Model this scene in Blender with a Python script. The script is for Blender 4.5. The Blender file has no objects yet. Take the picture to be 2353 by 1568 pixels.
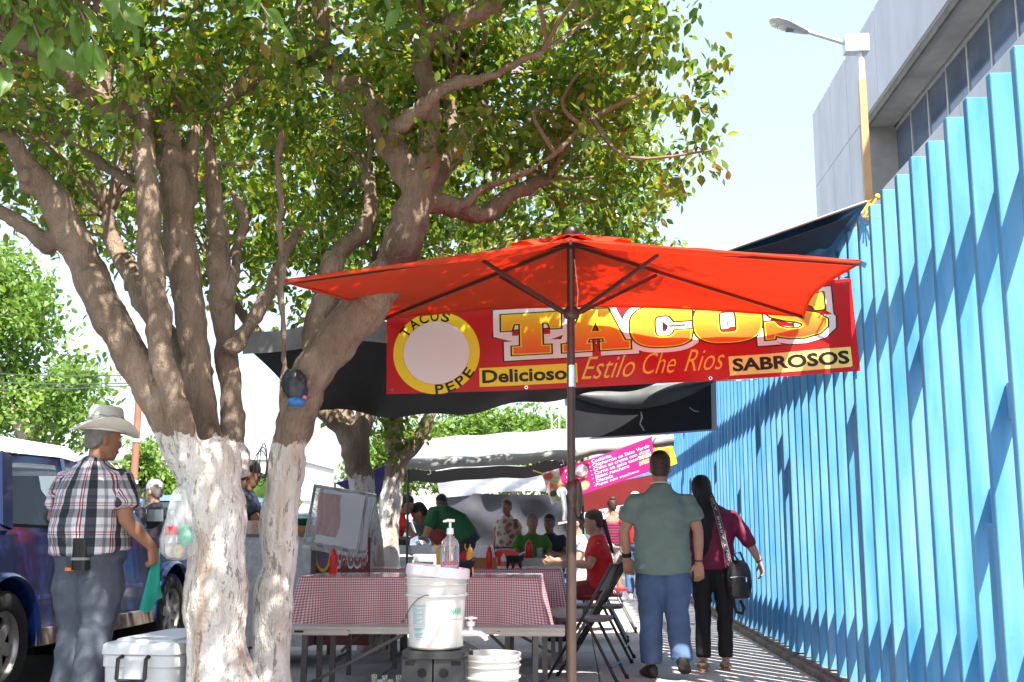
import bpy, math, random
import numpy as np
from mathutils import Vector, Matrix, noise

# ------------------------------------------------------------------ camera, sky, sun, exposure
scn = bpy.context.scene
F_PX, PITCH, YAW, CAM_H = 2574.0, math.radians(9.68), math.radians(3.1), 1.06
cam_d = bpy.data.cameras.new('camera'); cam = bpy.data.objects.new('camera', cam_d)
scn.collection.objects.link(cam); scn.camera = cam
cam.location = (0, 0, CAM_H); cam.rotation_euler = (math.radians(90) + PITCH, 0, YAW)
cam_d.sensor_width = 36; cam_d.lens = 36 * F_PX / 2353; cam_d.clip_start = 0.05; cam_d.clip_end = 2000
SUN = Vector((1.0, -1.6, 2.75)).normalized()
world = bpy.data.worlds.new('World'); scn.world = world; world.use_nodes = True
wn = world.node_tree; wn.nodes.clear()
sky = wn.nodes.new('ShaderNodeTexSky'); sky.sky_type = 'NISHITA'; sky.sun_disc = False
sky.sun_elevation = math.asin(SUN.z); sky.sun_rotation = math.atan2(SUN.x, SUN.y)
sky.air_density = 1.0; sky.dust_density = 3.0; sky.ozone_density = 1.0; sky.altitude = 100
wbg = wn.nodes.new('ShaderNodeBackground'); wbg.inputs[1].default_value = 0.08
wout = wn.nodes.new('ShaderNodeOutputWorld')
haze = wn.nodes.new('ShaderNodeVectorMath'); haze.operation = 'ADD'; haze.inputs[1].default_value = (2.0, 2.22, 2.4)   # even milky veil over the whole sky
wn.links.new(sky.outputs[0], haze.inputs[0]); wn.links.new(haze.outputs[0], wbg.inputs[0]); wn.links.new(wbg.outputs[0], wout.inputs[0])
sun_d = bpy.data.lights.new('sun', 'SUN'); sun_d.energy = 5.0; sun_d.angle = math.radians(0.53); sun_d.color = (1.0, 0.95, 0.86)
sun = bpy.data.objects.new('sun', sun_d); scn.collection.objects.link(sun)
sun.rotation_euler = SUN.to_track_quat('Z', 'Y').to_euler(); sun.location = (8, -12, 22)
vs = scn.view_settings; vs.view_transform = 'Standard'; vs.look = 'None'; vs.gamma = 1; vs.exposure = 1.62; vs.use_curve_mapping = False
scn.cycles.max_bounces = 7; scn.cycles.diffuse_bounces = 4; scn.cycles.transmission_bounces = 6; scn.cycles.transparent_max_bounces = 12
scn.cycles.sample_clamp_indirect = 6; scn.cycles.use_denoising = True

# ------------------------------------------------------------------ helpers
COL = scn.collection
rnd = random.Random(7)
def _basis():
    f = Vector((-math.sin(YAW) * math.cos(PITCH), math.cos(YAW) * math.cos(PITCH), math.sin(PITCH)))
    r = Vector((math.cos(YAW), math.sin(YAW), 0)); return f, r, r.cross(f)
_f, _r, _u = _basis()
def at(u, v, Y):
    """survey helper: the point of the place seen in direction (u, v) that lies Y metres down the street"""
    d = _f + _r * ((u - 1176.5) / F_PX) - _u * ((v - 784) / F_PX)
    return Vector((0, 0, CAM_H)) + d * (Y / d.y)
def V(*a): return Vector(a)

MATS = {}
def M(name, col=(.5, .5, .5), rough=.6, metal=0., var=0., vs_=4., bump=0., bs=40., spec=.5, trans=0., ior=1.45, col2=None, stretch=None, coat=0., sss=0., emit=None, detail=4.):
    if name in MATS: return MATS[name]
    m = bpy.data.materials.new(name); m.use_nodes = True; nt = m.node_tree; p = nt.nodes['Principled BSDF']
    p.inputs['Base Color'].default_value = (*col, 1); p.inputs['Roughness'].default_value = rough
    p.inputs['Metallic'].default_value = metal; p.inputs['Specular IOR Level'].default_value = spec
    p.inputs['IOR'].default_value = ior; p.inputs['Transmission Weight'].default_value = trans
    p.inputs['Coat Weight'].default_value = coat
    if coat: p.inputs['Coat Roughness'].default_value = .06
    if sss: p.inputs['Subsurface Weight'].default_value = sss; p.inputs['Subsurface Radius'].default_value = (.02, .008, .005)
    if var or col2 or bump:
        tc = nt.nodes.new('ShaderNodeTexCoord'); mp = nt.nodes.new('ShaderNodeMapping')
        if stretch: mp.inputs['Scale'].default_value = stretch
        nt.links.new(tc.outputs['Object'], mp.inputs[0])
    if var or col2:
        n = nt.nodes.new('ShaderNodeTexNoise'); n.inputs['Scale'].default_value = vs_; n.inputs['Detail'].default_value = detail; n.inputs['Roughness'].default_value = .62
        nt.links.new(mp.outputs[0], n.inputs[0])
        r = nt.nodes.new('ShaderNodeValToRGB'); r.color_ramp.elements[0].position = .32; r.color_ramp.elements[1].position = .68
        c1 = tuple(max(0, c * (1 - var)) for c in col); c2 = col2 or tuple(min(1, c * (1 + var)) for c in col)
        r.color_ramp.elements[0].color = (*c1, 1); r.color_ramp.elements[1].color = (*c2, 1)
        nt.links.new(n.outputs[0], r.inputs[0]); nt.links.new(r.outputs[0], p.inputs['Base Color'])
    if bump:
        n2 = nt.nodes.new('ShaderNodeTexNoise'); n2.inputs['Scale'].default_value = bs; n2.inputs['Detail'].default_value = 5
        nt.links.new(mp.outputs[0], n2.inputs[0])
        b = nt.nodes.new('ShaderNodeBump'); b.inputs['Strength'].default_value = bump; b.inputs['Distance'].default_value = .02
        nt.links.new(n2.outputs[0], b.inputs['Height']); nt.links.new(b.outputs[0], p.inputs['Normal'])
    MATS[name] = m; return m

def nodes_mat(name):
    m = bpy.data.materials.new(name); m.use_nodes = True; nt = m.node_tree
    MATS[name] = m; return m, nt, nt.nodes['Principled BSDF']
def N(nt, t, **kw):
    n = nt.nodes.new(t)
    for k, v in kw.items():
        if k.startswith('i_'): n.inputs[int(k[2:]) if k[2:].isdigit() else k[2:]].default_value = v
        else: setattr(n, k, v)
    return n
def ramp(nt, fac, stops):
    r = nt.nodes.new('ShaderNodeValToRGB'); cr = r.color_ramp
    while len(cr.elements) < len(stops): cr.elements.new(.5)
    for e, (p, c) in zip(cr.elements, stops): e.position = p; e.color = (*c, 1) if len(c) == 3 else c
    nt.links.new(fac, r.inputs[0]); return r.outputs[0]

class MB:
    def __init__(s): s.v = []; s.f = []; s.m = []
    def add(s, vs, fs, m=0):
        o = len(s.v); s.v.extend([tuple(x) for x in vs]); s.f.extend([tuple(i + o for i in f) for f in fs]); s.m.extend([m] * len(fs)); return s
    def box(s, c, d, m=0, R=None, taper=1.0):
        hx, hy, hz = d[0] / 2, d[1] / 2, d[2] / 2; c = Vector(c); vs = []
        for z in (-1, 1):
            k = taper if z > 0 else 1
            for x, y in ((-1, -1), (1, -1), (1, 1), (-1, 1)):
                p = Vector((x * hx * k, y * hy * k, z * hz)); vs.append(c + (R @ p if R else p))
        return s.add(vs, [(0, 3, 2, 1), (4, 5, 6, 7), (0, 1, 5, 4), (1, 2, 6, 5), (2, 3, 7, 6), (3, 0, 4, 7)], m)
    def bbox(s, a, b, m=0):
        return s.box([(a[i] + b[i]) / 2 for i in range(3)], [abs(b[i] - a[i]) for i in range(3)], m)
    def bar(s, a, b, w, h, m=0, up=Vector((0, 0, 1))):
        a, b = Vector(a), Vector(b); t = (b - a); L = t.length; t.normalize()
        x = t.cross(up)
        if x.length < 1e-4: x = Vector((1, 0, 0))
        x.normalize(); z = x.cross(t); R = Matrix((x, t, z)).transposed()
        return s.box((a + b) / 2, (w, L, h), m, R)
    def loft(s, secs, n=14, m=0, p=2.0, cap=True):
        """secs: (centre, half-width vector, half-depth vector)"""
        vs = []
        for c, X, Y in secs:
            for k in range(n):
                a = 2 * math.pi * k / n; ca, sa = math.cos(a), math.sin(a)
                ca = math.copysign(abs(ca) ** (2 / p), ca); sa = math.copysign(abs(sa) ** (2 / p), sa)
                vs.append(Vector(c) + Vector(X) * ca + Vector(Y) * sa)
        fs = []
        for i in range(len(secs) - 1):
            for k in range(n):
                k2 = (k + 1) % n; fs.append((i * n + k, i * n + k2, (i + 1) * n + k2, (i + 1) * n + k))
        if cap:
            fs.append(tuple(range(n - 1, -1, -1))); o = (len(secs) - 1) * n; fs.append(tuple(range(o, o + n)))
        return s.add(vs, fs, m)
    def tube(s, pts, r, n=8, m=0, hint=None, flat=1.0, cap=True):
        pts = [Vector(p) for p in pts]; r = r if isinstance(r, (list, tuple)) else [r] * len(pts); secs = []
        px = Vector(hint) if hint is not None else None
        for i, p in enumerate(pts):
            t = (pts[min(i + 1, len(pts) - 1)] - pts[max(i - 1, 0)]).normalized()
            h = px if px is not None else (Vector((1, 0, 0)) if abs(t.x) < .8 else Vector((0, 1, 0)))
            x = (h - t * h.dot(t))
            if x.length < 1e-4: x = t.orthogonal()
            x.normalize(); y = t.cross(x); px = x
            secs.append((p, x * r[i], y * r[i] * flat))
        return s.loft(secs, n, m, cap=cap)
    def ell(s, c, r, n=12, k=8, m=0, R=None):
        c = Vector(c); vs = []; fs = []
        for i in range(1, k):
            ph = math.pi * i / k
            for j in range(n):
                a = 2 * math.pi * j / n; q = Vector((r[0] * math.sin(ph) * math.cos(a), r[1] * math.sin(ph) * math.sin(a), r[2] * math.cos(ph)))
                vs.append(c + (R @ q if R else q))
        for i in range(k - 2):
            for j in range(n):
                j2 = (j + 1) % n; fs.append((i * n + j, (i + 1) * n + j, (i + 1) * n + j2, i * n + j2))
        t = Vector((0, 0, r[2])); t = R @ t if R else t
        vs += [c + t, c - t]; a, b = len(vs) - 2, len(vs) - 1
        for j in range(n):
            j2 = (j + 1) % n; fs.append((a, j, j2)); fs.append((b, (k - 2) * n + j2, (k - 2) * n + j))
        return s.add(vs, fs, m)
    def lathe(s, prof, c=(0, 0, 0), n=24, m=0, R=None):
        c = Vector(c); vs = []; fs = []
        for r, z in prof:
            for j in range(n):
                a = 2 * math.pi * j / n; q = Vector((r * math.cos(a), r * math.sin(a), z)); vs.append(c + (R @ q if R else q))
        for i in range(len(prof) - 1):
            for j in range(n):
                j2 = (j + 1) % n; fs.append((i * n + j, i * n + j2, (i + 1) * n + j2, (i + 1) * n + j))
        return s.add(vs, fs, m)
    def disc(s, c, r, n=24, m=0, R=None):
        c = Vector(c); vs = []
        for j in range(n):
            a = 2 * math.pi * j / n; q = Vector((r * math.cos(a), r * math.sin(a), 0)); vs.append(c + (R @ q if R else q))
        return s.add(vs, [tuple(range(n))], m)
    def sheet(s, fn, nu, nv, m=0, th=0.):
        vs = [Vector(fn(i / nu, j / nv)) for j in range(nv + 1) for i in range(nu + 1)]; W = nu + 1
        fs = [(j * W + i, j * W + i + 1, (j + 1) * W + i + 1, (j + 1) * W + i) for j in range(nv) for i in range(nu)]
        if th:
            nr = [Vector((0, 0, 0)) for _ in vs]
            for f in fs:
                q = (vs[f[2]] - vs[f[0]]).cross(vs[f[3]] - vs[f[1]])
                for i in f: nr[i] = nr[i] + q
            k = len(vs); vs2 = [v - n_.normalized() * th if n_.length > 0 else v for v, n_ in zip(vs, nr)]
            rim = [j * W for j in range(nv + 1)]; e = []
            for i in range(nu): e += [(i + 1, i), (nv * W + i, nv * W + i + 1)]
            for j in range(nv): e += [(j * W, (j + 1) * W), ((j + 1) * W + nu, j * W + nu)]
            fs = fs + [tuple(i + k for i in reversed(f)) for f in fs] + [(a, b, b + k, a + k) for a, b in e]; vs = vs + vs2
        return s.add(vs, fs, m)
    def prism(s, poly, a, b, axis, m=0):
        """2D polygon extruded between coordinates a and b along axis (0 x, 1 y, 2 z)"""
        def P(q, w):
            l = [q[0], q[1]]; l.insert(axis, w); return l
        n = len(poly); vs = [P(q, a) for q in poly] + [P(q, b) for q in poly]
        fs = [tuple(range(n - 1, -1, -1)), tuple(range(n, 2 * n))] + [(i, (i + 1) % n, n + (i + 1) % n, n + i) for i in range(n)]
        return s.add(vs, fs, m)
    def xf(s, Mx):
        s.v = [tuple(Mx @ Vector(p)) for p in s.v]; return s
    def mesh(s, name, mats, smooth=35):
        me = bpy.data.meshes.new(name); me.from_pydata(s.v, [], s.f)
        for m in (mats if isinstance(mats, (list, tuple)) else [mats]): me.materials.append(m)
        me.polygons.foreach_set('material_index', s.m); me.update()
        if smooth:
            me.polygons.foreach_set('use_smooth', [True] * len(me.polygons))
            if smooth < 180: me.set_sharp_from_angle(angle=math.radians(smooth))
        return me
    def build(s, name, mats, parent=None, smooth=35, fix=False):
        me = s.mesh(name, mats, smooth)
        if fix: fixn(me)
        return link(name, me, parent)
import bmesh
def fixn(me):
    b = bmesh.new(); b.from_mesh(me); bmesh.ops.recalc_face_normals(b, faces=b.faces); b.to_mesh(me); b.free()
def link(name, me, parent=None):
    o = bpy.data.objects.new(name, me); COL.objects.link(o); o.parent = parent; return o
def tag(o, label, cat, group=None):
    o['label'] = label; o['category'] = cat
    if group: o['group'] = group
    return o
def thing(name, label, cat, loc=(0, 0, 0), rz=0., group=None):
    o = bpy.data.objects.new(name, None); COL.objects.link(o); o.location = loc; o.rotation_euler = (0, 0, rz); o.empty_display_size = .1
    return tag(o, label, cat, group)
def struct(o, kind='structure'): o['kind'] = kind; return o
def copy_tree(o, parent=None):
    c = o.copy(); COL.objects.link(c); c.parent = parent
    for ch in list(o.children): copy_tree(ch, c)
    return c
def remesh(mb, voxel, sm=3, name='m', mats=()):
    me = mb.mesh('tmp', [], 0); o = bpy.data.objects.new('tmp', me); COL.objects.link(o)
    r = o.modifiers.new('r', 'REMESH'); r.mode = 'VOXEL'; r.voxel_size = voxel
    if sm: q = o.modifiers.new('s', 'SMOOTH'); q.iterations = sm; q.factor = .5
    dg = bpy.context.evaluated_depsgraph_get(); out = bpy.data.meshes.new_from_object(o.evaluated_get(dg))
    bpy.data.objects.remove(o); bpy.data.meshes.remove(me); out.name = name
    out.materials.clear()
    for m in mats: out.materials.append(m)
    out.polygons.foreach_set('use_smooth', [True] * len(out.polygons)); return out
def verts(me):
    a = np.empty(len(me.vertices) * 3, np.float32); me.vertices.foreach_get('co', a); return a.reshape(-1, 3)
def norms(me):
    a = np.empty(len(me.vertices) * 3, np.float32); me.vertices.foreach_get('normal', a); return a.reshape(-1, 3)
def setv(me, a): me.vertices.foreach_set('co', a.astype(np.float32).ravel()); me.update()
def wrinkle(me, amp, fr=(9, 9, 14), seed=0., amp2=None, fr2=(30, 30, 40)):
    a = verts(me); n = norms(me); d = np.empty(len(a), np.float32)
    for i, p in enumerate(a):
        w = noise.noise(Vector((p[0] * fr[0] + seed, p[1] * fr[1], p[2] * fr[2])))
        d[i] = amp * (1 - 2 * abs(w)) * .8
        if amp2: d[i] += amp2 * noise.noise(Vector((p[0] * fr2[0] + seed, p[1] * fr2[1], p[2] * fr2[2])))
    setv(me, a + n * d[:, None])
def smooth_path(pts, k=4):
    P = [Vector(p) for p in pts]; out = []
    for i in range(len(P) - 1):
        p0, p1, p2, p3 = P[max(i - 1, 0)], P[i], P[i + 1], P[min(i + 2, len(P) - 1)]
        for j in range(k):
            t = j / k
            out.append(.5 * ((2 * p1) + (p2 - p0) * t + (2 * p0 - 5 * p1 + 4 * p2 - p3) * t * t + (3 * p1 - p0 - 3 * p2 + p3) * t ** 3))
    return out + [P[-1]]
def lerp_list(r, k=4):
    out = []
    for i in range(len(r) - 1):
        for j in range(k): out.append(r[i] + (r[i + 1] - r[i]) * j / k)
    return out + [r[-1]]
# flat lettering: returns 2-D triangles of a filled curve or of text
def _curve_mesh(cu):
    o = bpy.data.objects.new('tmpc', cu); COL.objects.link(o)
    dg = bpy.context.evaluated_depsgraph_get(); me = bpy.data.meshes.new_from_object(o.evaluated_get(dg))
    v = [tuple(x.co) for x in me.vertices]; v = [(q[0], q[1]) for q in v]; f = [tuple(p.vertices) for p in me.polygons]
    bpy.data.objects.remove(o); bpy.data.curves.remove(cu); bpy.data.meshes.remove(me); return v, f
def text2d(body, off=0., shear=0., space=1.0):
    cu = bpy.data.curves.new('t', 'FONT'); cu.body = body; cu.size = 1; cu.offset = off; cu.shear = shear; cu.space_character = space; cu.resolution_u = 3
    return _curve_mesh(cu)
def poly2d(loops, off=0.):
    cu = bpy.data.curves.new('t', 'CURVE'); cu.dimensions = '2D'; cu.fill_mode = 'BOTH'; cu.offset = off
    for l in loops:
        sp = cu.splines.new('POLY'); sp.points.add(len(l) - 1); sp.use_cyclic_u = True
        for q, (x, y) in zip(sp.points, l): q.co = (x, y, 0, 1)
    return _curve_mesh(cu)
def fit(vf, x0, y0, w, h, cut=0):
    """scale flat triangles into the box x0,y0,w,h"""
    v, f = vf; a = np.array(v)[:, :2]; lo, hi = a.min(0), a.max(0); k = (hi - lo); k[k == 0] = 1
    a = (a - lo) / k * [w, h] + [x0, y0]; return [tuple(q) for q in a], f
def print_on(surf, vf, name, mat, parent, lift, sub=.03):
    """lay flat shapes in (s,t) coordinates on a surface function surf(s,t)->(point, normal)"""
    v, f = vf; b = bmesh.new(); vs = [b.verts.new((q[0], q[1], 0)) for q in v]
    for t in f:
        try: b.faces.new([vs[i] for i in t])
        except ValueError: pass
    for _ in range(5):
        es = [e for e in b.edges if abs(e.verts[0].co.x - e.verts[1].co.x) > sub]
        if not es: break
        bmesh.ops.subdivide_edges(b, edges=es, cuts=1); bmesh.ops.triangulate(b, faces=[g for g in b.faces if len(g.verts) > 3])
    me = bpy.data.meshes.new(name); b.to_mesh(me); b.free(); st = verts(me)
    co = np.empty_like(st)
    for i, q in enumerate(st):
        p, n = surf(float(q[0]), float(q[1])); co[i] = p + n * lift
    setv(me, co); me.materials.append(mat); o = link(name, me, parent)
    if 'gradient' in mat.name: a_ = me.attributes.new('tt', 'FLOAT', 'POINT'); a_.data.foreach_set('value', st[:, 1].copy())
    return o

# ------------------------------------------------------------------ ground
def asphalt_mat():
    m, nt, p = nodes_mat('asphalt'); tc = N(nt, 'ShaderNodeTexCoord')
    a = N(nt, 'ShaderNodeTexNoise', i_Scale=.6, i_Detail=6.); b = N(nt, 'ShaderNodeTexNoise', i_Scale=90., i_Detail=3.)
    nt.links.new(tc.outputs['Object'], a.inputs[0]); nt.links.new(tc.outputs['Object'], b.inputs[0])
    mx = N(nt, 'ShaderNodeMath', operation='MULTIPLY_ADD'); mx.inputs[1].default_value = .35; nt.links.new(b.outputs[0], mx.inputs[0]); nt.links.new(a.outputs[0], mx.inputs[2])
    nt.links.new(ramp(nt, mx.outputs[0], [(.4, (.035, .034, .033)), (.85, (.105, .1, .095))]), p.inputs['Base Color']); p.inputs['Roughness'].default_value = .9
    bp = N(nt, 'ShaderNodeBump', i_Strength=.5, i_Distance=.01); nt.links.new(b.outputs[0], bp.inputs['Height']); nt.links.new(bp.outputs[0], p.inputs['Normal']); return m
def slab_mat():
    m, nt, p = nodes_mat('pavement_concrete'); tc = N(nt, 'ShaderNodeTexCoord'); geo = N(nt, 'ShaderNodeNewGeometry')
    a = N(nt, 'ShaderNodeTexNoise', i_Scale=1.3, i_Detail=7., i_Roughness=.65); b = N(nt, 'ShaderNodeTexNoise', i_Scale=120., i_Detail=2.)
    w = N(nt, 'ShaderNodeTexNoise', i_Scale=.9, i_Detail=9., i_Roughness=.75)
    for n in (a, b, w): nt.links.new(geo.outputs['Position'], n.inputs[0])
    c1 = ramp(nt, a.outputs[0], [(.3, (.37, .35, .325)), (.5, (.45, .43, .405)), (.7, (.52, .5, .47))])
    st = ramp(nt, w.outputs[0], [(.36, (.55, .53, .5)), (.46, (1, 1, 1))])
    mul = N(nt, 'ShaderNodeMixRGB', blend_type='MULTIPLY', i_Fac=.85); nt.links.new(c1, mul.inputs[1]); nt.links.new(st, mul.inputs[2])
    oi = N(nt, 'ShaderNodeObjectInfo'); orr = ramp(nt, oi.outputs['Random'], [(0, (.86, .86, .87)), (1, (1.06, 1.05, 1.03))])
    mu2 = N(nt, 'ShaderNodeMixRGB', blend_type='MULTIPLY', i_Fac=1.); nt.links.new(mul.outputs[0], mu2.inputs[1]); nt.links.new(orr, mu2.inputs[2])
    nt.links.new(mu2.outputs[0], p.inputs['Base Color']); p.inputs['Roughness'].default_value = .85
    bp = N(nt, 'ShaderNodeBump', i_Strength=.35, i_Distance=.006); nt.links.new(b.outputs[0], bp.inputs['Height']); nt.links.new(bp.outputs[0], p.inputs['Normal']); return m
ASPH, SLAB = asphalt_mat(), slab_mat()
mb = MB(); mb.add([(-400, -200, -.08), (400, -200, -.08), (400, 700, -.08), (-400, 700, -.08)], [(0, 1, 2, 3)])
road = struct(mb.build('road', ASPH, None, 0)); tag(road, 'dark grey asphalt street surface beside the pavement', 'road')
SX0, SX1 = -3.05, 1.78
mb = MB(); mb.bbox((SX0 - .02, -6, -.2), (SX1 + .02, 75, -.012)); DIRT = M('joint_dirt', (.14, .12, .1), .95, var=.3, vs_=20)
walk = struct(mb.build('pavement', DIRT, None, 0)); tag(walk, 'pale grey concrete pavement crossed by slatted shadow stripes', 'pavement')
slab_me = {}
def slab(x0, x1, y0, y1, dz):
    key = (round(x1 - x0, 2), round(y1 - y0, 2))
    if key not in slab_me:
        w, l = key; e = .012; m2 = MB()
        vs = []
        for z, k in ((-.08, 0), (-.008, 0), (0, e)):
            vs += [(-w / 2 + k, -l / 2 + k, z), (w / 2 - k, -l / 2 + k, z), (w / 2 - k, l / 2 - k, z), (-w / 2 + k, l / 2 - k, z)]
        fs = [(8, 9, 10, 11)]
        for r in (0, 4):
            for i in range(4): j = (i + 1) % 4; fs.append((r + i, r + j, r + 4 + j, r + 4 + i))
        m2.add(vs, fs); slab_me[key] = m2.mesh('paving_slab', SLAB, 0)
    o = link('paving_slab', slab_me[key], walk); o.location = ((x0 + x1) / 2, (y0 + y1) / 2, dz)
xs = [SX0, -1.45, .18, SX1]
for i in range(3):
    y = -1.0
    while y < 48:
        slab(xs[i] + .004, xs[i + 1] - .004, y + .005, y + 1.62 - .005, rnd.uniform(-.003, .003)); y += 1.62
mb = MB(); mb.bbox((SX0, 48, -.1), (SX1, 75, 0)); struct(mb.build('paved_strip', SLAB, walk, 0), 'stuff')
KERB = M('kerb_concrete', (.36, .34, .31), .9, var=.25, vs_=6, bump=.3, bs=60)
kerb = thing('kerb', 'worn concrete kerb between pavement and asphalt street', 'kerb'); struct(kerb)
km = MB(); km.prism([(-.08, -.2), (.08, -.2), (.08, -.008), (-.06, -.008), (-.08, -.03)], -.745, .745, 1); km = km.mesh('kerb_stone', KERB, 0)
for k in range(34):
    o = link('kerb_stone', km, kerb); o.location = (SX0 - .11, -2 + k * 1.5, 0)

# ------------------------------------------------------------------ blue fence
def fence_mat():
    m, nt, p = nodes_mat('blue_fence_paint'); tc = N(nt, 'ShaderNodeTexCoord'); geo = N(nt, 'ShaderNodeNewGeometry')
    mp = N(nt, 'ShaderNodeMapping'); mp.inputs['Scale'].default_value = (6, 6, .8); nt.links.new(geo.outputs['Position'], mp.inputs[0])
    a = N(nt, 'ShaderNodeTexNoise', i_Scale=1.6, i_Detail=5.); nt.links.new(mp.outputs[0], a.inputs[0])
    b = N(nt, 'ShaderNodeTexNoise', i_Scale=26., i_Detail=4., i_Roughness=.7); nt.links.new(geo.outputs['Position'], b.inputs[0])
    c = ramp(nt, a.outputs[0], [(.28, (.05, .22, .46)), (.5, (.1, .295, .535)), (.75, (.165, .37, .59))])
    k = ramp(nt, b.outputs[0], [(.735, (0, 0, 0)), (.75, (1, 1, 1))])
    mx = N(nt, 'ShaderNodeMixRGB', i_Color2=(.6, .66, .68, 1)); nt.links.new(k, mx.inputs[0]); nt.links.new(c, mx.inputs[1])
    sz = N(nt, 'ShaderNodeSeparateXYZ'); nt.links.new(geo.outputs['Position'], sz.inputs[0]); dn = N(nt, 'ShaderNodeTexNoise', i_Scale=5., i_Detail=6., i_Roughness=.7); nt.links.new(mp.outputs[0], dn.inputs[0])
    dz = N(nt, 'ShaderNodeMath', operation='MULTIPLY_ADD'); dz.inputs[1].default_value = -.55; nt.links.new(sz.outputs['Z'], dz.inputs[0]); nt.links.new(dn.outputs[0], dz.inputs[2])
    dm_ = ramp(nt, dz.outputs[0], [(.45, (0, 0, 0)), (.62, (.45, .45, .45))]); m3 = N(nt, 'ShaderNodeMixRGB', i_Color2=(.2, .22, .2, 1)); nt.links.new(dm_, m3.inputs[0]); nt.links.new(mx.outputs[0], m3.inputs[1])
    rs_ = N(nt, 'ShaderNodeTexNoise', i_Scale=9., i_Detail=7., i_Roughness=.8); nt.links.new(geo.outputs['Position'], rs_.inputs[0]); rk = ramp(nt, rs_.outputs[0], [(.69, (0, 0, 0)), (.73, (.8, .8, .8))]); m4 = N(nt, 'ShaderNodeMixRGB', i_Color2=(.12, .2, .3, 1)); nt.links.new(rk, m4.inputs[0]); nt.links.new(m3.outputs[0], m4.inputs[1])
    nt.links.new(m4.outputs[0], p.inputs['Base Color']); p.inputs['Roughness'].default_value = .62; p.inputs['Specular IOR Level'].default_value = .12
    bp = N(nt, 'ShaderNodeBump', i_Strength=.12, i_Distance=.01); nt.links.new(b.outputs[0], bp.inputs['Height']); nt.links.new(bp.outputs[0], p.inputs['Normal']); return m
BLUE = fence_mat()
FX0, FX1, FZ0, FZ1, FP = 1.84, 1.965, .07, 3.06, .288
fence = thing('slat_fence', 'tall bright blue metal fence of upright slats beside the pavement', 'fence', (FX0, 0, 0))
sm = MB(); sm.bbox((0, -.025, FZ0), (FX1 - FX0, .025, FZ1 - .002))
slat_me = sm.mesh('slat', BLUE, 0)
bmx = bmesh.new(); bmx.from_mesh(slat_me); bmesh.ops.bevel(bmx, geom=[e for e in bmx.edges], offset=.004, segments=1, affect='EDGES'); bmx.to_mesh(slat_me); bmx.free()
for k in range(152):
    o = link('slat', slat_me, fence); o.location = (rnd.uniform(-.003, .003), 1.9 + k * FP, rnd.uniform(-.012, .008)); o.rotation_euler = (rnd.uniform(-.0015, .0015), 0, rnd.uniform(-.012, .012))
for z in (2.62, .62):
    mb = MB(); mb.bbox((FX1 - FX0 + .003, 1.5, z - .075), (FX1 - FX0 + .055, 46, z + .075)); mb.build('rail', BLUE, fence, 0)
sp = MB(); sp.bbox((.08, .03, -.08), (.12, FP - .03, .08)); sp = sp.mesh('spacer_plate', BLUE, 0)
for k, z in ((10, 1.63), (11, 1.18), (14, 2.05), (17, .47), (19, 1.9), (24, .42), (27, 1.72), (28, 1.95), (32, 2.2), (37, 1.6), (38, .45), (44, 2.05), (47, 1.75), (51, 1.5), (55, 2.0), (60, 1.8), (66, 1.65), (72, 2.0)):
    o = link('spacer_plate', sp, fence); o.location = (0, 1.9 + k * FP, z)
for k, z in ((19, 1.82), (27, 1.64), (28, 1.87), (11, 1.1), (38, .37), (17, .39)):
    mb = MB(); mb.bbox((.004, .03, FZ0), (.05, .115, z)); o = mb.build('post', BLUE, fence, 0); o.location = (0, 1.9 + k * FP, 0)
mb = MB(); mb.bbox((-.07, -2, -.2), (.3, 47, .045)); mb.bbox((-.02, -2, .045), (.25, 47, .066))
mb.build('plinth', M('plinth_concrete', (.24, .2, .16), .95, var=.35, vs_=8, bump=.5, bs=30), fence, 0)

# ------------------------------------------------------------------ concrete building with recessed window band
CONC = M('facade_concrete', (.6, .605, .63), .75, var=.13, vs_=.7, bump=.1, bs=8, stretch=(1, 1, .45))
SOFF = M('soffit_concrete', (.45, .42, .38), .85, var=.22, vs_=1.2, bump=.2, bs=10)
BX, BXi, BY0, BY1, WY1 = 5.9, 6.55, 4.0, 26.2, 22.0
bld = thing('office_building', 'grey concrete office building with recessed window band behind blue fence', 'building', (BX, 0, 0))
mb = MB(); mb.bbox((.02, BY0, 0), (14, BY1, 7.42)); mb.bbox((.7, BY0, 7.421), (14, WY1 + .2, 9.19)); mb.bbox((.02, WY1, 7.421), (14, BY1, 9.19)); mb.bbox((.02, BY0, 9.191), (14, BY1, 11.0))
mb.build('wall', CONC, bld, 0)
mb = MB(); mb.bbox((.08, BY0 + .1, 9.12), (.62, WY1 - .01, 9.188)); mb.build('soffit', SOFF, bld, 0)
mb = MB(); mb.bbox((.03, BY0, 9.05), (.08, WY1 - .01, 9.19)); mb.build('drip_edge', M('drip_edge', (.2, .18, .15), .8, var=.3, vs_=3), bld, 0)
pan = [(BY1 - .02, 24.35), (24.33, 22.9), (22.88, 20.6), (20.58, 16.4), (16.38, 12.2), (12.18, 8.0), (7.98, BY0)]
for y1, y0 in pan:
    mb = MB(); mb.bbox((-.03, y0, 9.2), (.02, y1, 11.02)); mb.build('facade_panel', CONC, bld, 0)
for y1, y0 in pan:
    mb = MB()
    if y1 > 22.1: mb.bbox((-.03, max(y0, WY1 + .02), 3.72), (.02, y1, 9.18)); mb.bbox((-.03, max(y0, WY1 + .02), .02), (.02, y1, 3.7))
    else: mb.bbox((-.03, y0, .02), (.02, min(y1, WY1), 7.43))
    mb.build('facade_panel', CONC, bld, 0)
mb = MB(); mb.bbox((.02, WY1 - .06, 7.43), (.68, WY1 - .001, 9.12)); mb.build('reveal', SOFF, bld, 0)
GLASSB = M('tinted_window_glass', (.1, .13, .19), .08, var=.3, vs_=.8, spec=.9)
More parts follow.
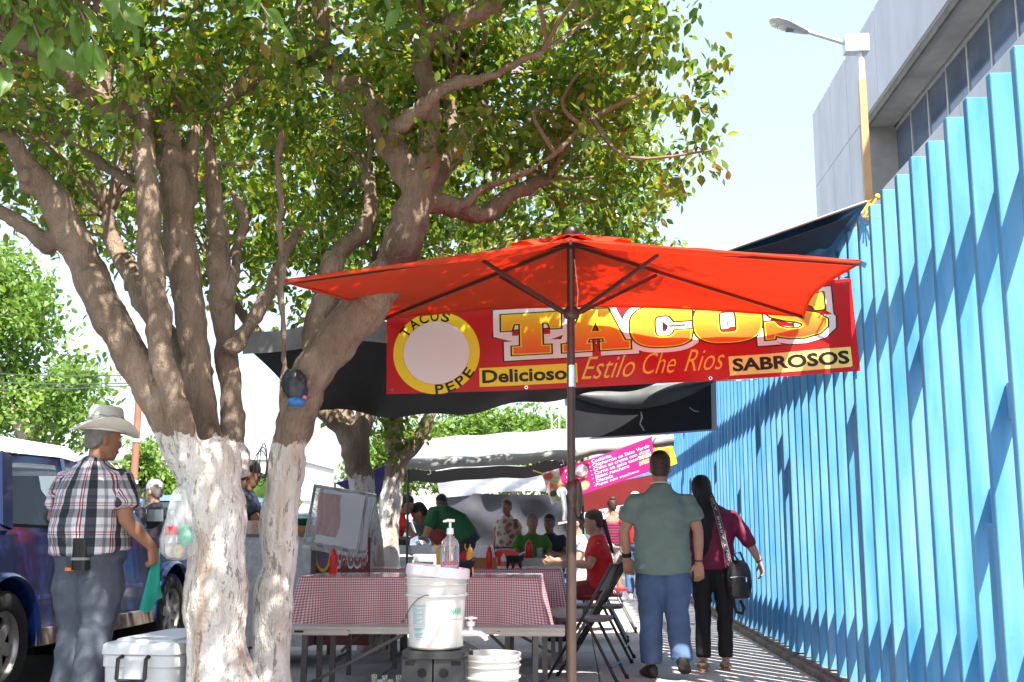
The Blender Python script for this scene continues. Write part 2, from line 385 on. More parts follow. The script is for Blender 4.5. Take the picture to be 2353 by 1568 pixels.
ALU = M('window_aluminium', (.55, .53, .52), .45, metal=.3, var=.1, vs_=6)
for k in range(17):
    y1 = WY1 - .07 - k * 1.03; y0 = y1 - 1.03
    mb = MB(); mb.bbox((.655, y0, 7.45), (.68, y0 + .06, 9.11)); mb.bbox((.655, y0 + .06, 9.04), (.68, y1, 9.11)); mb.bbox((.655, y0 + .06, 7.45), (.68, y1, 7.5))
    fr = mb.build('window', ALU, bld, 0)
    mb = MB(); mb.bbox((.672, y0 + .06, 7.5), (.69, y1, 9.04)); mb.build('pane', GLASSB, fr, 0)

# ------------------------------------------------------------------ street lamp
LPX = at(1987, 300, 15.7); lx, ly = LPX.x, 15.7
lamp = thing('street_lamp', 'tan painted street lamp pole with flat white LED head behind fence', 'street lamp', (lx, ly, 0))
TAN = M('tan_paint', (.52, .31, .15), .55, var=.12, vs_=2); WMET = M('white_galvanised', (.7, .71, .73), .4, metal=.2, var=.08, vs_=8)
mb = MB(); mb.loft([((0, 0, z), (.088 - z * .002, 0, 0), (0, .088 - z * .002, 0)) for z in (-.13, 5.0)] , 4, p=2); mb.loft([((0, 0, z), (.078 - (z - 5) * .003, 0, 0), (0, .078 - (z - 5) * .003, 0)) for z in (5.0, 7.55)], 4)
mb.v = [(p[0] * .78 - p[1] * .62, p[0] * .62 + p[1] * .78, p[2]) for p in mb.v]
mb.build('pole', TAN, lamp, 30)
mb = MB(); mb.tube([(0, 0, 7.55), (0, 0, 8.0)], .055, 8); mb.box((-.06, 0, 8.1), (.34, .2, .26)); mb.build('bracket', WMET, lamp, 30)
hd = at(1850, 72, 15.6) - V(lx, ly, 0); tip = at(1768, 47, 15.5) - V(lx, ly, 0)
mb = MB(); mb.tube([(-.2, 0, 8.12), hd], .032, 8); mb.build('arm', WMET, lamp, 60)
mb = MB(); d = tip - hd; xa = d.normalized(); n = xa.cross(V(0, 1, 0)).normalized(); ya = V(0, 1, 0)
secs = [(hd + d * t, ya * w, n * h) for t, w, h in ((-.08, .05, .035), (0, .07, .04), (.25, .13, .05), (.55, .17, .055), (.8, .16, .045), (.95, .1, .03), (1, .03, .012))]
mb.loft(secs, 14); hdo = mb.build('lamp_head', M('lamp_head_grey', (.5, .52, .55), .45, metal=.2), lamp, 50)
dn = n if n.z < 0 else -n
for t in (.62, .82):
    mb = MB(); mb.ell(hd + d * t + dn * .045, (.065, .065, .03), 12, 6); mb.build('led_lens', M('led_lens', (.75, .72, .6), .2, spec=.7), hdo, 60)
mb = MB(); mb.box(hd + d * .38 + dn * .045, (.14, .09, .03)); mb.build('driver_cover', M('lamp_dark', (.16, .17, .18), .5), hdo, 0)

# ------------------------------------------------------------------ trees
def bark_mat(name, lim):
    m, nt, p = nodes_mat(name); geo = N(nt, 'ShaderNodeNewGeometry'); pos = geo.outputs['Position']
    def noi(scale, sc, det=5., ro=.6):
        mp = N(nt, 'ShaderNodeMapping'); mp.inputs['Scale'].default_value = sc; nt.links.new(pos, mp.inputs[0])
        n = N(nt, 'ShaderNodeTexNoise', i_Scale=scale, i_Detail=det, i_Roughness=ro); nt.links.new(mp.outputs[0], n.inputs[0]); return n.outputs[0]
    a = noi(5., (1, 1, .5)); fl = noi(20., (1.5, 1.5, .38), 4., .72); st = noi(5.5, (1.3, 1.3, .16), 4.); fine = noi(40., (1, 1, .6)); st2 = noi(9., (1.6, 1.6, .3), 5.)
    bark = ramp(nt, a, [(.3, (.15, .105, .075)), (.52, (.26, .19, .14)), (.75, (.4, .31, .235))])
    white = ramp(nt, a, [(.3, (.57, .52, .46)), (.5, (.71, .67, .62)), (.72, (.8, .78, .75))])
    ora = ramp(nt, st, [(.53, (0, 0, 0)), (.63, (1, 1, 1))])
    m1 = N(nt, 'ShaderNodeMixRGB', i_Color2=(.42, .2, .07, 1)); nt.links.new(white, m1.inputs[1]); 
    om = N(nt, 'ShaderNodeMath', operation='MULTIPLY'); om.inputs[1].default_value = .55; nt.links.new(ora, om.inputs[0]); nt.links.new(om.outputs[0], m1.inputs[0])
    fk = ramp(nt, fl, [(.575, (0, 0, 0)), (.61, (1, 1, 1))]); m2 = N(nt, 'ShaderNodeMixRGB', i_Color2=(.17, .135, .11, 1)); nt.links.new(m1.outputs[0], m2.inputs[1])
    fm = N(nt, 'ShaderNodeMath', operation='MULTIPLY'); fm.inputs[1].default_value = .7; nt.links.new(fk, fm.inputs[0]); nt.links.new(fm.outputs[0], m2.inputs[0])
    sep = N(nt, 'ShaderNodeSeparateXYZ'); nt.links.new(pos, sep.inputs[0])
    ad = N(nt, 'ShaderNodeMath', operation='MULTIPLY_ADD'); ad.inputs[1].default_value = .22; nt.links.new(st2, ad.inputs[0]); nt.links.new(sep.outputs['Z'], ad.inputs[2])
    gt = N(nt, 'ShaderNodeMath', operation='LESS_THAN'); gt.inputs[1].default_value = lim + .11; nt.links.new(ad.outputs[0], gt.inputs[0])
    mx = N(nt, 'ShaderNodeMixRGB'); nt.links.new(gt.outputs[0], mx.inputs[0]); nt.links.new(bark, mx.inputs[1]); nt.links.new(m2.outputs[0], mx.inputs[2])
    nt.links.new(mx.outputs[0], p.inputs['Base Color']); p.inputs['Roughness'].default_value = .85; p.inputs['Specular IOR Level'].default_value = .25
    bb = N(nt, 'ShaderNodeMath', operation='MULTIPLY_ADD'); bb.inputs[1].default_value = .5; nt.links.new(fine, bb.inputs[0]); nt.links.new(fl, bb.inputs[2])
    bp = N(nt, 'ShaderNodeBump', i_Strength=1., i_Distance=.035); nt.links.new(bb.outputs[0], bp.inputs['Height']); nt.links.new(bp.outputs[0], p.inputs['Normal']); return m
def leaf_mat(name, stops, tr=.45, gloss=.35):
    m, nt, p = nodes_mat(name); geo = N(nt, 'ShaderNodeNewGeometry'); out = nt.nodes['Material Output']
    c = ramp(nt, geo.outputs['Random Per Island'], stops)
    nt.links.new(c, p.inputs['Base Color']); p.inputs['Roughness'].default_value = gloss; p.inputs['Specular IOR Level'].default_value = .45
    t = N(nt, 'ShaderNodeBsdfTranslucent'); hs = N(nt, 'ShaderNodeHueSaturation', i_Saturation=1.1, i_Value=1.9); hs.inputs['Hue'].default_value = .485; nt.links.new(c, hs.inputs['Color']); nt.links.new(hs.outputs[0], t.inputs[0])
    mx = N(nt, 'ShaderNodeMixShader', i_0=tr); nt.links.new(p.outputs[0], mx.inputs[1]); nt.links.new(t.outputs[0], mx.inputs[2]); nt.links.new(mx.outputs[0], out.inputs[0]); return m
BARK = bark_mat('whitewashed_bark', 1.57)
FICUS = leaf_mat('ficus_leaf', [(0, (.05, .11, .022)), (.35, (.09, .17, .028)), (.62, (.15, .22, .032)), (.88, (.18, .23, .038)), (.975, (.28, .23, .04)), (1, (.3, .17, .05))], .5, .28)
FAR = leaf_mat('far_leaf', [(0, (.08, .16, .03)), (.5, (.12, .22, .04)), (1, (.19, .29, .06))], .35, .5)
NEARL = leaf_mat('near_leaf', [(0, (.06, .13, .025)), (.6, (.09, .17, .03)), (1, (.14, .2, .03))], .45)

LEAF = np.array([(0, 0, 0), (0, .5, -.08), (0, 1, -.1), (-.2, .2, .02), (-.27, .58, .035), (.2, .2, .02), (.27, .58, .035)], np.float32)
LF = [(0, 1, 4, 3), (1, 2, 4), (0, 5, 6, 1), (1, 6, 2)]
def leaves_mesh(name, pos, ax, nrm, L, mat):
    """pos, axis (unit), normal, length arrays -> one mesh of leaf blades"""
    n = len(pos); ax = ax / np.linalg.norm(ax, axis=1, keepdims=True); sd = np.cross(ax, nrm); sd /= np.linalg.norm(sd, axis=1, keepdims=True) + 1e-9; up = np.cross(sd, ax)
    v = pos[:, None, :] + L[:, None, None] * (LEAF[None, :, 0:1] * sd[:, None, :] + LEAF[None, :, 1:2] * ax[:, None, :] + LEAF[None, :, 2:3] * up[:, None, :])
    v = v.reshape(-1, 3); me = bpy.data.meshes.new(name); off = np.arange(n) * 7
    q = [np.array(f) for f in LF]; tot = sum(len(f) for f in LF)
    loops = np.concatenate([f[None, :] + off[:, None] for f in q], axis=1).ravel()
    lens = np.tile(np.array([len(f) for f in LF]), n); st = np.concatenate([[0], np.cumsum(lens)[:-1]])
    me.vertices.add(len(v)); me.vertices.foreach_set('co', v.astype(np.float32).ravel()); me.loops.add(len(loops)); me.loops.foreach_set('vertex_index', loops.astype(np.int32))
    me.polygons.add(len(lens)); me.polygons.foreach_set('loop_start', st.astype(np.int32)); me.polygons.foreach_set('loop_total', lens.astype(np.int32)); me.polygons.foreach_set('use_smooth', [True] * len(lens))
    me.update(calc_edges=True); me.materials.append(mat); return me
def sprays(rg, ctr, nper, spread, L0, L1, droop=.5):
    """leaf sprays round the given twig centres"""
    k = len(ctr); d = rg.normal(size=(k, 3)); d[:, 2] = d[:, 2] * .6 - droop * .5; d /= np.linalg.norm(d, axis=1, keepdims=True)
    c = np.repeat(ctr, nper, 0); dd = np.repeat(d, nper, 0); t = rg.uniform(-.5, .5, len(c))[:, None]
    p = c + dd * t * spread * 2 + rg.normal(size=c.shape) * spread * .2; p[:, 2] -= (t[:, 0] + .5) ** 2 * spread * droop * .6
    a = dd * .6 + rg.normal(size=c.shape) * .65; a[:, 2] -= droop
    nr = rg.normal(size=c.shape) * .55; nr[:, 2] += .9
    return p, a, nr, rg.uniform(L0, L1, len(c))
def in_ells(rg, ells, n, gap=.0, fr=1.1, seed=0.):
    out = []; w = np.array([e[1][0] * e[1][1] * e[1][2] for e in ells]); w = w / w.sum()
    while len(out) < n:
        e = ells[rg.choice(len(ells), p=w)]; q = rg.normal(size=3); q /= np.linalg.norm(q); q *= rg.uniform(.0, 1) ** (.42)
        p = np.array(e[0]) + q * np.array(e[1])
        if noise.noise(Vector((p[0] * fr + seed, p[1] * fr, p[2] * fr))) < gap - .25: continue
        out.append(p)
    return np.array(out)
def px(pts, k=4):
    """limb given as (u, v, Y, radius) -> smooth path and radii"""
    return smooth_path([at(a, b, c) for a, b, c, r in pts], k), lerp_list([q[3] for q in pts], k)
def limb(mb, pts, rg, wob=.012, n=10):
    P, R = px(pts)
    P = [p + Vector(rg.normal(size=3) * wob * .5) if 0 < i < len(P) - 1 else p for i, p in enumerate(P)]; R = [r * (1 + .07 * math.sin(i * 1.7 + r * 90)) for i, r in enumerate(R)]
    mb.tube(P, R, n); return P
def make_tree(name, label, group, base, limbs, ells, seed, nclust, nper, L, twigs=70, mat=None, voxel=.016, gap=0., leafgap_fr=1.1, bark=None, spread=.17, wr=.016, extra=None):
    rg = np.random.default_rng(seed); root = thing(name, label, 'tree', base, 0, group); mb = MB(); paths = []
    for l in limbs: paths.append(limb(mb, l, rg))
    for P in paths:   # knots and pruning scars
        for _ in range(max(1, len(P) // 9)):
            i = int(rg.integers(2, len(P) - 2)); nd = Vector(rg.normal(size=3)); nd.y = -abs(nd.y); t_ = (P[i + 1] - P[i - 1]).normalized(); nd = (nd - t_ * nd.dot(t_)).normalized(); rr = [q[3] for q in limbs[paths.index(P)]]; r_ = min(rr[min(len(rr) - 1, i // 4)], .12)
            if r_ > .04: mb.ell(P[i] + nd * r_ * .82, (r_ * .42, r_ * .42, r_ * .5), 10, 7)
    me = remesh(mb, voxel, 3, 'trunk', [bark or BARK])
    a = verts(me); n = norms(me); d = np.array([noise.noise(Vector((p[0] * 7, p[1] * 7, p[2] * 3))) * wr + (.3 - abs(noise.noise(Vector((p[0] * 20, p[1] * 20, p[2] * 5))))) * wr * .7 + noise.noise(Vector((p[0] * 45, p[1] * 45, p[2] * 22))) * wr * .3 for p in a]); setv(me, a + n * d[:, None] - np.array(base))
    link('trunk', me, root)
    ctr = in_ells(rg, ells, nclust, gap, leafgap_fr, seed)
    if extra is not None: ctr = np.concatenate([ctr, extra])
    p, ax, nr, ln = sprays(rg, ctr, nper, spread, L * .55, L * 1.35)
    cm = leaves_mesh('crown', p - np.array(base), ax, nr, ln, mat or FICUS); cr = link('crown', cm, root); cr['kind'] = 'stuff'
    allp = np.array([list(q) for P in paths for q in P[len(P) // 2:]]); tb = MB()
    for q in ctr[rg.choice(len(ctr), min(twigs, len(ctr)), replace=False)]:
        j = allp[np.argmin(((allp - q) ** 2).sum(1) + rg.uniform(0, .3, len(allp)))]; mid = (q + j) / 2 + rg.normal(size=3) * .12 + [0, 0, .08]
        P = smooth_path([Vector(j), Vector(mid), Vector(q)], 4); tb.tube([p_ - Vector(base) for p_ in P], [.016 - .0013 * i for i in range(len(P))], 5)
    if tb.v: t = tb.build('twigs', M('twig_bark', (.2, .14, .1), .85, var=.2, vs_=10), root, 60); t['kind'] = 'stuff'
    return root

YA = 6.0
limbsA = [
 [(520, 1780, 6.0, .25), (512, 1660, 6.0, .2), (503, 1500, 6.0, .172), (495, 1300, 6.0, .162), (488, 1120, 6.0, .17), (474, 1030, 6.0, .15)],
 [(450, 1110, 6.0, .1), (400, 1010, 5.92, .088), (345, 900, 5.88, .09), (285, 790, 5.85, .1), (232, 690, 5.8, .1), (190, 600, 5.8, .095), (150, 510, 5.75, .088), (110, 440, 5.7, .085), (60, 380, 5.6, .06), (10, 300, 5.5, .045)],
 [(125, 575, 5.78, .05), (70, 530, 5.75, .05), (10, 490, 5.7, .045), (-60, 470, 5.7, .04)],
 [(458, 1090, 5.9, .075), (424, 990, 5.8, .066), (388, 890, 5.78, .064), (365, 760, 5.8, .064), (348, 600, 5.85, .066), (336, 450, 5.85, .064), (332, 330, 5.85, .06), (330, 270, 5.85, .045), (325, 180, 5.9, .04), (318, 60, 5.95, .03)],
 [(492, 1090, 6.1, .095), (472, 980, 6.2, .088), (450, 850, 6.2, .09), (434, 700, 6.18, .092), (412, 540, 6.15, .09), (396, 400, 6.1, .085), (388, 330, 6.1, .075), (375, 285, 6.05, .07), (320, 268, 5.95, .068), (240, 248, 5.8, .062), (190, 210, 5.7, .055), (120, 145, 5.5, .05), (50, 95, 5.4, .045), (-40, 60, 5.3, .04)],
 [(225, 248, 5.8, .045), (240, 205, 5.8, .04), (252, 150, 5.8, .035), (260, 60, 5.9, .03)],
 [(430, 470, 6.15, .05), (438, 400, 6.2, .045), (440, 330, 6.2, .04), (450, 270, 6.25, .02)],
 [(538, 1090, 6.2, .08), (538, 990, 6.35, .066), (526, 850, 6.4, .066), (512, 720, 6.4, .066), (505, 600, 6.3, .07), (500, 510, 6.35, .06), (492, 440, 6.35, .05), (480, 350, 6.35, .04), (470, 250, 6.4, .025)],
 [(525, 810, 6.3, .05), (570, 750, 6.4, .045), (620, 670, 6.5, .04), (645, 600, 6.6, .035), (690, 520, 6.7, .03)],
 [(520, 690, 6.3, .035), (540, 620, 6.4, .035), (548, 560, 6.5, .03), (560, 500, 6.5, .025), (530, 440, 6.5, .02)],
 [(470, 860, 6.25, .06), (420, 830, 6.45, .07), (380, 770, 6.6, .075), (330, 690, 6.8, .07), (290, 610, 6.9, .06), (260, 560, 7.0, .055), (250, 480, 7.0, .04)],
 [(400, 250, 6.1, .03), (450, 245, 6.2, .022), (490, 265, 6.3, .02), (530, 230, 6.4, .018)],
 [(335, 440, 5.85, .03), (270, 400, 6.1, .028), (210, 360, 6.2, .025), (160, 320, 6.3, .02)],
]
bA = tuple(at(520, 1780, 6.0)); bA = (bA[0], 6.0, 0.)
ellsA = [((-3.15, 5.6, 4.35), (1.6, 1.9, 1.15)), ((-2.3, 6.9, 4.35), (1.5, 1.6, 1.15)), ((-3.9, 7.0, 3.6), (1.0, 1.2, .8)), ((-2.6, 5.6, 3.65), (1.3, 1.1, .5)), ((-3.3, 4.2, 4.4), (1.2, 1.3, .8))]
make_tree('street_tree', 'four-stemmed tree with whitewashed base standing beside the cooler', 'whitewashed pavement trees', bA, limbsA, ellsA, 11, 1020, 22, .07, 150, gap=.13, leafgap_fr=1.5, extra=in_ells(np.random.default_rng(61), [((-1.4, 4.5, 4.75), (1.3, 1.0, .65)), ((-2.6, 3.0, 4.6), (1.3, 1.2, .7)), ((-1.0, 3.4, 4.8), (.9, .9, .45))], 330, .06, 1.6))
limbsB = [
 [(612, 1760, 6.4, .17), (618, 1650, 6.4, .13), (625, 1500, 6.4, .108), (637, 1300, 6.4, .106), (652, 1120, 6.4, .105), (672, 1000, 6.4, .108), (695, 920, 6.4, .115), (725, 850, 6.4, .125), (785, 765, 6.4, .13), (850, 700, 6.4, .128), (895, 630, 6.35, .118), (928, 550, 6.3, .112), (950, 480, 6.3, .11), (965, 420, 6.3, .095)],
 [(720, 860, 6.45, .08), (730, 770, 6.5, .08), (748, 680, 6.55, .075), (765, 610, 6.6, .07), (790, 570, 6.65, .06), (830, 535, 6.7, .055), (850, 480, 6.75, .05), (845, 400, 6.8, .04)],
 [(655, 985, 6.35, .03), (650, 880, 6.3, .025), (650, 760, 6.3, .023), (647, 620, 6.3, .022), (642, 480, 6.3, .02), (638, 380, 6.3, .022), (640, 330, 6.3, .026), (650, 290, 6.3, .012)],
 [(960, 430, 6.3, .09), (930, 385, 6.3, .088), (897, 330, 6.25, .085), (868, 265, 6.2, .08), (815, 205, 6.15, .078), (765, 165, 6.1, .07), (745, 120, 6.05, .055), (738, 50, 6.0, .052), (732, -40, 5.9, .05)],
 [(770, 170, 6.1, .05), (720, 120, 6.15, .042), (695, 60, 6.2, .04), (690, -20, 6.2, .035)],
 [(760, 165, 6.1, .035), (710, 150, 6.0, .03), (650, 130, 5.9, .025)],
 [(970, 440, 6.3, .08), (984, 370, 6.25, .07), (988, 290, 6.2, .064), (980, 220, 6.15, .06), (966, 150, 6.1, .058), (968, 100, 6.05, .056), (1000, 70, 6.0, .055), (1060, 45, 5.95, .052), (1140, 5, 5.9, .05), (1200, -40, 5.8, .045)],
 [(895, 325, 6.2, .06), (925, 285, 6.1, .05), (965, 255, 6.0, .046), (1000, 225, 5.95, .043), (1035, 195, 5.95, .04), (1080, 188, 5.95, .034), (1130, 175, 5.95, .03), (1200, 140, 5.9, .025), (1260, 110, 5.85, .015)],
 [(975, 465, 6.35, .07), (1030, 470, 6.5, .065), (1080, 490, 6.6, .06), (1120, 490, 6.7, .058), (1160, 455, 6.8, .05), (1220, 425, 6.9, .045), (1260, 410, 7.0, .03)],
 [(980, 430, 6.35, .065), (1030, 370, 6.5, .06), (1070, 320, 6.6, .058), (1115, 262, 6.7, .055)],
 [(1010, 350, 6.5, .05), (1040, 300, 6.6, .05), (1035, 250, 6.7, .045), (1030, 180, 6.8, .035)],
 [(1060, 475, 6.5, .03), (1100, 440, 6.5, .028), (1170, 410, 6.45, .024), (1240, 380, 6.4, .02), (1310, 320, 6.4, .016), (1360, 270, 6.35, .01)],
]
bB = (at(612, 1760, 6.4).x, 6.4, 0.)
ellsB = [((-.75, 6.2, 4.3), (1.4, 1.5, 1.05)), ((-.25, 7.6, 4.35), (1.1, 1.4, 1.2)), ((.05, 6.4, 3.75), (.7, .9, .55)), ((-1.3, 7.8, 4.0), (1.2, 1.2, .9)), ((.25, 7.6, 3.5), (.55, .7, .45)), ((.1, 5.6, 4.5), (.75, 1.0, .8))]
ex = np.array([list(at(u, v, Y)) for u, v, Y in ((1600, 150, 6.2), (1625, 175, 6.2), (1640, 140, 6.2), (1610, 200, 6.2), (1620, 320, 6.0), (1640, 345, 6.0), (1590, 300, 6.1), (1570, 360, 6.2), (1540, 420, 6.3), (1580, 60, 6.2), (1500, 470, 6.6), (1455, 510, 7.0), (1590, 240, 6.2), (1560, 300, 6.2))])
make_tree('street_tree', 'leaning tree with whitewashed trunk whose limb rises behind the red parasol', 'whitewashed pavement trees', bB, limbsB, ellsB, 23, 1150, 22, .07, 150, gap=.1, leafgap_fr=1.5, extra=np.concatenate([ex, in_ells(np.random.default_rng(62), [((.25, 3.1, 4.7), (1.0, 1.2, .6)), ((-.5, 4.4, 4.8), (1.1, 1.0, .6)), ((-.7, 2.2, 4.5), (1.2, 1.0, .6)), ((.65, 3.2, 4.8), (.85, .9, .5)), ((.65, 3.0, 4.8), (.8, .8, .5))], 520, .05, 1.6)]))
limbsC = [
 [(868, 1520, 10.4, .2), (862, 1380, 10.4, .16), (845, 1250, 10.4, .135), (832, 1120, 10.4, .125), (818, 1040, 10.4, .13), (810, 1000, 10.4, .12)],
 [(815, 1040, 10.4, .09), (790, 990, 10.4, .1), (750, 950, 10.4, .09), (720, 920, 10.4, .08), (680, 870, 10.3, .07), (600, 780, 10.2, .06), (500, 640, 10.0, .05)],
 [(825, 1030, 10.4, .09), (838, 960, 10.4, .09), (845, 880, 10.4, .08), (850, 760, 10.4, .07), (860, 600, 10.4, .05)],
 [(815, 1000, 10.4, .06), (800, 950, 10.5, .055), (785, 900, 10.5, .05), (770, 700, 10.6, .045), (740, 560, 10.6, .03)]]
make_tree('street_tree', 'shaded tree with whitewashed trunk rising through the black tarp', 'whitewashed pavement trees', (at(868, 1520, 10.4).x, 10.4, 0.), limbsC, [((-2.7, 9.6, 4.2), (1.9, 1.4, 1.2)), ((-1.9, 10.6, 3.9), (1.5, 1.2, 1.0)), ((-4.2, 9.8, 4.5), (1.2, 1.2, 1.0))], 31, 760, 18, .085, 60, voxel=.028, gap=.02)
limbsD = [
 [(893, 1450, 11.2, .16), (890, 1320, 11.2, .12), (893, 1200, 11.2, .105), (903, 1110, 11.2, .105), (910, 1050, 11.2, .11), (905, 990, 11.2, .1), (900, 930, 11.2, .085), (895, 800, 11.2, .07)],
 [(912, 1070, 11.2, .08), (945, 1030, 11.2, .075), (975, 980, 11.2, .07), (990, 940, 11.2, .065), (1000, 860, 11.2, .06), (1010, 700, 11.2, .04)]]
exD = np.array([list(at(u, v, 11.1)) for u, v in ((900, 950), (915, 970), (880, 955), (930, 955), (885, 1000), (910, 1020), (960, 975), (985, 985), (870, 960), (905, 1000), (935, 1010), (890, 1045), (765, 945), (780, 960), (860, 990))])
make_tree('street_tree', 'forked tree with short whitewashed trunk behind the gingham tables', 'whitewashed pavement trees', (at(893, 1450, 11.2).x, 11.2, 0.), limbsD, [((-.7, 11.4, 4.4), (1.5, 1.2, 1.1)), ((.3, 11.0, 4.2), (.9, 1.0, .8))], 37, 420, 18, .085, 40, voxel=.028, gap=.02, extra=exD)

# near leaf spray hanging in the top left corner: big enough to pick apart, so each leaf is its own part
lmb = MB(); lmb.sheet(lambda u, v: V((u - .5) * .56 * max(.03, math.sin(math.pi * min(1, v * .93 + .02)) ** .75) * (1 - .25 * v), v, .16 * abs(u - .5) - .16 * v * v + .02 * math.sin(v * 9 + u * 5)), 4, 9); lm = lmb.mesh('leaf', NEARL, 180)
brn = thing('leafy_branch', 'drooping branch with large near leaves hanging in top left corner', 'branch', at(-60, -60, 2.9))
bo = at(-60, -60, 2.9); tb = MB(); rg = np.random.default_rng(5)
for tip_ in ((225, 110), (60, 70), (150, 30), (290, 50), (10, 150), (110, 130), (620, 40), (900, 10)):
    tb = MB(); Yb = 2.9 + (.5 if tip_[0] > 320 else 0); a = at(tip_[0] - 160, -80, Yb - .1); b = at(tip_[0], tip_[1], Yb); P = smooth_path([a - bo, (a + b) / 2 + V(0, 0, .06) - bo, b - bo], 4); tb.tube(P, [.006, .0058, .0055, .005, .0048, .0045, .004, .0035, .0025], 5); tb.build('twig', M('twig_bark', (.2, .14, .1), .85, var=.2, vs_=10), brn, 60)
    k = 13
    for j in range(k):
        q = P[min(8, 2 + int(j * 6.99 / k))]; dr = (P[-1] - P[0]).normalized(); o = link('leaf', lm, brn); s = rg.uniform(.075, .115); o.scale = (s, s, s)
        dv = Vector(rg.normal(size=3) * .6) + dr * .5 + V(0, 0, -.7); o.location = q + Vector(rg.normal(size=3) * .012); o.rotation_mode = 'QUATERNION'
        o.rotation_quaternion = dv.to_track_quat('Y', 'Z') @ Matrix.Rotation(rg.uniform(-1.2, 1.2), 4, 'Y').to_quaternion()

st_ = MB(); e_ = at(120, 145, 5.5); st_.tube([q - bo for q in smooth_path([e_, V(-2.3, 4.7, 4.0), V(-1.9, 3.7, 3.75), at(-120, -180, 3.2), at(-140, -90, 2.85)], 5)], lerp_list([.035, .028, .022, .014, .008], 5), 7)
for x_ in (150, 450, 760): st_.tube([q - bo for q in smooth_path([V(-1.9, 3.7, 3.75), at(x_ - 160, -200, 3.1), at(x_ - 20, -85, 3.0 if x_ < 400 else 3.35)], 4)], lerp_list([.016, .012, .007], 4), 6)
st_.build('branch_stem', M('twig_bark'), brn, 60)

def far_tree(name, label, base, ells, trunks, n, per, L, seed, mat=None, spread=.5, group='trees across the street', gap=.05):
    rg = np.random.default_rng(seed); root = thing(name, label, 'tree', base, 0, group); mb = MB(); b = Vector(base)
    for t in trunks: mb.tube([Vector(q[:3]) - b for q in t], [q[3] for q in t], 8)
    mb.build('trunk', M('far_bark', (.36, .31, .27), .9, var=.25, vs_=3), root, 60)
    ctr = in_ells(rg, ells, n, gap, .55, seed); p, ax, nr, ln = sprays(rg, ctr, per, spread, L * .7, L * 1.3, .3)
    c = link('crown', leaves_mesh('crown', p - np.array(base), ax, nr, ln, mat or FAR), root); c['kind'] = 'stuff'; return root
def E3(u, v, Y, r): q = at(u, v, Y); return ((q.x, q.y, q.z), r)
g = at(60, 1000, 22); g0 = (g.x, 22, -.08)
far_tree('far_tree', 'tall bright green tree at far left edge behind white van', g0, [E3(-40, 720, 22, (1.6, 1.6, 1.4)), E3(30, 860, 22, (1.7, 1.6, 1.3)), E3(130, 890, 22.5, (1.0, 1.1, .9)), E3(-60, 640, 23, (1.4, 1.4, 1.0)), E3(150, 960, 22, (.9, 1.0, .6))],
    [[(g0[0], 22, -.08, .2), (*at(70, 1000, 22), .16), (*at(110, 930, 22), .08)], [(*at(60, 1010, 22), .14), (*at(15, 920, 22), .1), (*at(-20, 800, 22), .06)], [(*at(62, 1010, 22), .1), (*at(60, 900, 22), .06)]], 620, 20, .15, 3)
g = at(370, 1100, 27); g0 = (g.x, 27, -.08)
far_tree('far_tree', 'small bright green tree beyond brown utility pole', g0, [E3(365, 1060, 27, (.75, .8, .6)), E3(340, 1100, 27, (.6, .6, .4)), E3(395, 1110, 27, (.5, .6, .35))], [[(g0[0], 27, -.08, .1), (*at(368, 1060, 27), .07)]], 170, 18, .14, 4, spread=.35)
for k, (u, v, Y, rx, rz) in enumerate(((1050, 1010, 31, 1.5, 1.0), (1180, 1010, 30, 1.3, .9), (1270, 1030, 31, 1.0, .8), (915, 1040, 31, .9, .75))):
    g = at(u, v, Y); g0 = (g.x, Y, -.08)
    far_tree('far_tree', ['rounded light green tree above grey canopy, second from left', 'light green tree above grey canopy beside the pole truss', 'light green tree beside the parasol pole, partly behind black flap', 'light green tree seen between the two shaded trunks'][k], g0,
        [((g.x, Y, g.z), (rx, 1.0, rz)), ((g.x - .5, Y - .2, g.z - .6), (rx * 1.0, 1.0, rz * .9))], [[(g0[0], Y, -.08, .14), (g0[0], Y, g.z - rz * .4, .09)]], 330, 20, .15, 40 + k, spread=.4)

# ------------------------------------------------------------------ parasol
PX, PY = at(1317, 1150, 6.35).x, 6.35
par = thing('market_parasol', 'rectangular orange-red parasol with brown pole and silver crank', 'parasol', (PX, PY, 0)); O = V(PX, PY, 0)
def cloth_mat(name, col, tr, tcol=None, rough=.8, wv=400.):
    m, nt, p = nodes_mat(name); out = nt.nodes['Material Output']; tc = N(nt, 'ShaderNodeTexCoord')
    n = N(nt, 'ShaderNodeTexNoise', i_Scale=3., i_Detail=5.); nt.links.new(tc.outputs['Object'], n.inputs[0])
    c = ramp(nt, n.outputs[0], [(.3, tuple(x * .88 for x in col)), (.7, tuple(min(1, x * 1.08) for x in col))]); nt.links.new(c, p.inputs['Base Color']); p.inputs['Roughness'].default_value = rough; p.inputs['Specular IOR Level'].default_value = .25
    n2 = N(nt, 'ShaderNodeTexNoise', i_Scale=wv, i_Detail=1.); nt.links.new(tc.outputs['Object'], n2.inputs[0]); bp = N(nt, 'ShaderNodeBump', i_Strength=.15, i_Distance=.003); nt.links.new(n2.outputs[0], bp.inputs['Height']); nt.links.new(bp.outputs[0], p.inputs['Normal'])
    t = N(nt, 'ShaderNodeBsdfTranslucent', i_Color=(*(tcol or col), 1)); mx = N(nt, 'ShaderNodeMixShader', i_0=tr); nt.links.new(p.outputs[0], mx.inputs[1]); nt.links.new(t.outputs[0], mx.inputs[2]); nt.links.new(mx.outputs[0], out.inputs[0]); return m
CANV = cloth_mat('orange_canvas', (.6, .1, .04), .55, (.95, .14, .055))
PBR = M('brown_pole_paint', (.075, .05, .04), .35, metal=.25, var=.15, vs_=8, spec=.6); CHR = M('chrome', (.75, .75, .76), .15, metal=1.)
peak = V(0, 0, 2.74)
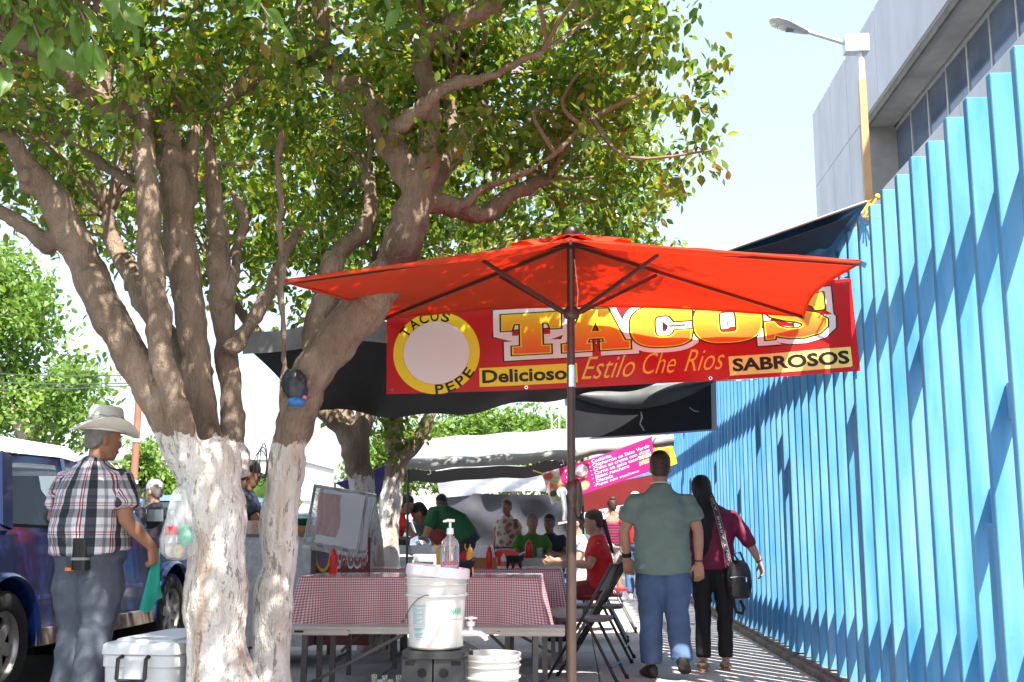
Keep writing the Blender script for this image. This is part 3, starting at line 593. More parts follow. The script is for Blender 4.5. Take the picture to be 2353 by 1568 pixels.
cor = {'L': V(-1.434, -0.940, 2.299), 'N': V(0.000, -0.940, 2.494), 'R': V(1.413, -0.940, 2.361), 'FR': V(1.516, 0.930, 2.453), 'F': V(0.020, 0.930, 2.535), 'FL': V(-1.270, 0.930, 2.463)}
order = ['L', 'N', 'R', 'FR', 'F', 'FL']
mb = MB(); K = 20
for i in range(6):
    a, b = cor[order[i]], cor[order[(i + 1) % 6]]
    e = (a - b).length
    def edge(t):
        p = a.lerp(b, t); inw = (peak - p); inw.z = 0; inw.normalize(); s = math.sin(math.pi * t); return p + inw * (.035 * e * s) + V(0, 0, .012 * s)
    def fn(u, v):
        q = edge(u); p = peak.lerp(q, v); s = math.sin(math.pi * u) * math.sin(math.pi * v); p.z -= .05 * s * e * .6; p.z += .004 * math.sin(u * 23 + v * 9) * v + .006 * math.sin(u * 37 + v * 3) * v * v * (1 - .6 * math.sin(math.pi * u)); return p
    mb.sheet(fn, K, K, 0, .004)
canopy = mb.build('canopy', CANV, par, 50)
vt = MB(); vpk = peak + V(0, 0, .035)
for i in range(6):
    a, b = peak.lerp(cor[order[i]], .24) + V(0, 0, .02), peak.lerp(cor[order[(i + 1) % 6]], .24) + V(0, 0, .02)
    vt.sheet(lambda u, v: vpk.lerp(a.lerp(b, u) + V(0, 0, .02 * math.sin(u * 9)), v) + V(0, 0, -.012 * math.sin(math.pi * u) * v), 6, 4, 0, .003)
vt.build('vent', CANV, canopy, 50)
mb = MB()
for i in range(6):
    a, b = cor[order[i]], cor[order[(i + 1) % 6]]; e = (a - b).length; pts = []
    for k in range(11):
        t = k / 10; p = a.lerp(b, t); inw = (peak - p); inw.z = 0; inw.normalize(); s = math.sin(math.pi * t); pts.append(p + inw * (.035 * e * s + .006) + V(0, 0, .012 * s - .004))
    mb.tube(pts, .0075, 6)
mb.build('hem', CANV, canopy, 60)
mb = MB(); mb.tube([(-.022, 0, 0), (-.01, 0, 1.22)], .0285, 14); mb.build('lower_pole', PBR, par, 60)
mb = MB(); mb.tube([(-.012, 0, 1.04), (0, 0, 2.70)], .0235, 14); mb.build('upper_pole', PBR, par, 60)
mb = MB(); mb.tube([(-.003, 0, 1.875), (-.002, 0, 2.0)], .0252, 14); mb.build('joint_sleeve', CHR, par, 60)
mb = MB(); mb.ell((-.008, 0, 1.265), (.045, .06, .085), 14, 10); mb.ell((.025, .0, 1.25), (.03, .045, .11), 12, 8); ch = mb.build('crank_housing', PBR, par, 60)
mb = MB(); mb.tube([(-.062, -.03, 1.28), (-.062, -.052, 1.28)], .03, 14); mb.tube([(-.06, -.052, 1.285), (-.052, -.06, 1.235), (-.045, -.06, 1.17), (-.05, -.06, 1.12)], [.017, .015, .013, .012], 8, flat=.5); mb.tube([(-.085, -.06, 1.108), (-.035, -.06, 1.118)], .011, 10); mb.build('crank', CHR, ch, 40)
mb = MB(); mb.lathe([(.028, 2.27), (.045, 2.28), (.05, 2.30), (.045, 2.325), (.028, 2.34)], n=14); mb.build('hub', PBR, par, 50)
mb = MB(); mb.lathe([(.0, 2.825), (.03, 2.82), (.05, 2.80), (.055, 2.775), (.02, 2.70)], n=14); mb.build('finial', PBR, par, 50)
for k in order:
    mb = MB(); tip = cor[k] - V(0, 0, .012); top = V(0, 0, 2.705); ds = (tip - top); ds = V(ds.x, ds.y, 0).normalized() * .03; mb.bar(top + ds, tip, .012, .02); rib = mb.build('rib', PBR, par, 0)
    jt = top.lerp(tip, .30 if k in 'NF' else .34) - V(0, 0, .02)
    if k == 'N' : jt = top.lerp(tip, .5) - V(0, 0, .02)
    mb = MB(); hd = V(jt.x, jt.y, 0).normalized() * .035; mb.bar(V(0, 0, 2.30) + hd, jt, .015, .02); mb.build('strut', PBR, rib, 0)
mb = MB(); mb.tube([(.03, -.01, 2.32), (.04, -.02, 2.42), (.03, -.02, 2.52), (.02, -.01, 2.62)], .003, 5); mb.build('cord', M('white_cord', (.7, .68, .62), .8), par, 60)
mb = MB(); mb.lathe([(0, .12), (.04, .12), (.06, .1), (.22, .07), (.25, .03), (.25, 0)], n=20); mb.build('base', M('black_plastic', (.03, .03, .032), .5), par, 50)

# ------------------------------------------------------------------ big red banner
VINR = M('red_vinyl', (.5, .01, .012), .35, var=.1, vs_=4, spec=.45, bump=.12, bs=5)
bTL, bBL, bTR, bBR = at(889, 716, 7.36), at(888, 906, 7.36), at(1955, 640, 7.32), at(1977, 853, 7.32)
def bsurf(s, t):
    p = bBL.lerp(bBR, s).lerp(bTL.lerp(bTR, s), t)
    yy = .022 * math.sin(s * 9 + t * 1.3) * math.sin(math.pi * s) + .005 * math.sin(s * 31 + t * 4) + .02 * math.sin(math.pi * s)
    z = -.018 * math.sin(math.pi * s); p = p + V(0, yy, z); return p, V(0, -1, 0)
ban = thing('shop_banner', 'long red vinyl banner reading TACOS strung behind the parasol', 'banner', bBL); bo = bBL.copy()
def bs2(s, t): p, n = bsurf(s, t); return p - bo, n
mb = MB(); mb.sheet(lambda u, v: bs2(u, v)[0], 60, 12, 0, -.0015); mb.build('sheet', VINR, ban, 60)
W_, H_ = 3.15, .6
PALE = M('print_white', (.78, .74, .74), .4); BLK = M('print_black', (.016, .012, .012), .4); YEL = M('print_yellow', (.84, .66, .02), .4)
def grad_mat():
    m, nt, p = nodes_mat('print_orange_gradient'); uv = N(nt, 'ShaderNodeAttribute', attribute_name='tt')
    nt.links.new(ramp(nt, uv.outputs['Fac'], [(.42, (.82, .1, .012)), (.55, (.85, .2, .015)), (.7, (.86, .38, .02)), (.86, (.86, .6, .04))]), p.inputs['Base Color']); p.inputs['Roughness'].default_value = .4; return m
GRAD = grad_mat()
def superell(cx, cy, rx, ry, p=3., a0=0., a1=360., n=28):
    out = []
    for k in range(n + (0 if a1 - a0 >= 360 else 1)):
        a = math.radians(a0 + (a1 - a0) * k / n); c, s = math.cos(a), math.sin(a); out.append((cx + rx * math.copysign(abs(c) ** (2 / p), c), cy + ry * math.copysign(abs(s) ** (2 / p), s)))
    return out
GL = {
 'T': [[(0, 1), (0, .62), (.14, .62), (.18, .78), (.31, .78), (.31, .18), (.17, .18), (.17, 0), (.78, 0), (.78, .18), (.64, .18), (.64, .78), (.77, .78), (.81, .62), (.95, .62), (.95, 1)]],
 'A': [[(0, 0), (0, .17), (.08, .17), (.34, 1), (.74, 1), (1.0, .17), (1.08, .17), (1.08, 0), (.62, 0), (.62, .17), (.70, .17), (.665, .30), (.415, .30), (.38, .17), (.46, .17), (.46, 0)], [(.455, .45), (.625, .45), (.54, .76)]],
 'C': [superell(.52, .5, .52, .5, 2.8, 38, 318, 30) + [(.98, .36), (.72, .36), (.70, .3)] + superell(.53, .5, .17, .28, 3.5, 310, 50, 16) + [(.72, .62), (.98, .62), (.98, .95), (.9, .95), (.88, .86)]],
 'O': [superell(.54, .5, .54, .5, 2.8), superell(.54, .5, .16, .27, 5)[::-1]],
 'S': [[(.96, .98), (.96, .62), (.84, .62), (.78, .72), (.68, .78), (.52, .8), (.44, .76), (.42, .70), (.48, .64), (.66, .58), (.86, .5), (.99, .36), (.98, .2), (.86, .06), (.62, -.01), (.4, .0), (.24, .05), (.16, .1), (.14, .01), (.02, .01), (.02, .4), (.15, .4), (.22, .28), (.36, .2), (.54, .19), (.62, .24), (.62, .31), (.52, .38), (.32, .44), (.12, .54), (.03, .68), (.05, .84), (.16, .95), (.38, 1.01), (.6, 1.0), (.74, .96), (.83, .91), (.85, .98)]],
}
def letters(word, x0, y0, w, h, off, gapx=.06):
    adv = {'T': .95, 'A': 1.08, 'C': .99, 'O': 1.08, 'S': 1.0}; tot = sum(adv[c] for c in word) + gapx * (len(word) - 1); k = w / tot; x = 0; v, f = [], []
    for c in word:
        vv, ff = poly2d([[(q[0] + x, q[1]) for q in l] for l in GL[c]], off); o = len(v); v += [(x0 + q[0] * k, y0 + q[1] * h) for q in vv]; f += [tuple(i + o for i in t) for t in ff]; x += adv[c] + gapx
    return v, f
for off, mat, lf, nm in ((.175, BLK, .002, 'letter_shadow'), (.15, PALE, .0034, 'letter_outline'), (.045, BLK, .0048, 'letter_edge'), (.018, YEL, .0062, 'letter_border'), (-.006, GRAD, .0076, 'lettering')):
    vf = letters('TACOS', .252, .415, .69, .46, off, .045); o = print_on(bs2, vf, nm, mat, ban, lf)
    o['label'] = 'big TACOS lettering, ' + nm.replace('_', ' ')
def circ(r, n=48): return [(.108 + r / W_ * math.cos(2 * math.pi * k / n), .475 + r / H_ * math.sin(2 * math.pi * k / n)) for k in range(n)]
print_on(bs2, poly2d([circ(.295), circ(.228)[::-1]]), 'badge_ring', YEL, ban, .002)
print_on(bs2, poly2d([circ(.226)]), 'badge_centre', PALE, ban, .002)
def arc_text(word, r, a0, a1, size, flip):
    v, f = [], []; n = len(word)
    for i, c in enumerate(word):
        vv, ff = fit(text2d(c, .02), -.4 * size * (1.0 if c not in 'T' else 1.1), -.5 * size, .8 * size * 1.05, size); a = math.radians(a0 + (a1 - a0) * i / (n - 1)); rot = a - math.pi / 2 if not flip else a + math.pi / 2; o = len(v)
        for x, y in vv: X, Y = r * math.cos(a) + x * math.cos(rot) - y * math.sin(rot), r * math.sin(a) + x * math.sin(rot) + y * math.cos(rot); v.append((.108 + X / W_, .475 + Y / H_))
        f += [tuple(k + o for k in t) for t in ff]
    return v, f
print_on(bs2, arc_text('TACOS', .262, 143, 76, .07, False), 'badge_text', BLK, ban, .0035)
print_on(bs2, arc_text('PEPE', .262, 274, 325, .07, True), 'badge_text', BLK, ban, .0035)
print_on(bs2, ([(.2, .055), (.41, .06), (.41, .28), (.2, .275)], [(0, 1, 2, 3)]), 'yellow_box', YEL, ban, .002)
print_on(bs2, fit(text2d('Deliciosos', .03), .206, .095, .2, .155), 'lettering', BLK, ban, .0035)
for wd_, x_, w_, y_, h_ in (('Estilo', .418, .115, .09, .25), ('Che', .548, .072, .11, .24), ('Rios', .636, .087, .12, .24)): print_on(bs2, fit(text2d(wd_, -.006, .55), x_, y_, w_, h_), 'lettering', M('print_script_yellow', (.85, .48, .05), .4), ban, .0035)
print_on(bs2, ([(.731, .045), (.985, .05), (.985, .265), (.731, .255)], [(0, 1, 2, 3)]), 'yellow_box', M('print_pale_yellow', (.84, .74, .2), .4), ban, .002)
print_on(bs2, fit(text2d('SABROSOS', .035), .738, .085, .242, .145), 'lettering', BLK, ban, .0035)
for s, t in ((.012, .045), (.012, .955), (.3, .03), (.335, .965), (.69, .03), (.985, .04), (.985, .95)):
    p, n = bs2(s, t); mb = MB(); mb.lathe([(.006, 0), (.007, .003), (.012, .003), (.0135, 0)], p + n * .001, 12, R=Matrix.Rotation(math.pi / 2, 3, 'X')); mb.build('grommet', CHR, ban, 50)
mb = MB(); mb.tube([bs2(.985, .95)[0], V(FX0 - .0, 7.4, 2.74) - bo, V(FX0 + .1, 7.38, 2.76) - bo], .005, 5); mb.tube([V(FX0 - .02, 7.4, 2.75) - bo + V(.03 * math.cos(a), -.01, .02 * math.sin(a)) for a in np.linspace(0, 6.2, 10)], .005, 5)
mb.build('tie_rope', M('rope', (.42, .33, .2), .9, var=.3, vs_=30), ban, 60)
mb = MB(); mb.tube([V(0, 0, 0) + bs2(.012, .955)[0], at(868, 700, 6.7) - bo, at(862, 690, 6.5) - bo], .005, 5); mb.build('tie_rope', M('rope'), ban, 60)

# ------------------------------------------------------------------ tarps
TARP = M('black_tarp', (.014, .015, .018), .62, var=.3, vs_=2, bump=.4, bs=4, spec=.2, stretch=(1, .4, 1)); TARPG = M('grey_tarp', (.34, .34, .35), .6, var=.15, vs_=2, bump=.2, bs=6); TARPB = M('blue_tarp', (.035, .085, .17), .4, var=.45, vs_=2.5, bump=.3, bs=5, col2=(.03, .16, .3), stretch=(.5, .25, 1))
def two_side(mb_, name, mu, md, parent):
    return mb_.build(name, [mu, md], parent, 60)
NL, NR, FLc, FRc = V(-2.36, 7.75, 2.40), V(1.78, 6.95, 3.06), V(-2.45, 10.2, 2.16), V(1.7, 10.9, 2.75)
tarp = thing('shade_tarp', 'large black tarp roof tied between trees and the blue fence', 'tarp', NL)
def tsurf(u, v):
    a_ = NL.lerp(NR, u); a_.y = NL.y + (NR.y - NL.y) * u ** 3; p = a_.lerp(FLc.lerp(FRc, u), v); s = math.sin(math.pi * u); p.z -= .30 * s * (.25 + .75 * math.sin(math.pi * min(1, v * .55 + .1))) * (1 - .25 * v) if True else 0
    p.z += .018 * math.sin(u * 34 + v * 5) * (.3 + v) + .03 * math.sin(u * 11 + v * 2); return p - NL
mb = MB(); mb.sheet(tsurf, 60, 26, 0, .003); tp = mb.build('sheet', [TARP], tarp, 60)
mb = MB(); mb.sheet(lambda u, v: tsurf(u * .26 + .005, 0) + V(0, -.012 + .02 * v, .055 - .15 * v - .02 * math.sin(u * 7)), 20, 3, 0, .002); mb.build('front_hem', M('sunlit_hem', (.2, .2, .2), .6, var=.3, vs_=5, bump=.3, bs=12), tarp, 60)  # pale grey puts the sunlit edge of the black tarp into the colour
q0 = NR - NL; bsheet = MB()
c0, c1, c2 = at(1993, 466, 7.0) - NL, at(1500, 640, 7.9) - NL, at(1830, 760, 8.9) - NL
def tri(u, v):
    p = c0.lerp(c1.lerp(c2, u), v); p.z += .05 * math.sin(math.pi * u) * v * -1 + .022 * math.sin(u * 19) * v * (1 - .3 * v); return p
bsheet.sheet(tri, 30, 16, 0, .002); bsheet.build('blue_corner', TARPB, tarp, 60)
mb = MB(); mb.tube([c0.lerp(c1, t) + V(0, 0, .008) for t in (0, .25, .5, .75, 1)], .009, 6); mb.tube([c0.lerp(c2, t) for t in (0, .5, 1)], .007, 6); mb.build('edge_rope', M('white_hem', (.5, .5, .5), .7), tarp, 60)
YR = M('yellow_rope', (.6, .42, .06), .9, var=.3, vs_=40)
mb = MB(); a = c0; mb.tube([a, a + V(.06, -.02, .03), V(FX0 + .0, 6.93, 2.98) - NL + V(0, 0, .03), V(FX0 + .13, 6.9, 3.0) - NL], .009, 6)
for k in range(7): mb.tube([a + V(.01, 0, 0), a + V(-.02 + .012 * k, -.02, -.04), a + V(-.05 + .02 * k, -.03, -.08 - .02 * (k % 3))], .005, 5)
mb.ell(a + V(.06, -.02, .03), (.02, .02, .022), 8, 6); mb.build('tie_rope', YR, tarp, 60)
for k, (yy, z) in enumerate(((7.5, 2.62), (7.55, 2.5), (7.8, 2.3))):
    mb = MB(); b = V(FX0 - .01, yy, z); mb.tube([b + V(.1, 0, 0), b, b + V(-.05, -.02, -.03 - .04 * k), b + V(-.03, -.03, -.1)], .006, 5); mb.tube([b, b + V(-.06, -.03, .05), b + V(-.02, -.02, .07)], .0045, 5)
    o = mb.build('rope_end', M('rope'), None, 60); tag(o, ['frayed rope knot on blue fence just above red banner corner', 'frayed rope knot on blue fence beside red banner corner', 'small rope scrap tied low on blue fence right of red banner'][k], 'rope')

# smaller black flap hanging from a line
fl = thing('hanging_flap', 'black vinyl flap hanging under the red banner with folded top', 'tarp', at(1300, 905, 10.9)); fo = at(1300, 905, 10.9)
A_, B_, C_, D_ = at(1296, 903, 10.9), at(1645, 876, 10.9), at(1648, 988, 10.9), at(1303, 1010, 10.9)
def fsurf(u, v): p = A_.lerp(B_, u).lerp(D_.lerp(C_, u), v); p = p + V(0, .03 * math.sin(u * 6 + v), -.012 * math.sin(math.pi * u)); return p - fo
mb = MB(); mb.sheet(fsurf, 24, 10, 0, .002); mb.build('sheet', M('flap_black', (.014, .015, .02), .5, var=.3, vs_=3), fl, 60)
mb = MB(); mb.sheet(lambda u, v: fsurf(u, v * .46 * math.sin(math.pi * u) ** .8) + V(0, -.03 - .05 * math.sin(math.pi * v), .01), 24, 6, 0, .002); mb.build('folded_top', M('flap_grey', (.085, .09, .095), .5, var=.3, vs_=3), fl, 60)
for u in (0.0, 1.0):
    mb = MB(); mb.sheet(lambda a, v: fsurf(abs(u - .035 * a) if u else .03 * a, v) + V(0, -.012, 0), 1, 8); mb.build('hem', M('flap_hem', (.5, .5, .52), .6), fl, 0)
mb = MB(); mb.sheet(lambda a, v: fsurf(a, .975 + .035 * v) + V(0, -.01, 0), 20, 1); mb.build('hem', M('flap_hem'), fl, 0)
mb = MB(); mb.tube([fsurf(.5, .5) + V(0, -.012, 0), fsurf(.505, .62) + V(0, -.012, 0), fsurf(.49, .75) + V(0, -.012, 0), fsurf(.515, .9) + V(0, -.012, 0)], [.004, .009, .006, .008], 4); mb.tube([fsurf(.82, .5) + V(0, -.012, 0), fsurf(.85, .58) + V(0, -.012, 0), fsurf(.88, .6) + V(0, -.012, 0)], .004, 4); mb.build('tear', M('flap_tear', (.6, .6, .6), .7), fl, 0)
mb = MB(); mb.tube([fsurf(1, 0), V(FX0, 11.2, 2.56) - fo], .006, 5); mb.tube([fsurf(0, 0), fsurf(0, 0) + V(-.25, .05, .05)], .006, 5); mb.build('tie_rope', M('white_cord'), fl, 60)

# grey canopy of the next stall
cn = thing('stall_canopy', 'faded grey fabric canopy over the seated diners', 'canopy', at(930, 1100, 12.8)); co = at(930, 1100, 12.8)
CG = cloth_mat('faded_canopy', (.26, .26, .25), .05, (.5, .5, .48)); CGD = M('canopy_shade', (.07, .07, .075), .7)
P0, P1, P2 = at(930, 1058, 12.8), at(1260, 1038, 12.8), at(1548, 1000, 12.6); Q0, Q1, Q2 = at(952, 1045, 17.5), at(1260, 1025, 17.5), at(1500, 1000, 17.5)
def csurf(u, v):
    a = smooth_path([P0, P1, P2], 8); b = smooth_path([Q0, Q1, Q2], 8); k = u * 16; i = min(15, int(k)); p = a[i].lerp(a[i + 1], k - i); q = b[i].lerp(b[i + 1], k - i); r = p.lerp(q + V(0, 0, .25), v)
    r.z += -.10 * math.sin(math.pi * v) + .01 * math.sin(u * 40); return r - co
mb = MB(); mb.sheet(csurf, 40, 8, 0, .003); mb.build('roof', CG, cn, 60)
mb = MB(); mb.sheet(lambda u, v: csurf(u, 0) + V(0, -.01 - .05 * math.sin(math.pi * v), -.115 * v + .012 * math.sin(u * 30) * v), 40, 4, 0, .003); mb.build('valance', CG, cn, 60)
mb = MB(); mb.sheet(lambda u, v: csurf(u * .6, .0) + V(0, .05 + .3 * v, -.125 - .12 * v + .012 * math.sin(u * 17)), 30, 4, 0, .003); mb.build('inner_shade_flap', CGD, cn, 60)  # dark flap enlarged under the canopy to block sky light
for u, yy in ((.02, 0), (.62, .0)):
    b = csurf(u, 0) + co; mb = MB(); mb.tube([V(b.x, b.y + .02, 0) - co, b - co], .014, 8); mb.build('post', M('dark_steel', (.06, .06, .065), .45, metal=.6), cn, 60)
for u in (.12, .55, .85):
    mb = MB(); p = csurf(u, 0); mb.tube([p + V(0, -.03, -.1), p + V(.02, -.03, -.16), p + V(-.02, -.03, -.17)], .006, 5); mb.build('tie', M('white_cord'), cn, 60)

# purple side awning
aw = thing('purple_awning', 'purple fabric awning sloping behind the whitewashed trunk', 'awning', at(820, 1140, 15)); ao = at(820, 1140, 15)
mb = MB(); a, b, c, d = at(770, 1110, 15) - ao, at(905, 1058, 15) - ao, at(905, 1120, 16) - ao, at(840, 1150, 16) - ao
mb.sheet(lambda u, v: a.lerp(b, u).lerp(d.lerp(c, u), v) + V(0, 0, -.03 * math.sin(math.pi * u)), 12, 6, 0, .003); mb.build('fabric', cloth_mat('purple_cloth', (.075, .06, .24), .25), aw, 60)
for q in (a, b):
    mb = MB(); w = q + ao; mb.tube([q, V(w.x, w.y, 0) - ao], .014, 6); mb.build('post', M('dark_steel'), aw, 60)

# pale wall tarp at the back of the stall
wt = thing('wall_tarp', 'grey and white tarp wall closing the back of the diners stall', 'tarp', at(1170, 1280, 20)); wo = at(1170, 1280, 20)
a, b, c, d = at(1000, 1075, 20), at(1335, 1085, 19), at(1335, 1290, 19), at(1035, 1290, 20)
mb = MB(); mb.sheet(lambda u, v: a.lerp(b, u).lerp(d.lerp(c, u), .27 + .73 * v) + V(0, .06 * math.sin(u * 17 + v * 6) + .05 * math.sin(u * 7 - v * 9), 0) - wo, 40, 20, 0, .002); mb.build('grey_sheet', M('grey_wall_tarp', (.06, .06, .072), .5, var=.2, vs_=1.5, bump=.5, bs=3), wt, 60)
mb = MB(); mb.sheet(lambda u, v: a.lerp(b, u).lerp(d.lerp(c, u), -.05 + .33 * v + .05 * math.sin(u * 4 + 2) * v) + V(0, -.03 + .04 * math.sin(u * 23 + v * 8), 0) - wo, 40, 6, 0, .002); mb.build('white_sheet', cloth_mat('white_poly', (.75, .76, .78), .55, (.85, .86, .88)), wt, 60)

# pink menu banner
mn = thing('menu_banner', 'tilted magenta menu banner listing tacos fillings in white', 'banner', at(1256, 1085, 12.5)); mo = at(1256, 1085, 12.5)
mTL, mTR, mBR, mBL = at(1244, 1088, 12.5), at(1497, 1004, 12.4), at(1505, 1080, 12.4), at(1268, 1160, 12.5)
def ms(s, t): p = mBL.lerp(mBR, s).lerp(mTL.lerp(mTR, s), t); return p + V(0, .015 * math.sin(s * 11), -.02 * math.sin(math.pi * s) * t) - mo, V(0, -1, 0)
mb = MB(); mb.sheet(lambda u, v: ms(u, v)[0], 30, 8, 0, -.0015); mb.build('sheet', M('magenta_vinyl', (.74, .02, .2), .4, var=.1, vs_=2), mn, 60)
for i, (t, x0, w) in enumerate((('- Cochinita', .42, .21), ('- Chicharrón en Salsa Verde', .42, .55), ('- Chiles en crema con elote', .42, .55), ('- Carne en salsa tatemada', .42, .54), ('- Bistec ranchero', .42, .35), ('- Discada', .42, .19), ('-Papas con machaca', .42, .43))):
    print_on(ms, fit(text2d(t, .014), x0, .845 - i * .128, w, .105), 'menu_line', PALE, mn, .003)
print_on(ms, fit(text2d('3x', .04), .2, .6, .13, .3), 'price', PALE, mn, .003)
print_on(ms, poly2d([[(.35 + .055 * math.cos(a), .72 + .19 * math.sin(a)) for a in np.linspace(0, 6.0, 24)]]), 'price_disc', PALE, mn, .003)
print_on(ms, fit(text2d('Tortillas hechas a mano', .0), .18, .47, .2, .075), 'menu_line', YEL, mn, .003)
print_on(ms, ([(0, 0), (.13, 0), (.16, 1), (0, 1)], [(0, 1, 2, 3)]), 'photo_panel', M('print_photo', (.62, .45, .42), .5, var=.5, vs_=14, col2=(.75, .7, .7)), mn, .002)
for k, (x, y, r, c) in enumerate(((.05, .85, .05, (.5, .06, .04)), (.1, .66, .05, (.35, .4, .2)), (.11, .42, .06, (.6, .18, .06)), (.045, .55, .035, (.6, .1, .12)), (.05, .3, .045, (.03, .05, .05)), (.09, .12, .04, (.12, .45, .12)), (.33, .25, .06, (.62, .5, .32)))):
    el = lambda rr: [(x + rr * math.cos(a), y + rr * 2.6 * math.sin(a)) for a in np.linspace(0, 5.98, 20)]
    print_on(ms, poly2d([el(r)]), 'dish_rim', M('dish_rim', (.55, .3, .16), .5), mn, .003); print_on(ms, poly2d([el(r * .8)]), 'dish', M('dish_%d' % k, c, .5, var=.4, vs_=60), mn, .004)
print_on(ms, poly2d([[(.1 + .02 * (k % 2), .0 + .09 * k) for k in range(4)] + [(.14, .27), (.14, 0)]]), 'napkin_print', M('print_teal', (.1, .4, .55), .5), mn, .0025)
print_on(ms, fit(text2d('TAQUIZAS\nEXPRESS', .03), .86, .27, .12, .3), 'stamp', M('print_cream', (.8, .75, .4), .5), mn, .003)
mb = MB(); mb.tube([ms(0, 1)[0], at(1225, 1082, 12.7) - mo], .008, 5); mb.tube([ms(1, 1)[0], at(1515, 990, 12.6) - mo], .008, 5); mb.build('tie_rope', YR, mn, 60)

# orange hanging sign and dark red menu board farther on
og = thing('hanging_sign', 'small orange and yellow tacos sign hanging by the fence', 'sign', at(1505, 1060, 16)); oo = at(1505, 1060, 16)
a, b, c, d = at(1500, 1022, 16) - oo, at(1540, 1008, 16) - oo, at(1557, 1065, 16) - oo, at(1505, 1085, 16) - oo
def os_(s, t): return d.lerp(c, s).lerp(a.lerp(b, s), t), V(0, -1, 0)
mb = MB(); mb.sheet(lambda u, v: os_(u, v)[0], 6, 6, 0, -.002); mb.build('sheet', M('orange_print', (.6, .2, .03), .5, var=.4, vs_=6, col2=(.75, .42, .05)), og, 60)
print_on(os_, fit(text2d('TACOS', .03), .03, .68, .8, .22), 'lettering', M('print_gold', (.75, .6, .15), .5), og, .004)
print_on(os_, poly2d([[(.72, .0), (.98, .0), (.98, .9), (.86, .9)]]), 'stripe', YEL, og, .003)
mb = MB(); mb.tube([a.lerp(b, .3), at(1512, 990, 16) - oo], .012, 5); mb.build('tie_rope', YR, og, 60)
rb = thing('menu_board', 'dark red menu board hung above the far diners', 'sign', at(1420, 1170, 19)); ro = at(1420, 1170, 19)
a, b, c, d = at(1338, 1122, 19) - ro, at(1530, 1085, 19) - ro, at(1530, 1140, 19) - ro, at(1338, 1178, 19) - ro
def rs(s, t): return d.lerp(c, s).lerp(a.lerp(b, s), t), V(0, -1, 0)
mb = MB(); mb.sheet(lambda u, v: rs(u, v)[0], 6, 2, 0, -.01); mb.build('board', M('dark_red_vinyl', (.16, .012, .012), .5, var=.2, vs_=2), rb, 0)
print_on(rs, ([(0, -.02), (.6, -.02), (.6, .22), (0, .22)], [(0, 1, 2, 3)]), 'food_strip', M('food_strip', (.35, .2, .08), .5, var=.6, vs_=6), rb, .004)
for k in range(3):
    for j in range(4): print_on(rs, fit(text2d(('TACOS', 'BURRITOS', 'TORTAS', 'SODA')[j], .01), .1 + .27 * k, .78 - j * .14, .17 - .02 * j, .08), 'menu_line', PALE, rb, .005)

# ------------------------------------------------------------------ gingham tables
def gingham_mat():
    m, nt, p = nodes_mat('gingham_cloth'); uv = N(nt, 'ShaderNodeUVMap'); sep = N(nt, 'ShaderNodeSeparateXYZ'); nt.links.new(uv.outputs[0], sep.inputs[0]); o = []
    for ax in (0, 1):
        a = N(nt, 'ShaderNodeMath', operation='MULTIPLY'); a.inputs[1].default_value = 1 / .016; nt.links.new(sep.outputs[ax], a.inputs[0])
        f = N(nt, 'ShaderNodeMath', operation='FRACT'); nt.links.new(a.outputs[0], f.inputs[0]); g_ = N(nt, 'ShaderNodeMath', operation='GREATER_THAN'); g_.inputs[1].default_value = .5; nt.links.new(f.outputs[0], g_.inputs[0]); o.append(g_.outputs[0])
    s = N(nt, 'ShaderNodeMath', operation='ADD'); nt.links.new(o[0], s.inputs[0]); nt.links.new(o[1], s.inputs[1]); h = N(nt, 'ShaderNodeMath', operation='MULTIPLY'); h.inputs[1].default_value = .5; nt.links.new(s.outputs[0], h.inputs[0])
    nt.links.new(ramp(nt, h.outputs[0], [(.0, (.72, .64, .64)), (.5, (.52, .23, .25)), (1., (.33, .08, .1))]), p.inputs['Base Color']); p.inputs['Roughness'].default_value = .3; p.inputs['Specular IOR Level'].default_value = .5; return m
GING = gingham_mat()
PLW = M('bench_plastic', (.5, .47, .42), .5, var=.08, vs_=5, bump=.06, bs=200); STEEL = M('grey_steel', (.12, .115, .11), .45, metal=.5, var=.1, vs_=9)
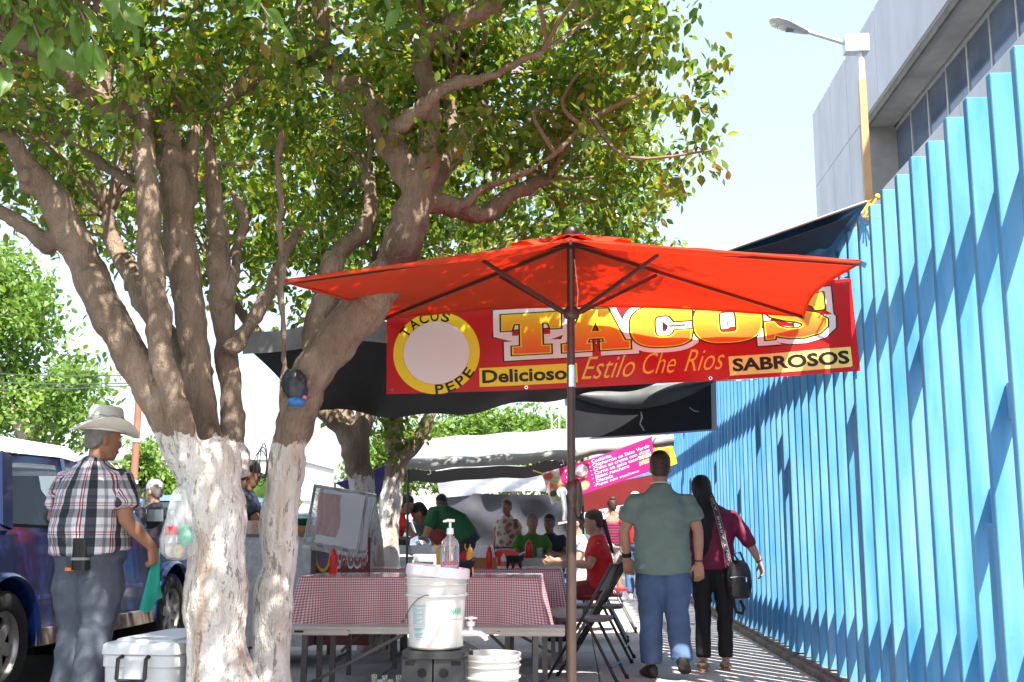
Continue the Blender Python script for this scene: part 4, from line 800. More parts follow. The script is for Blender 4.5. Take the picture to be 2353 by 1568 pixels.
def cloth_table(label, x0, x1, y0, y1, zt, drop, seed, bench):
    t = thing('dining_table', label, 'table', ((x0 + x1) / 2, (y0 + y1) / 2, 0), 0, 'gingham covered tables'); w, d = (x1 - x0) / 2, (y1 - y0) / 2
    mb = MB(); mb.box((0, 0, zt - .03), (2 * w - .02, 2 * d - .02, .04)); mb.build('tabletop', PLW, t, 0)
    # cloth: perimeter loop with skirt
    rg_ = random.Random(seed); per = []; L = 0
    def add(a, b, n, side):
        for k in range(n): per.append((a[0] + (b[0] - a[0]) * k / n, a[1] + (b[1] - a[1]) * k / n, side))
    nL, nS = 90, 40; add((-w, -d), (w, -d), nL, 0); add((w, -d), (w, d), nS, 1); add((w, d), (-w, d), nL, 2); add((-w, d), (-w, -d), nS, 3); n = len(per); rows = 12; vs_, uvs = [], []; acc = 0; s_acc = []
    for i in range(n): s_acc.append(acc); q = per[(i + 1) % n]; acc += math.hypot(q[0] - per[i][0], q[1] - per[i][1])
    for j in range(rows + 1):
        v = j / rows
        for i, (x, y, sd) in enumerate(per):
            cdist = min(math.hypot(abs(x) - w, abs(y) - d), .5); cf = max(0, 1 - cdist / .22); s = s_acc[i]
            nx, ny = x / w, y / d; k = 8; L_ = (abs(nx) ** k + abs(ny) ** k) ** (1 / k) or 1; ox, oy = (math.copysign(abs(nx) ** k, nx), math.copysign(abs(ny) ** k, ny)); ol = math.hypot(ox, oy) or 1; ox, oy = ox / ol, oy / ol
            fl = .012 + v * (.006 + .1 * cf ** 1.3) + v * (.016 * math.sin(s * 13 + seed + .8 * math.sin(s * 3)) + .009 * math.sin(s * 31 + math.sin(s * 5))) ; dz = -drop * v * (1 + .05 * math.sin(s * 3 + seed) + .13 * cf)
            vs_.append((x + ox * fl, y + oy * fl, zt + dz + (.0 if j else .002)))
            uvs.append((s, -v * drop) if True else 0)
    fs_ = [(j * n + i, (j + 1) * n + i, (j + 1) * n + (i + 1) % n, j * n + (i + 1) % n) for j in range(rows) for i in range(n)]
    top = tuple(range(n)); me = bpy.data.meshes.new('tablecloth'); me.from_pydata(vs_, [], fs_ + [top]); ul = me.uv_layers.new(name='UVMap')
    for pi, pl in enumerate(me.polygons):
        for li in pl.loop_indices:
            vi = me.loops[li].vertex_index
            if pi == len(fs_): ul.data[li].uv = (vs_[vi][0], vs_[vi][1])
            else:
                u_, v_ = uvs[vi]
                if vi % n == 0 and pi % n == n - 1: u_ = acc
                ul.data[li].uv = (u_, v_)
    me.materials.append(GING); me.materials.append(M('clear_vinyl', (.6, .55, .6), .12, spec=.8, var=.12, vs_=4)); me.polygons[len(fs_)].material_index = 1
    me.polygons.foreach_set('use_smooth', [True] * len(fs_) + [False]); me.update()
    link('tablecloth', me, t)
    for sx in (-1, 1):
        for sy in (-1, 1):
            mb = MB(); mb.bar((sx * (w - .22), sy * (d - .1), 0), (sx * (w - .22), sy * (d - .14), zt - .05), .035, .03, up=V(0, 1, 0)); mb.build('leg', STEEL, t, 0)
        mb = MB(); mb.bar((sx * (w - .22), -d + .1, .16), (sx * (w - .22), d - .1, .16), .025, .025); mb.bar((sx * (w - .22), 0, .2), (sx * (w - .75), 0, zt - .06), .022, .022); mb.build('brace', STEEL, t, 0)
    return t
cloth_table('near table under red gingham cloth behind the white bucket', -1.92, -.25, 7.95, 8.75, .75, .345, 1.7, True)
cloth_table('farther table under red gingham cloth with napkin holder', -1.75, -.12, 9.55, 10.3, .755, .33, 4.2, False)

def bench(label, x0, x1, y, zt, depth=.26):
    b = thing('plank_bench', label, 'bench', ((x0 + x1) / 2, y, 0), 0, 'plastic plank benches'); w = (x1 - x0) / 2
    mb = MB(); mb.bbox((-w, -depth / 2, zt - .02), (w, depth / 2, zt)); mb.bbox((-w, -depth / 2, zt - .052), (-w + .42, depth / 2, zt - .0201)); mb.bbox((w - .42, -depth / 2, zt - .052), (w, depth / 2, zt - .0201)); mb.bbox((-w + .42, -depth / 2, zt - .043), (w - .42, depth / 2, zt - .0201))
    o = mb.build('seat', PLW, b, 0); bm_ = bmesh.new(); bm_.from_mesh(o.data); bmesh.ops.bevel(bm_, geom=[e for e in bm_.edges if e.calc_length() > .2], offset=.006, segments=2, affect='EDGES'); bm_.to_mesh(o.data); bm_.free()
    for sx in (-1, 1):
        for dy in (-.09, .09):
            mb = MB(); mb.bar((sx * (w - .16) + dy * .3, dy * 1.2, 0), (sx * (w - .16) + dy * .3, dy, zt - .05), .035, .03, up=V(0, 1, 0)); mb.build('leg', STEEL, b, 0)
        mb = MB(); mb.bar((sx * (w - .16), 0, .1), (sx * (w - .75), 0, zt - .055), .028, .02); mb.build('brace', STEEL, b, 0)
        mb = MB(); mb.bar((sx * (w - .16), -.12, .1), (sx * (w - .16), .12, .1), .025, .025); mb.build('stretcher', STEEL, b, 0)
    mb = MB(); mb.bbox((-w + .07, -depth / 2 - .0015, zt - .036), (-w + .13, -depth / 2 + .01, zt - .022)); mb.build('handle_slot', M('dark_slot', (.02, .02, .02), .7), b, 0)
    return b
bench('beige plastic bench in front of near gingham table', -1.86, -.06, 7.42, .462)
bench('beige bench between the two gingham tables', -1.55, .02, 9.15, .46)

# ------------------------------------------------------------------ folding chairs
BKM = M('black_chair_metal', (.018, .018, .02), .35, metal=.3, spec=.6); SEATM = M('chair_seat_grey', (.11, .1, .1), .5)
def folding_chair(label, loc, rz, mat=BKM, seatm=None, backm=None, group='folding chairs by the tables'):
    c = thing('folding_chair', label, 'chair', loc, rz, group)   # faces -x locally: backrest at +x
    for s in (-1, 1):
        y = s * .21
        mb = MB(); mb.tube([(-.28, y, 0), (-.02, y, .42), (.2, y, .80), (.22, y * .96, .84)], .0115, 8); mb.build('front_leg', mat, c, 60)
        mb = MB(); mb.tube([(.25, y * .9, 0), (.03, y * .9, .43), (-.02, y * .9, .45)], .0115, 8); mb.build('rear_leg', mat, c, 60)
        for q in ((-.28, y), (.25, y * .9)):
            mb = MB(); mb.tube([(q[0], q[1], 0), (q[0] * .97, q[1], .03)], .015, 8); mb.build('foot_cap', M('black_rubber', (.012, .012, .012), .8), c, 60)
    mb = MB(); mb.tube([(-.22, -.21, .10), (-.22, .21, .10)], .008, 6); mb.build('stretcher', mat, c, 60)
    mb = MB(); mb.tube([(.2, -.19, .12), (.2, .19, .12)], .008, 6); mb.build('stretcher', mat, c, 60)
    mb = MB(); mb.loft([((-.03, 0, z), (.2, 0, 0), (0, .195, 0)) for z in (.43, .455)], 20, p=5); mb.build('seat', seatm or SEATM, c, 40)
    mb = MB(); mb.sheet(lambda u, v: V(.125 + .095 * v - .03 * math.cos((u - .5) * 2.4), (u - .5) * .40, .64 + .19 * v), 10, 4, 0, .012); mb.build('backrest', backm or mat, c, 60)
    return c
REDP = M('red_plastic', (.45, .02, .02), .4, var=.1, vs_=4); WHP = M('white_plastic', (.7, .7, .7), .45, var=.05, vs_=4)
folding_chair('black folding chair at the right end of near gingham table', (.1, 8.4, 0), math.radians(-12))
folding_chair('black folding chair at the right end of farther gingham table', (.24, 9.75, 0), math.radians(-6))
folding_chair('red-backed folding chair under woman in red shirt', (.28, 11.5, 0), math.radians(-2), M('grey_chair_metal', (.25, .24, .24), .4, metal=.5), REDP, REDP)
folding_chair('red-backed folding chair beyond woman in red shirt', (.42, 12.6, 0), math.radians(-4), M('grey_chair_metal'), REDP, REDP)
def plastic_chair(label, loc, rz, mat):
    c = thing('plastic_chair', label, 'chair', loc, rz, 'moulded plastic chairs')
    mb = MB(); mb.sheet(lambda u, v: V((u - .5) * .46, .0 + .42 * (v - .5), .43 + .015 * math.cos((u - .5) * 3)), 6, 6, 0, .012); mb.build('seat', mat, c, 60)
    mb = MB(); mb.sheet(lambda u, v: V((u - .5) * .46 * (1 - .15 * v * v), -.21 - .1 * v - .05 * (1 - (2 * u - 1) ** 2), .44 + v * .40 * (1 - .28 * (2 * u - 1) ** 4)), 14, 8, 0, .012); mb.build('backrest', mat, c, 60)
    for sx in (-1, 1):
        for sy in (-1, 1): mb = MB(); mb.tube([(sx * .2, sy * .18, .43), (sx * .23, sy * .22, 0)], [.022, .016], 8); mb.build('leg', mat, c, 60)
    return c
q = at(1160, 1260, 14.6); plastic_chair('round-backed red plastic chair in middle of stall', (q.x, 14.6, 0), .1, REDP)
q = at(1100, 1260, 14.0); plastic_chair('red plastic chair beside bending cook', (q.x, 14.0, 0), -.15, REDP)
q = at(1165, 1246, 15.8); plastic_chair('pale plastic chair behind the round-backed red chair', (q.x, 15.8, 0), 0, M('pale_plastic', (.42, .45, .48), .5))
q = at(1230, 1265, 14.6)
dt = thing('plain_table', 'grey plastic table before the two seated diners', 'table', (q.x + .1, 14.9, 0)); mb = MB(); mb.box((0, 0, .71), (1.35, .75, .04)); mb.box((0, -.36, .66), (1.25, .02, .06)); mb.build('tabletop', M('grey_plastic_table', (.27, .26, .28), .5), dt, 0)
for sx in (-1, 1):
    for sy in (-1, 1): mb = MB(); mb.tube([(sx * .58, sy * .3, 0), (sx * .54, sy * .28, .7)], [.02, .028], 8); mb.build('leg', M('grey_plastic_table'), dt, 60)

# ------------------------------------------------------------------ condiments on the tables
def bottle(label, loc, mat, cap, h=.2, r=.03, group='sauce bottles on the tables'):
    b = thing('squeeze_bottle', label, 'bottle', loc, 0, group); mb = MB(); mb.lathe([(0, 0), (r * .95, 0), (r, .006), (r, h * .62), (r * .93, h * .7), (r * .62, h * .76), (r * .6, h * .78)], n=16); mb.build('body', mat, b, 50)
    mb = MB(); mb.lathe([(r * .66, h * .77), (r * .68, h * .84), (r * .5, h * .87), (r * .22, h * .9), (r * .12, h), (0, h)], n=14); mb.build('nozzle', cap, b, 50); return b
MUS = M('mustard_plastic', (.75, .38, .02), .35); KET = M('ketchup_plastic', (.55, .015, .012), .3)
def on(u, v, Y, z): q = at(u, v, Y); return (q.x, Y, z)
for k, u in enumerate((1010, 1080)): 
    b = bottle(['yellow mustard bottle left of the hand gel', 'yellow mustard bottle right of the hand gel'][k], on(u, 1300, 8.55, .752), MUS, MUS, .22, .026); mb = MB(); mb.tube([(-.02, 0, .17), (-.035, 0, .185), (-.04, 0, .205), (-.035, 0, .22)], .004, 5); mb.build('cap_strap', MUS, b, 60)
bottle('red ketchup bottle at left end of near gingham table', on(766, 1300, 8.5, .752), KET, KET, .2, .03)
bottle('red ketchup bottle in front of napkin holder', on(1124, 1295, 9.6, .757), KET, KET, .2, .027)
b = bottle('small white salt shaker bottle on farther gingham table', on(1157, 1300, 9.6, .757), M('shaker_body', (.62, .52, .5), .4), WHP, .125, .024)
mb = MB(); mb.lathe([(.0246, .02), (.0248, .06)], n=16); mb.build('label_band', M('shaker_label', (.5, .12, .1), .5), b, 0)
nh = thing('napkin_holder', 'orange-brown napkin holder stuffed with white napkins', 'napkin holder', on(1113, 1300, 9.85, .757)); mb = MB()
mb.bbox((-.11, -.06, 0), (.11, -.05, .085)); mb.bbox((-.11, .05, 0), (.11, .06, .085)); mb.bbox((-.11, -.05, 0), (-.1, .05, .085)); mb.bbox((.1, -.05, 0), (.11, .05, .085)); mb.bbox((-.1, -.05, 0), (.1, .05, .01)); mb.build('box', M('orange_wood', (.36, .13, .035), .5, var=.2, vs_=8), nh, 0)
for k in range(5):
    mb = MB(); mb.sheet(lambda u, v: V(-.085 + .14 * u + .012 * k - .03 * v, -.04 + .02 * k + .02 * v, .012 + (.13 + .012 * k) * v * (1 - .25 * u * (k % 2))), 2, 2, 0, .002); mb.build('napkin', M('paper_white', (.75, .75, .76), .8), nh, 0)
def molcajete(label, loc):
    b = thing('stone_mortar', label, 'bowl', loc, 0, 'black three-legged salsa bowls'); mb = MB(); mb.lathe([(0, .035), (.05, .04), (.085, .065), (.1, .105), (.092, .108), (.075, .075), (.04, .055), (0, .052)], n=20); mb.build('bowl', M('black_stone', (.02, .02, .022), .55, bump=.5, bs=120), b, 60)
    for k in range(3): mb = MB(); a = k * 2.094 + .5; mb.tube([(.055 * math.cos(a), .055 * math.sin(a), .05), (.07 * math.cos(a), .07 * math.sin(a), 0)], [.018, .012], 7); mb.build('leg', M('black_stone'), b, 60)
    mb = MB(); mb.tube([(.0, 0, .06), (.05, 0, .105), (.1, -.01, .135)], [.005, .004, .006], 6); mb.build('spoon', CHR, b, 60); return b
molcajete('black salsa bowl right of the bucket on near gingham table', on(1062, 1310, 8.15, .752)); molcajete('black salsa bowl on farther gingham table', on(1180, 1300, 9.75, .757))
qq = on(1215, 1250, 14.75, .73); bottle('red sauce jug on the grey plastic table', qq, KET, KET, .24, .05)
cupm = M('clear_cup', (.8, .85, .9), .1, trans=.85, ior=1.3); c = thing('glass_cup', 'clear cup on the grey plastic table', 'cup', on(1240, 1250, 14.75, .73)); mb = MB(); mb.lathe([(0, 0), (.03, 0), (.038, .13), (.035, .13), (.028, .006), (0, .006)], n=14); mb.build('cup_wall', cupm, c, 50)

# ------------------------------------------------------------------ buckets, step stool, tap, hand gel
BUCK = M('bucket_white', (.58, .56, .54), .42, var=.06, vs_=6, spec=.4, sss=0.)
def bucket(label, loc, r0, r1, h, rz=0., lid=False):
    b = thing('plastic_bucket', label, 'bucket', loc, rz, 'white plastic buckets'); k = lambda z: r0 + (r1 - r0) * z / h
    mb = MB(); pr = [(0, .004), (r0 - .012, .004), (r0, .014), (k(h * .68), h * .68), (k(h * .68) + .010, h * .685), (k(h * .7) + .010, h * .705), (k(h * .71), h * .715)]
    for f_ in (.83, .91): pr += [(k(h * f_), h * f_), (k(h * f_) + .008, h * (f_ + .004)), (k(h * f_) + .008, h * (f_ + .016)), (k(h * f_), h * (f_ + .022))]
    pr += [(k(h) + .006, h * .985), (k(h) + .006, h), (k(h) - .004, h), (r1 - .006, h * .97), (r0 - .006, .02), (0, .02)]
    mb.lathe(pr, n=48); mb.build('shell', BUCK, b, 30); return b
SB = at(1001, 1492, 5.6); sx_, sz_ = SB.x, SB.z
st = thing('step_stool', 'dark grey folding plastic step stool under white bucket', 'stool', (sx_, 5.62, 0)); GP = M('dark_grey_plastic', (.03, .03, .032), .5, var=.1, vs_=10, bump=.05, bs=150); HOLE = M('hole_black', (.01, .01, .01), .9); sh = sz_
mb = MB(); mb.loft([((0, 0, z), (w_, 0, 0), (0, .13, 0)) for z, w_ in ((sh - .035, .145), (sh - .03, .155), (sh - .006, .155), (sh, .15))], 24, p=8); mb.build('top', GP, st, 30)
for s in (-1, 1):
    mb = MB(); w0, w1 = .175, .14; mb.add([(s * .004, -.15, 0), (s * w0, -.15, 0), (s * w1, -.115, sh - .036), (s * .004, -.115, sh - .036), (s * .004, -.135, 0), (s * w0, -.135, 0), (s * w1, -.10, sh - .036), (s * .004, -.10, sh - .036)], [(0, 1, 2, 3), (7, 6, 5, 4), (0, 4, 5, 1), (1, 5, 6, 2), (2, 6, 7, 3), (3, 7, 4, 0)]); pn = mb.build('front_panel', GP, st, 0, fix=True)
    mb = MB(); zc = sh - .1; yc = -.15 + .035 * zc / (sh - .036) - .001; R_ = Matrix.Rotation(math.radians(90 - 4.3), 3, 'X'); mb.disc((s * .052, yc - .002, zc), .022, 20, R=R_); mb.build('finger_hole', HOLE, pn, 0)
    mb = MB(); z2 = sh - .055; y2 = -.15 + .035 * z2 / (sh - .036) - .003; mb.box((s * .11, y2, z2), (.045, .004, .018)); mb.build('slot', HOLE, pn, 0)
    mb = MB(); mb.bar((s * .158, -.13, 0), (s * .135, -.1, sh - .04), .02, .03, up=V(0, 1, 0)); mb.bar((s * .158, .13, 0), (s * .135, .1, sh - .04), .02, .03, up=V(0, 1, 0)); mb.box((s * .146, 0, sh * .5), (.016, .2, sh * .86)); mb.build('side_panel', GP, st, 0)
    mb = MB(); mb.box((s * .09, .125, sh * .5), (.16, .014, sh * .92)); mb.build('rear_panel', GP, st, 0)
    for j in range(3):
        mb = MB(); z3 = sh * (.25 + .22 * j); mb.box((s * (.168 - .03 * z3 / sh), -.15 + .035 * z3 / sh - .004, z3), (.014, .008, .05)); mb.build('hinge', GP, pn, 0)
bk = bucket('tall white bucket with tap standing on the dark step stool', (sx_, 5.62, sz_ + .001), .132, .148, .37)
TEAL = M('print_teal_ink', (.12, .42, .46), .5)
def bsurf2(r0, r1, h, yaw):
    def f(s, t):   # s in metres round the shell, t height
        k = r0 + (r1 - r0) * t / h; a = yaw + s / k; return V(k * math.sin(a), -k * math.cos(a), t), V(math.sin(a), -math.cos(a), 0)
    return f
bsf = bsurf2(.132, .148, .37, 0.)
def prt(vf, nm, mat, lf=.001): return print_on(bsf, vf, nm, mat, bk, lf, .012)
fr_ = [(-.115, .115), (-.04, .115), (-.04, .215), (-.115, .215)]; prt(poly2d([fr_, [(-.1135, .1165), (-.0415, .1165), (-.0415, .2135), (-.1135, .2135)]]), 'label_frame', TEAL)
prt(fit(text2d('Información Nutrimental', .02), -.112, .206, .068, .006), 'label_title', TEAL)
def bar2(x0, x1, y, h): return ([(x0, y), (x1, y), (x1, y + h), (x0, y + h)], [(0, 1, 2, 3)])
for k in range(11): prt(bar2(-.111, -.111 + .024 + .016 * (k * 5 % 3), .197 - k * .0073, .0028), 'label_line', TEAL); prt(bar2(-.054, -.046, .197 - k * .0073, .0028), 'label_line', TEAL)
for k in range(3): prt(bar2(-.112 + .006 * k, -.042 - .012 * k, .103 - k * .0058, .003), 'label_line', TEAL)
for k in range(4): prt(bar2(-.103 + .006 * (k % 2), -.05 - .006 * (k % 3), .08 - k * .0062, .003), 'label_line', TEAL)
prt(bar2(-.09, -.066, .05, .003), 'label_line', TEAL)
prt(fit(text2d('NAVA', .03, .3), .085, .168, .068, .032), 'logo', M('print_green_ink', (.05, .4, .3), .5))
prt(([(.083, .145), (.17, .145), (.17, .1475), (.083, .1475)], [(0, 1, 2, 3)]), 'logo_line', TEAL)
ldz = .375
mb = MB(); R_ = Matrix.Rotation(math.radians(5.5), 3, 'Y'); mb.lathe([(0, .012), (.136, .012), (.142, .016), (.146, .034), (.153, .034), (.157, .028), (.158, -.012), (.154, -.014)], (0.004, 0, ldz - .014), 48, R=R_); mb.lathe([(0, .004), (.15, .004)], (.004, 0, ldz - .014), 40, R=R_); lid = mb.build('lid', M('lid_pale', (.66, .58, .63), .4, var=.06, vs_=6), bk, 30)
mb = MB(); pts = [(.15 * math.sin(a) - .0, -.15 * math.cos(a) * 1.02, .262 - .12 * math.sin((a + .15) * 1.1 * -1) ** 2 * (1 if a < -.1 else .2)) for a in np.linspace(-.12, -1.75, 14)]; mb.tube(pts, .0022, 6); hw = mb.build('wire_handle', M('wire_grey', (.12, .13, .14), .4, metal=.7), bk, 60)
mb = MB(); mb.tube([(-.155, -.06, .135), (-.163, -.02, .13)], .008, 8); mb.build('grip', M('black_plastic'), hw, 60)
tp_ = thing('water_tap', 'white plastic water tap fixed low on the tall bucket', 'tap', (sx_ + .13, 5.60, sz_ + .05)); 
mb = MB(); mb.tube([(0, 0, .028), (.05, -.005, .028), (.09, -.01, .025), (.115, -.012, .005), (.118, -.012, -.006)], [.016, .014, .015, .013, .012], 12); mb.build('spout', WHP, tp_, 60)
mb = MB(); mb.tube([(.042, -.005, .03), (.042, -.005, .06)], .011, 12); mb.lathe([(.018, .06), (.019, .062), (.019, .08), (.016, .082), (.008, .083), (.008, .095)], (.042, -.005, 0), 16); mb.build('bonnet', WHP, tp_, 40)
mb = MB()
mb.tube([(.012, -.005, .099), (.072, -.005, .099)], [.009, .009], 8, flat=.6); mb.tube([(.042, -.035, .099), (.042, .025, .099)], [.009, .009], 8, flat=.6); mb.lathe([(.012, .092), (.013, .106), (0, .108)], (.042, -.005, 0), 12); mb.build('handle', WHP, tp_, 40)
# hand gel
gz = sz_ + ldz + .006
gel = thing('hand_gel_bottle', 'clear pump bottle of pink hand gel on the bucket lid', 'bottle', (sx_ + .07, 5.56, gz)); CL = M('clear_plastic', (.93, .93, .95), .08, trans=.92, ior=1.32); PK = M('pink_gel', (.8, .35, .6), .2, trans=.5, ior=1.35)
mb = MB(); pr = [(.043, 0), (.045, .01), (.045, .11), (.04, .135), (.022, .155), (.014, .165), (.014, .172)]; mb.loft([((0, 0, z), (r, 0, 0), (0, r * .6, 0)) for r, z in pr], 24, p=2.6); mb.build('body', CL, gel, 60)
mb = MB(); mb.loft([((0, 0, z), (.040, 0, 0), (0, .023, 0)) for z in (.004, .022)], 20, p=2.6); mb.build('gel', PK, gel, 60)
for k in range(3): mb = MB(); mb.ell((-.022 + .022 * k, -.004, .033), (.012, .012, .011), 10, 8); mb.build('red_bead', M('red_bead', (.5, .03, .06), .3), gel, 60)
mb = MB(); mb.tube([(0, 0, .17), (0, 0, .2)], [.018, .016], 12); mb.tube([(0, 0, .2), (0, 0, .228)], .0065, 8); mb.tube([(-.035, -.005, .232), (-.01, 0, .238), (.022, 0, .236)], [.005, .008, .007], 8); mb.tube([(0, 0, .03), (0, 0, .17)], .003, 6); mb.build('pump', WHP, gel, 50)
mb = MB(); mb.box((.03, -.0275, .05), (.012, .001, .008)); mb.build('sticker', M('purple_sticker', (.15, .05, .35), .5), gel, 0)
# open bucket
ob = at(1126, 1500, 5.75); bucket('open empty white bucket on the ground right of the stool', (ob.x, 5.75, max(0., ob.z - .37)), .13, .15, .37)
mb = MB(); mb.box((.085, -.128, .2), (.035, .012, .06)); o = mb.build('lug', BUCK, bpy.data.objects['plastic_bucket.001'], 0); o.rotation_euler = (0, 0, .15)
if ob.z > .38:
    cr = thing('low_crate', 'low dark crate under the open white bucket', 'crate', (ob.x, 5.75, 0)); mb = MB(); mb.box((0, 0, (ob.z - .375) / 2), (.34, .34, ob.z - .375)); mb.build('box', GP, cr, 0)
# clear glass bottles
GLS = M('bottle_glass', (.86, .95, .92), .05, trans=.95, ior=1.45)
for k, (u, v, Y) in enumerate(((860, 1550, 5.9), (884, 1552, 5.9), (873, 1562, 5.8), (897, 1562, 5.8), (916, 1552, 5.9), (927, 1564, 5.8))):
    q = at(u, v, Y); b = thing('glass_bottle', ['leftmost empty glass bottle in the row left of the stool', 'third empty glass bottle from left beside the stool', 'second empty glass bottle from left beside the stool', 'fourth empty glass bottle from left beside the stool', 'fifth empty glass bottle from left beside the stool', 'empty glass bottle closest to the dark step stool'][k], 'bottle', (q.x, Y, 0), 0, 'empty glass bottles by the stool'); h = q.z; mb = MB()
    mb.lathe([(0, 0), (.032, 0), (.034, .01), (.034, h * .5), (.028, h * .62), (.014, h * .78), (.012, h * .95), (.0145, h * .955), (.0145, h), (.010, h), (.009, h * .8), (.024, h * .62), (.030, h * .5), (.030, .012), (0, .01)], n=14); mb.build('glass', GLS, b, 50)

# ------------------------------------------------------------------ white cooler
cq = at(228, 1458, 5.95); cl = thing('cool_box', 'white hard cooler with black carry handle beside the plaid-shirted man', 'cooler', (cq.x, 5.95, 0), math.radians(-6)); CW = M('cooler_white', (.58, .6, .62), .4, var=.05, vs_=4, bump=.03, bs=300); ch_ = cq.z - .03
mb = MB(); mb.loft([((.21, .42, z), (hx, 0, 0), (0, hy, 0)) for z, hx, hy in ((.0, .185, .37), (.02, .195, .38), (ch_ * .72, .21, .40), (ch_ * .73, .218, .408), (ch_ * .845, .218, .408))], 40, p=9); mb.build('tub', CW, cl, 35)
mb = MB(); mb.loft([((.21, .42, z), (hx, 0, 0), (0, hy, 0)) for z, hx, hy in ((ch_ * .85, .222, .412), (ch_ * .86, .226, .416), (ch_ * .945, .222, .412), (ch_ * .965, .21, .40), (ch_ * .97, .19, .38), (ch_ * .985, .17, .36), (ch_, .165, .355))], 40, p=9); ld = mb.build('lid', CW, cl, 25)
mb = MB(); mb.tube([(.135, .01, ch_ * .84), (.13, -.03, ch_ * .82), (.13, -.035, ch_ * .62), (.14, -.035, ch_ * .6), (.275, -.035, ch_ * .6), (.285, -.035, ch_ * .62), (.285, -.03, ch_ * .82), (.28, .01, ch_ * .84)], .0105, 8); mb.build('handle', M('black_rubber'), cl, 60)
mb = MB(); mb.loft([((.208, .004, ch_ * .69), (.06, 0, 0), (0, 0, .05)), ((.208, .012, ch_ * .69), (.06, 0, 0), (0, 0, .04))], 20, p=8); mb.build('handle_recess', M('cooler_shade', (.5, .52, .54), .5), cl, 0)
for yy in (.2, .64):
    mb = MB(); mb.box((.43, yy, ch_ * .78), (.016, .03, .085)); mb.build('latch', M('black_rubber'), cl, 0)
    mb = MB(); mb.box((.435, yy + .035, ch_ * .78), (.016, .025, .09)); mb.build('latch', CW, cl, 0)

# ------------------------------------------------------------------ blue pickup parked at the kerb
CAR = M('blue_car_paint', (.008, .028, .15), .2, metal=.15, var=.08, vs_=2, coat=1., spec=.6); RUB = M('tyre_rubber', (.018, .018, .019), .85, bump=.3, bs=60); RIM = M('alloy_rim', (.36, .35, .34), .35, metal=.7, var=.15, vs_=10); UND = M('underbody', (.015, .015, .016), .9); DIRTY = M('dusty_rocker', (.2, .16, .14), .8, var=.3, vs_=5)
def glass_mat(name, col, a):
    m, nt, p = nodes_mat(name); p.inputs['Base Color'].default_value = (*col, 1); p.inputs['Roughness'].default_value = .04; p.inputs['Specular IOR Level'].default_value = .8
    out = nt.nodes['Material Output']; t = N(nt, 'ShaderNodeBsdfTransparent', i_Color=(.8, .86, .9, 1)); mx = N(nt, 'ShaderNodeMixShader', i_0=a); nt.links.new(t.outputs[0], mx.inputs[1]); nt.links.new(p.outputs[0], mx.inputs[2]); nt.links.new(mx.outputs[0], out.inputs[0]); return m
CGL = glass_mat('car_glass', (.05, .07, .1), .35)
TX, GZ = -4.72, -.08
tr = thing('pickup_truck', 'blue pickup truck parked at the kerb behind plaid-shirted man', 'pickup truck', (TX, 0, GZ)); HW = .84; WR = .375; YR_, YF_ = 7.62, 10.86
def arch(yc, r, z0, n=12): return [(yc - r * math.cos(math.pi * k / n), max(z0, WR + .02 + r * math.sin(math.pi * k / n) * 1.0 - .02)) for k in range(n + 1)]
prof = [(5.7, .48), (5.75, .45)] + arch(YR_, .45, .42) + arch(YF_, .45, .42) + [(11.72, .42), (11.8, .5), (11.8, .78), (11.72, .92), (11.45, 1.0), (10.35, 1.1), (10.2, 1.13), (7.6, 1.2), (7.55, 1.17), (5.7, 1.15)]
mb = MB(); mb.prism(prof, -HW, HW, 0); body = mb.build('body', CAR, tr, 0, fix=True)
bm_ = bmesh.new(); bm_.from_mesh(body.data); es = [e for e in bm_.edges if abs(abs(e.verts[0].co.x) - HW) < 1e-4 and abs(e.verts[0].co.x - e.verts[1].co.x) < 1e-4 and max(e.verts[0].co.z, e.verts[1].co.z) > .9]
bmesh.ops.bevel(bm_, geom=es, offset=.05, segments=4, affect='EDGES', clamp_overlap=True); bm_.to_mesh(body.data); bm_.free()
body.data.polygons.foreach_set('use_smooth', [True] * len(body.data.polygons)); body.data.set_sharp_from_angle(angle=math.radians(40))
mb = MB(); mb.bbox((-HW + .1, 6.0, .3), (HW - .1, 11.6, .5)); mb.build('underbody', UND, tr, 0)
# cab upper: pillars, roof, glass
b0 = {'A': (10.28, 1.11), 'B': (8.72, 1.17), 'C': (7.66, 1.19)}; t0 = {'A': (9.42, 1.66), 'B': (8.66, 1.71), 'C': (7.8, 1.69)}
xb, xt = HW - .05, HW - .17
for s in (-1, 1):
    for k, w_ in (('A', .055), ('B', .06), ('C', .12)):
        mb = MB(); mb.bar((s * xb, b0[k][0], b0[k][1] - .02), (s * xt, t0[k][0], t0[k][1]), .05, w_, up=V(0, 1, .3)); mb.build('pillar', CAR, tr, 0)
    for (k1, k2, nm) in (('A', 'B', 'front_door_glass'), ('B', 'C', 'rear_side_glass')):
        mb = MB(); p = [V(s * (xb + .004), *b0[k1]), V(s * (xb + .004), *b0[k2]), V(s * (xt + .004), *t0[k2]), V(s * (xt + .004), *t0[k1])]; mb.add(p, [(0, 1, 2, 3)]); mb.build(nm, CGL, tr, 0)
        mb = MB()
        for a, b in ((0, 1), (1, 2), (2, 3), (3, 0)): mb.bar(p[a], p[b], .018, .022)
        mb.build('window_seal', M('black_rubber'), tr, 0)
mb = MB(); mb.sheet(lambda u, v: V((u - .5) * 2 * (xt + .02), 7.74 + 1.72 * v, 1.685 + .055 * math.cos((u - .5) * 2.6) * math.sin(math.pi * (.12 + .76 * v)) - .03 * abs(2 * v - .9) ** 3), 14, 12, 0, .05); mb.build('roof', CAR, tr, 40)
mb = MB(); mb.add([V(-xb, 10.3, 1.11), V(xb, 10.3, 1.11), V(xt, 9.45, 1.67), V(-xt, 9.45, 1.67)], [(0, 1, 2, 3)]); mb.build('windscreen', CGL, tr, 0)
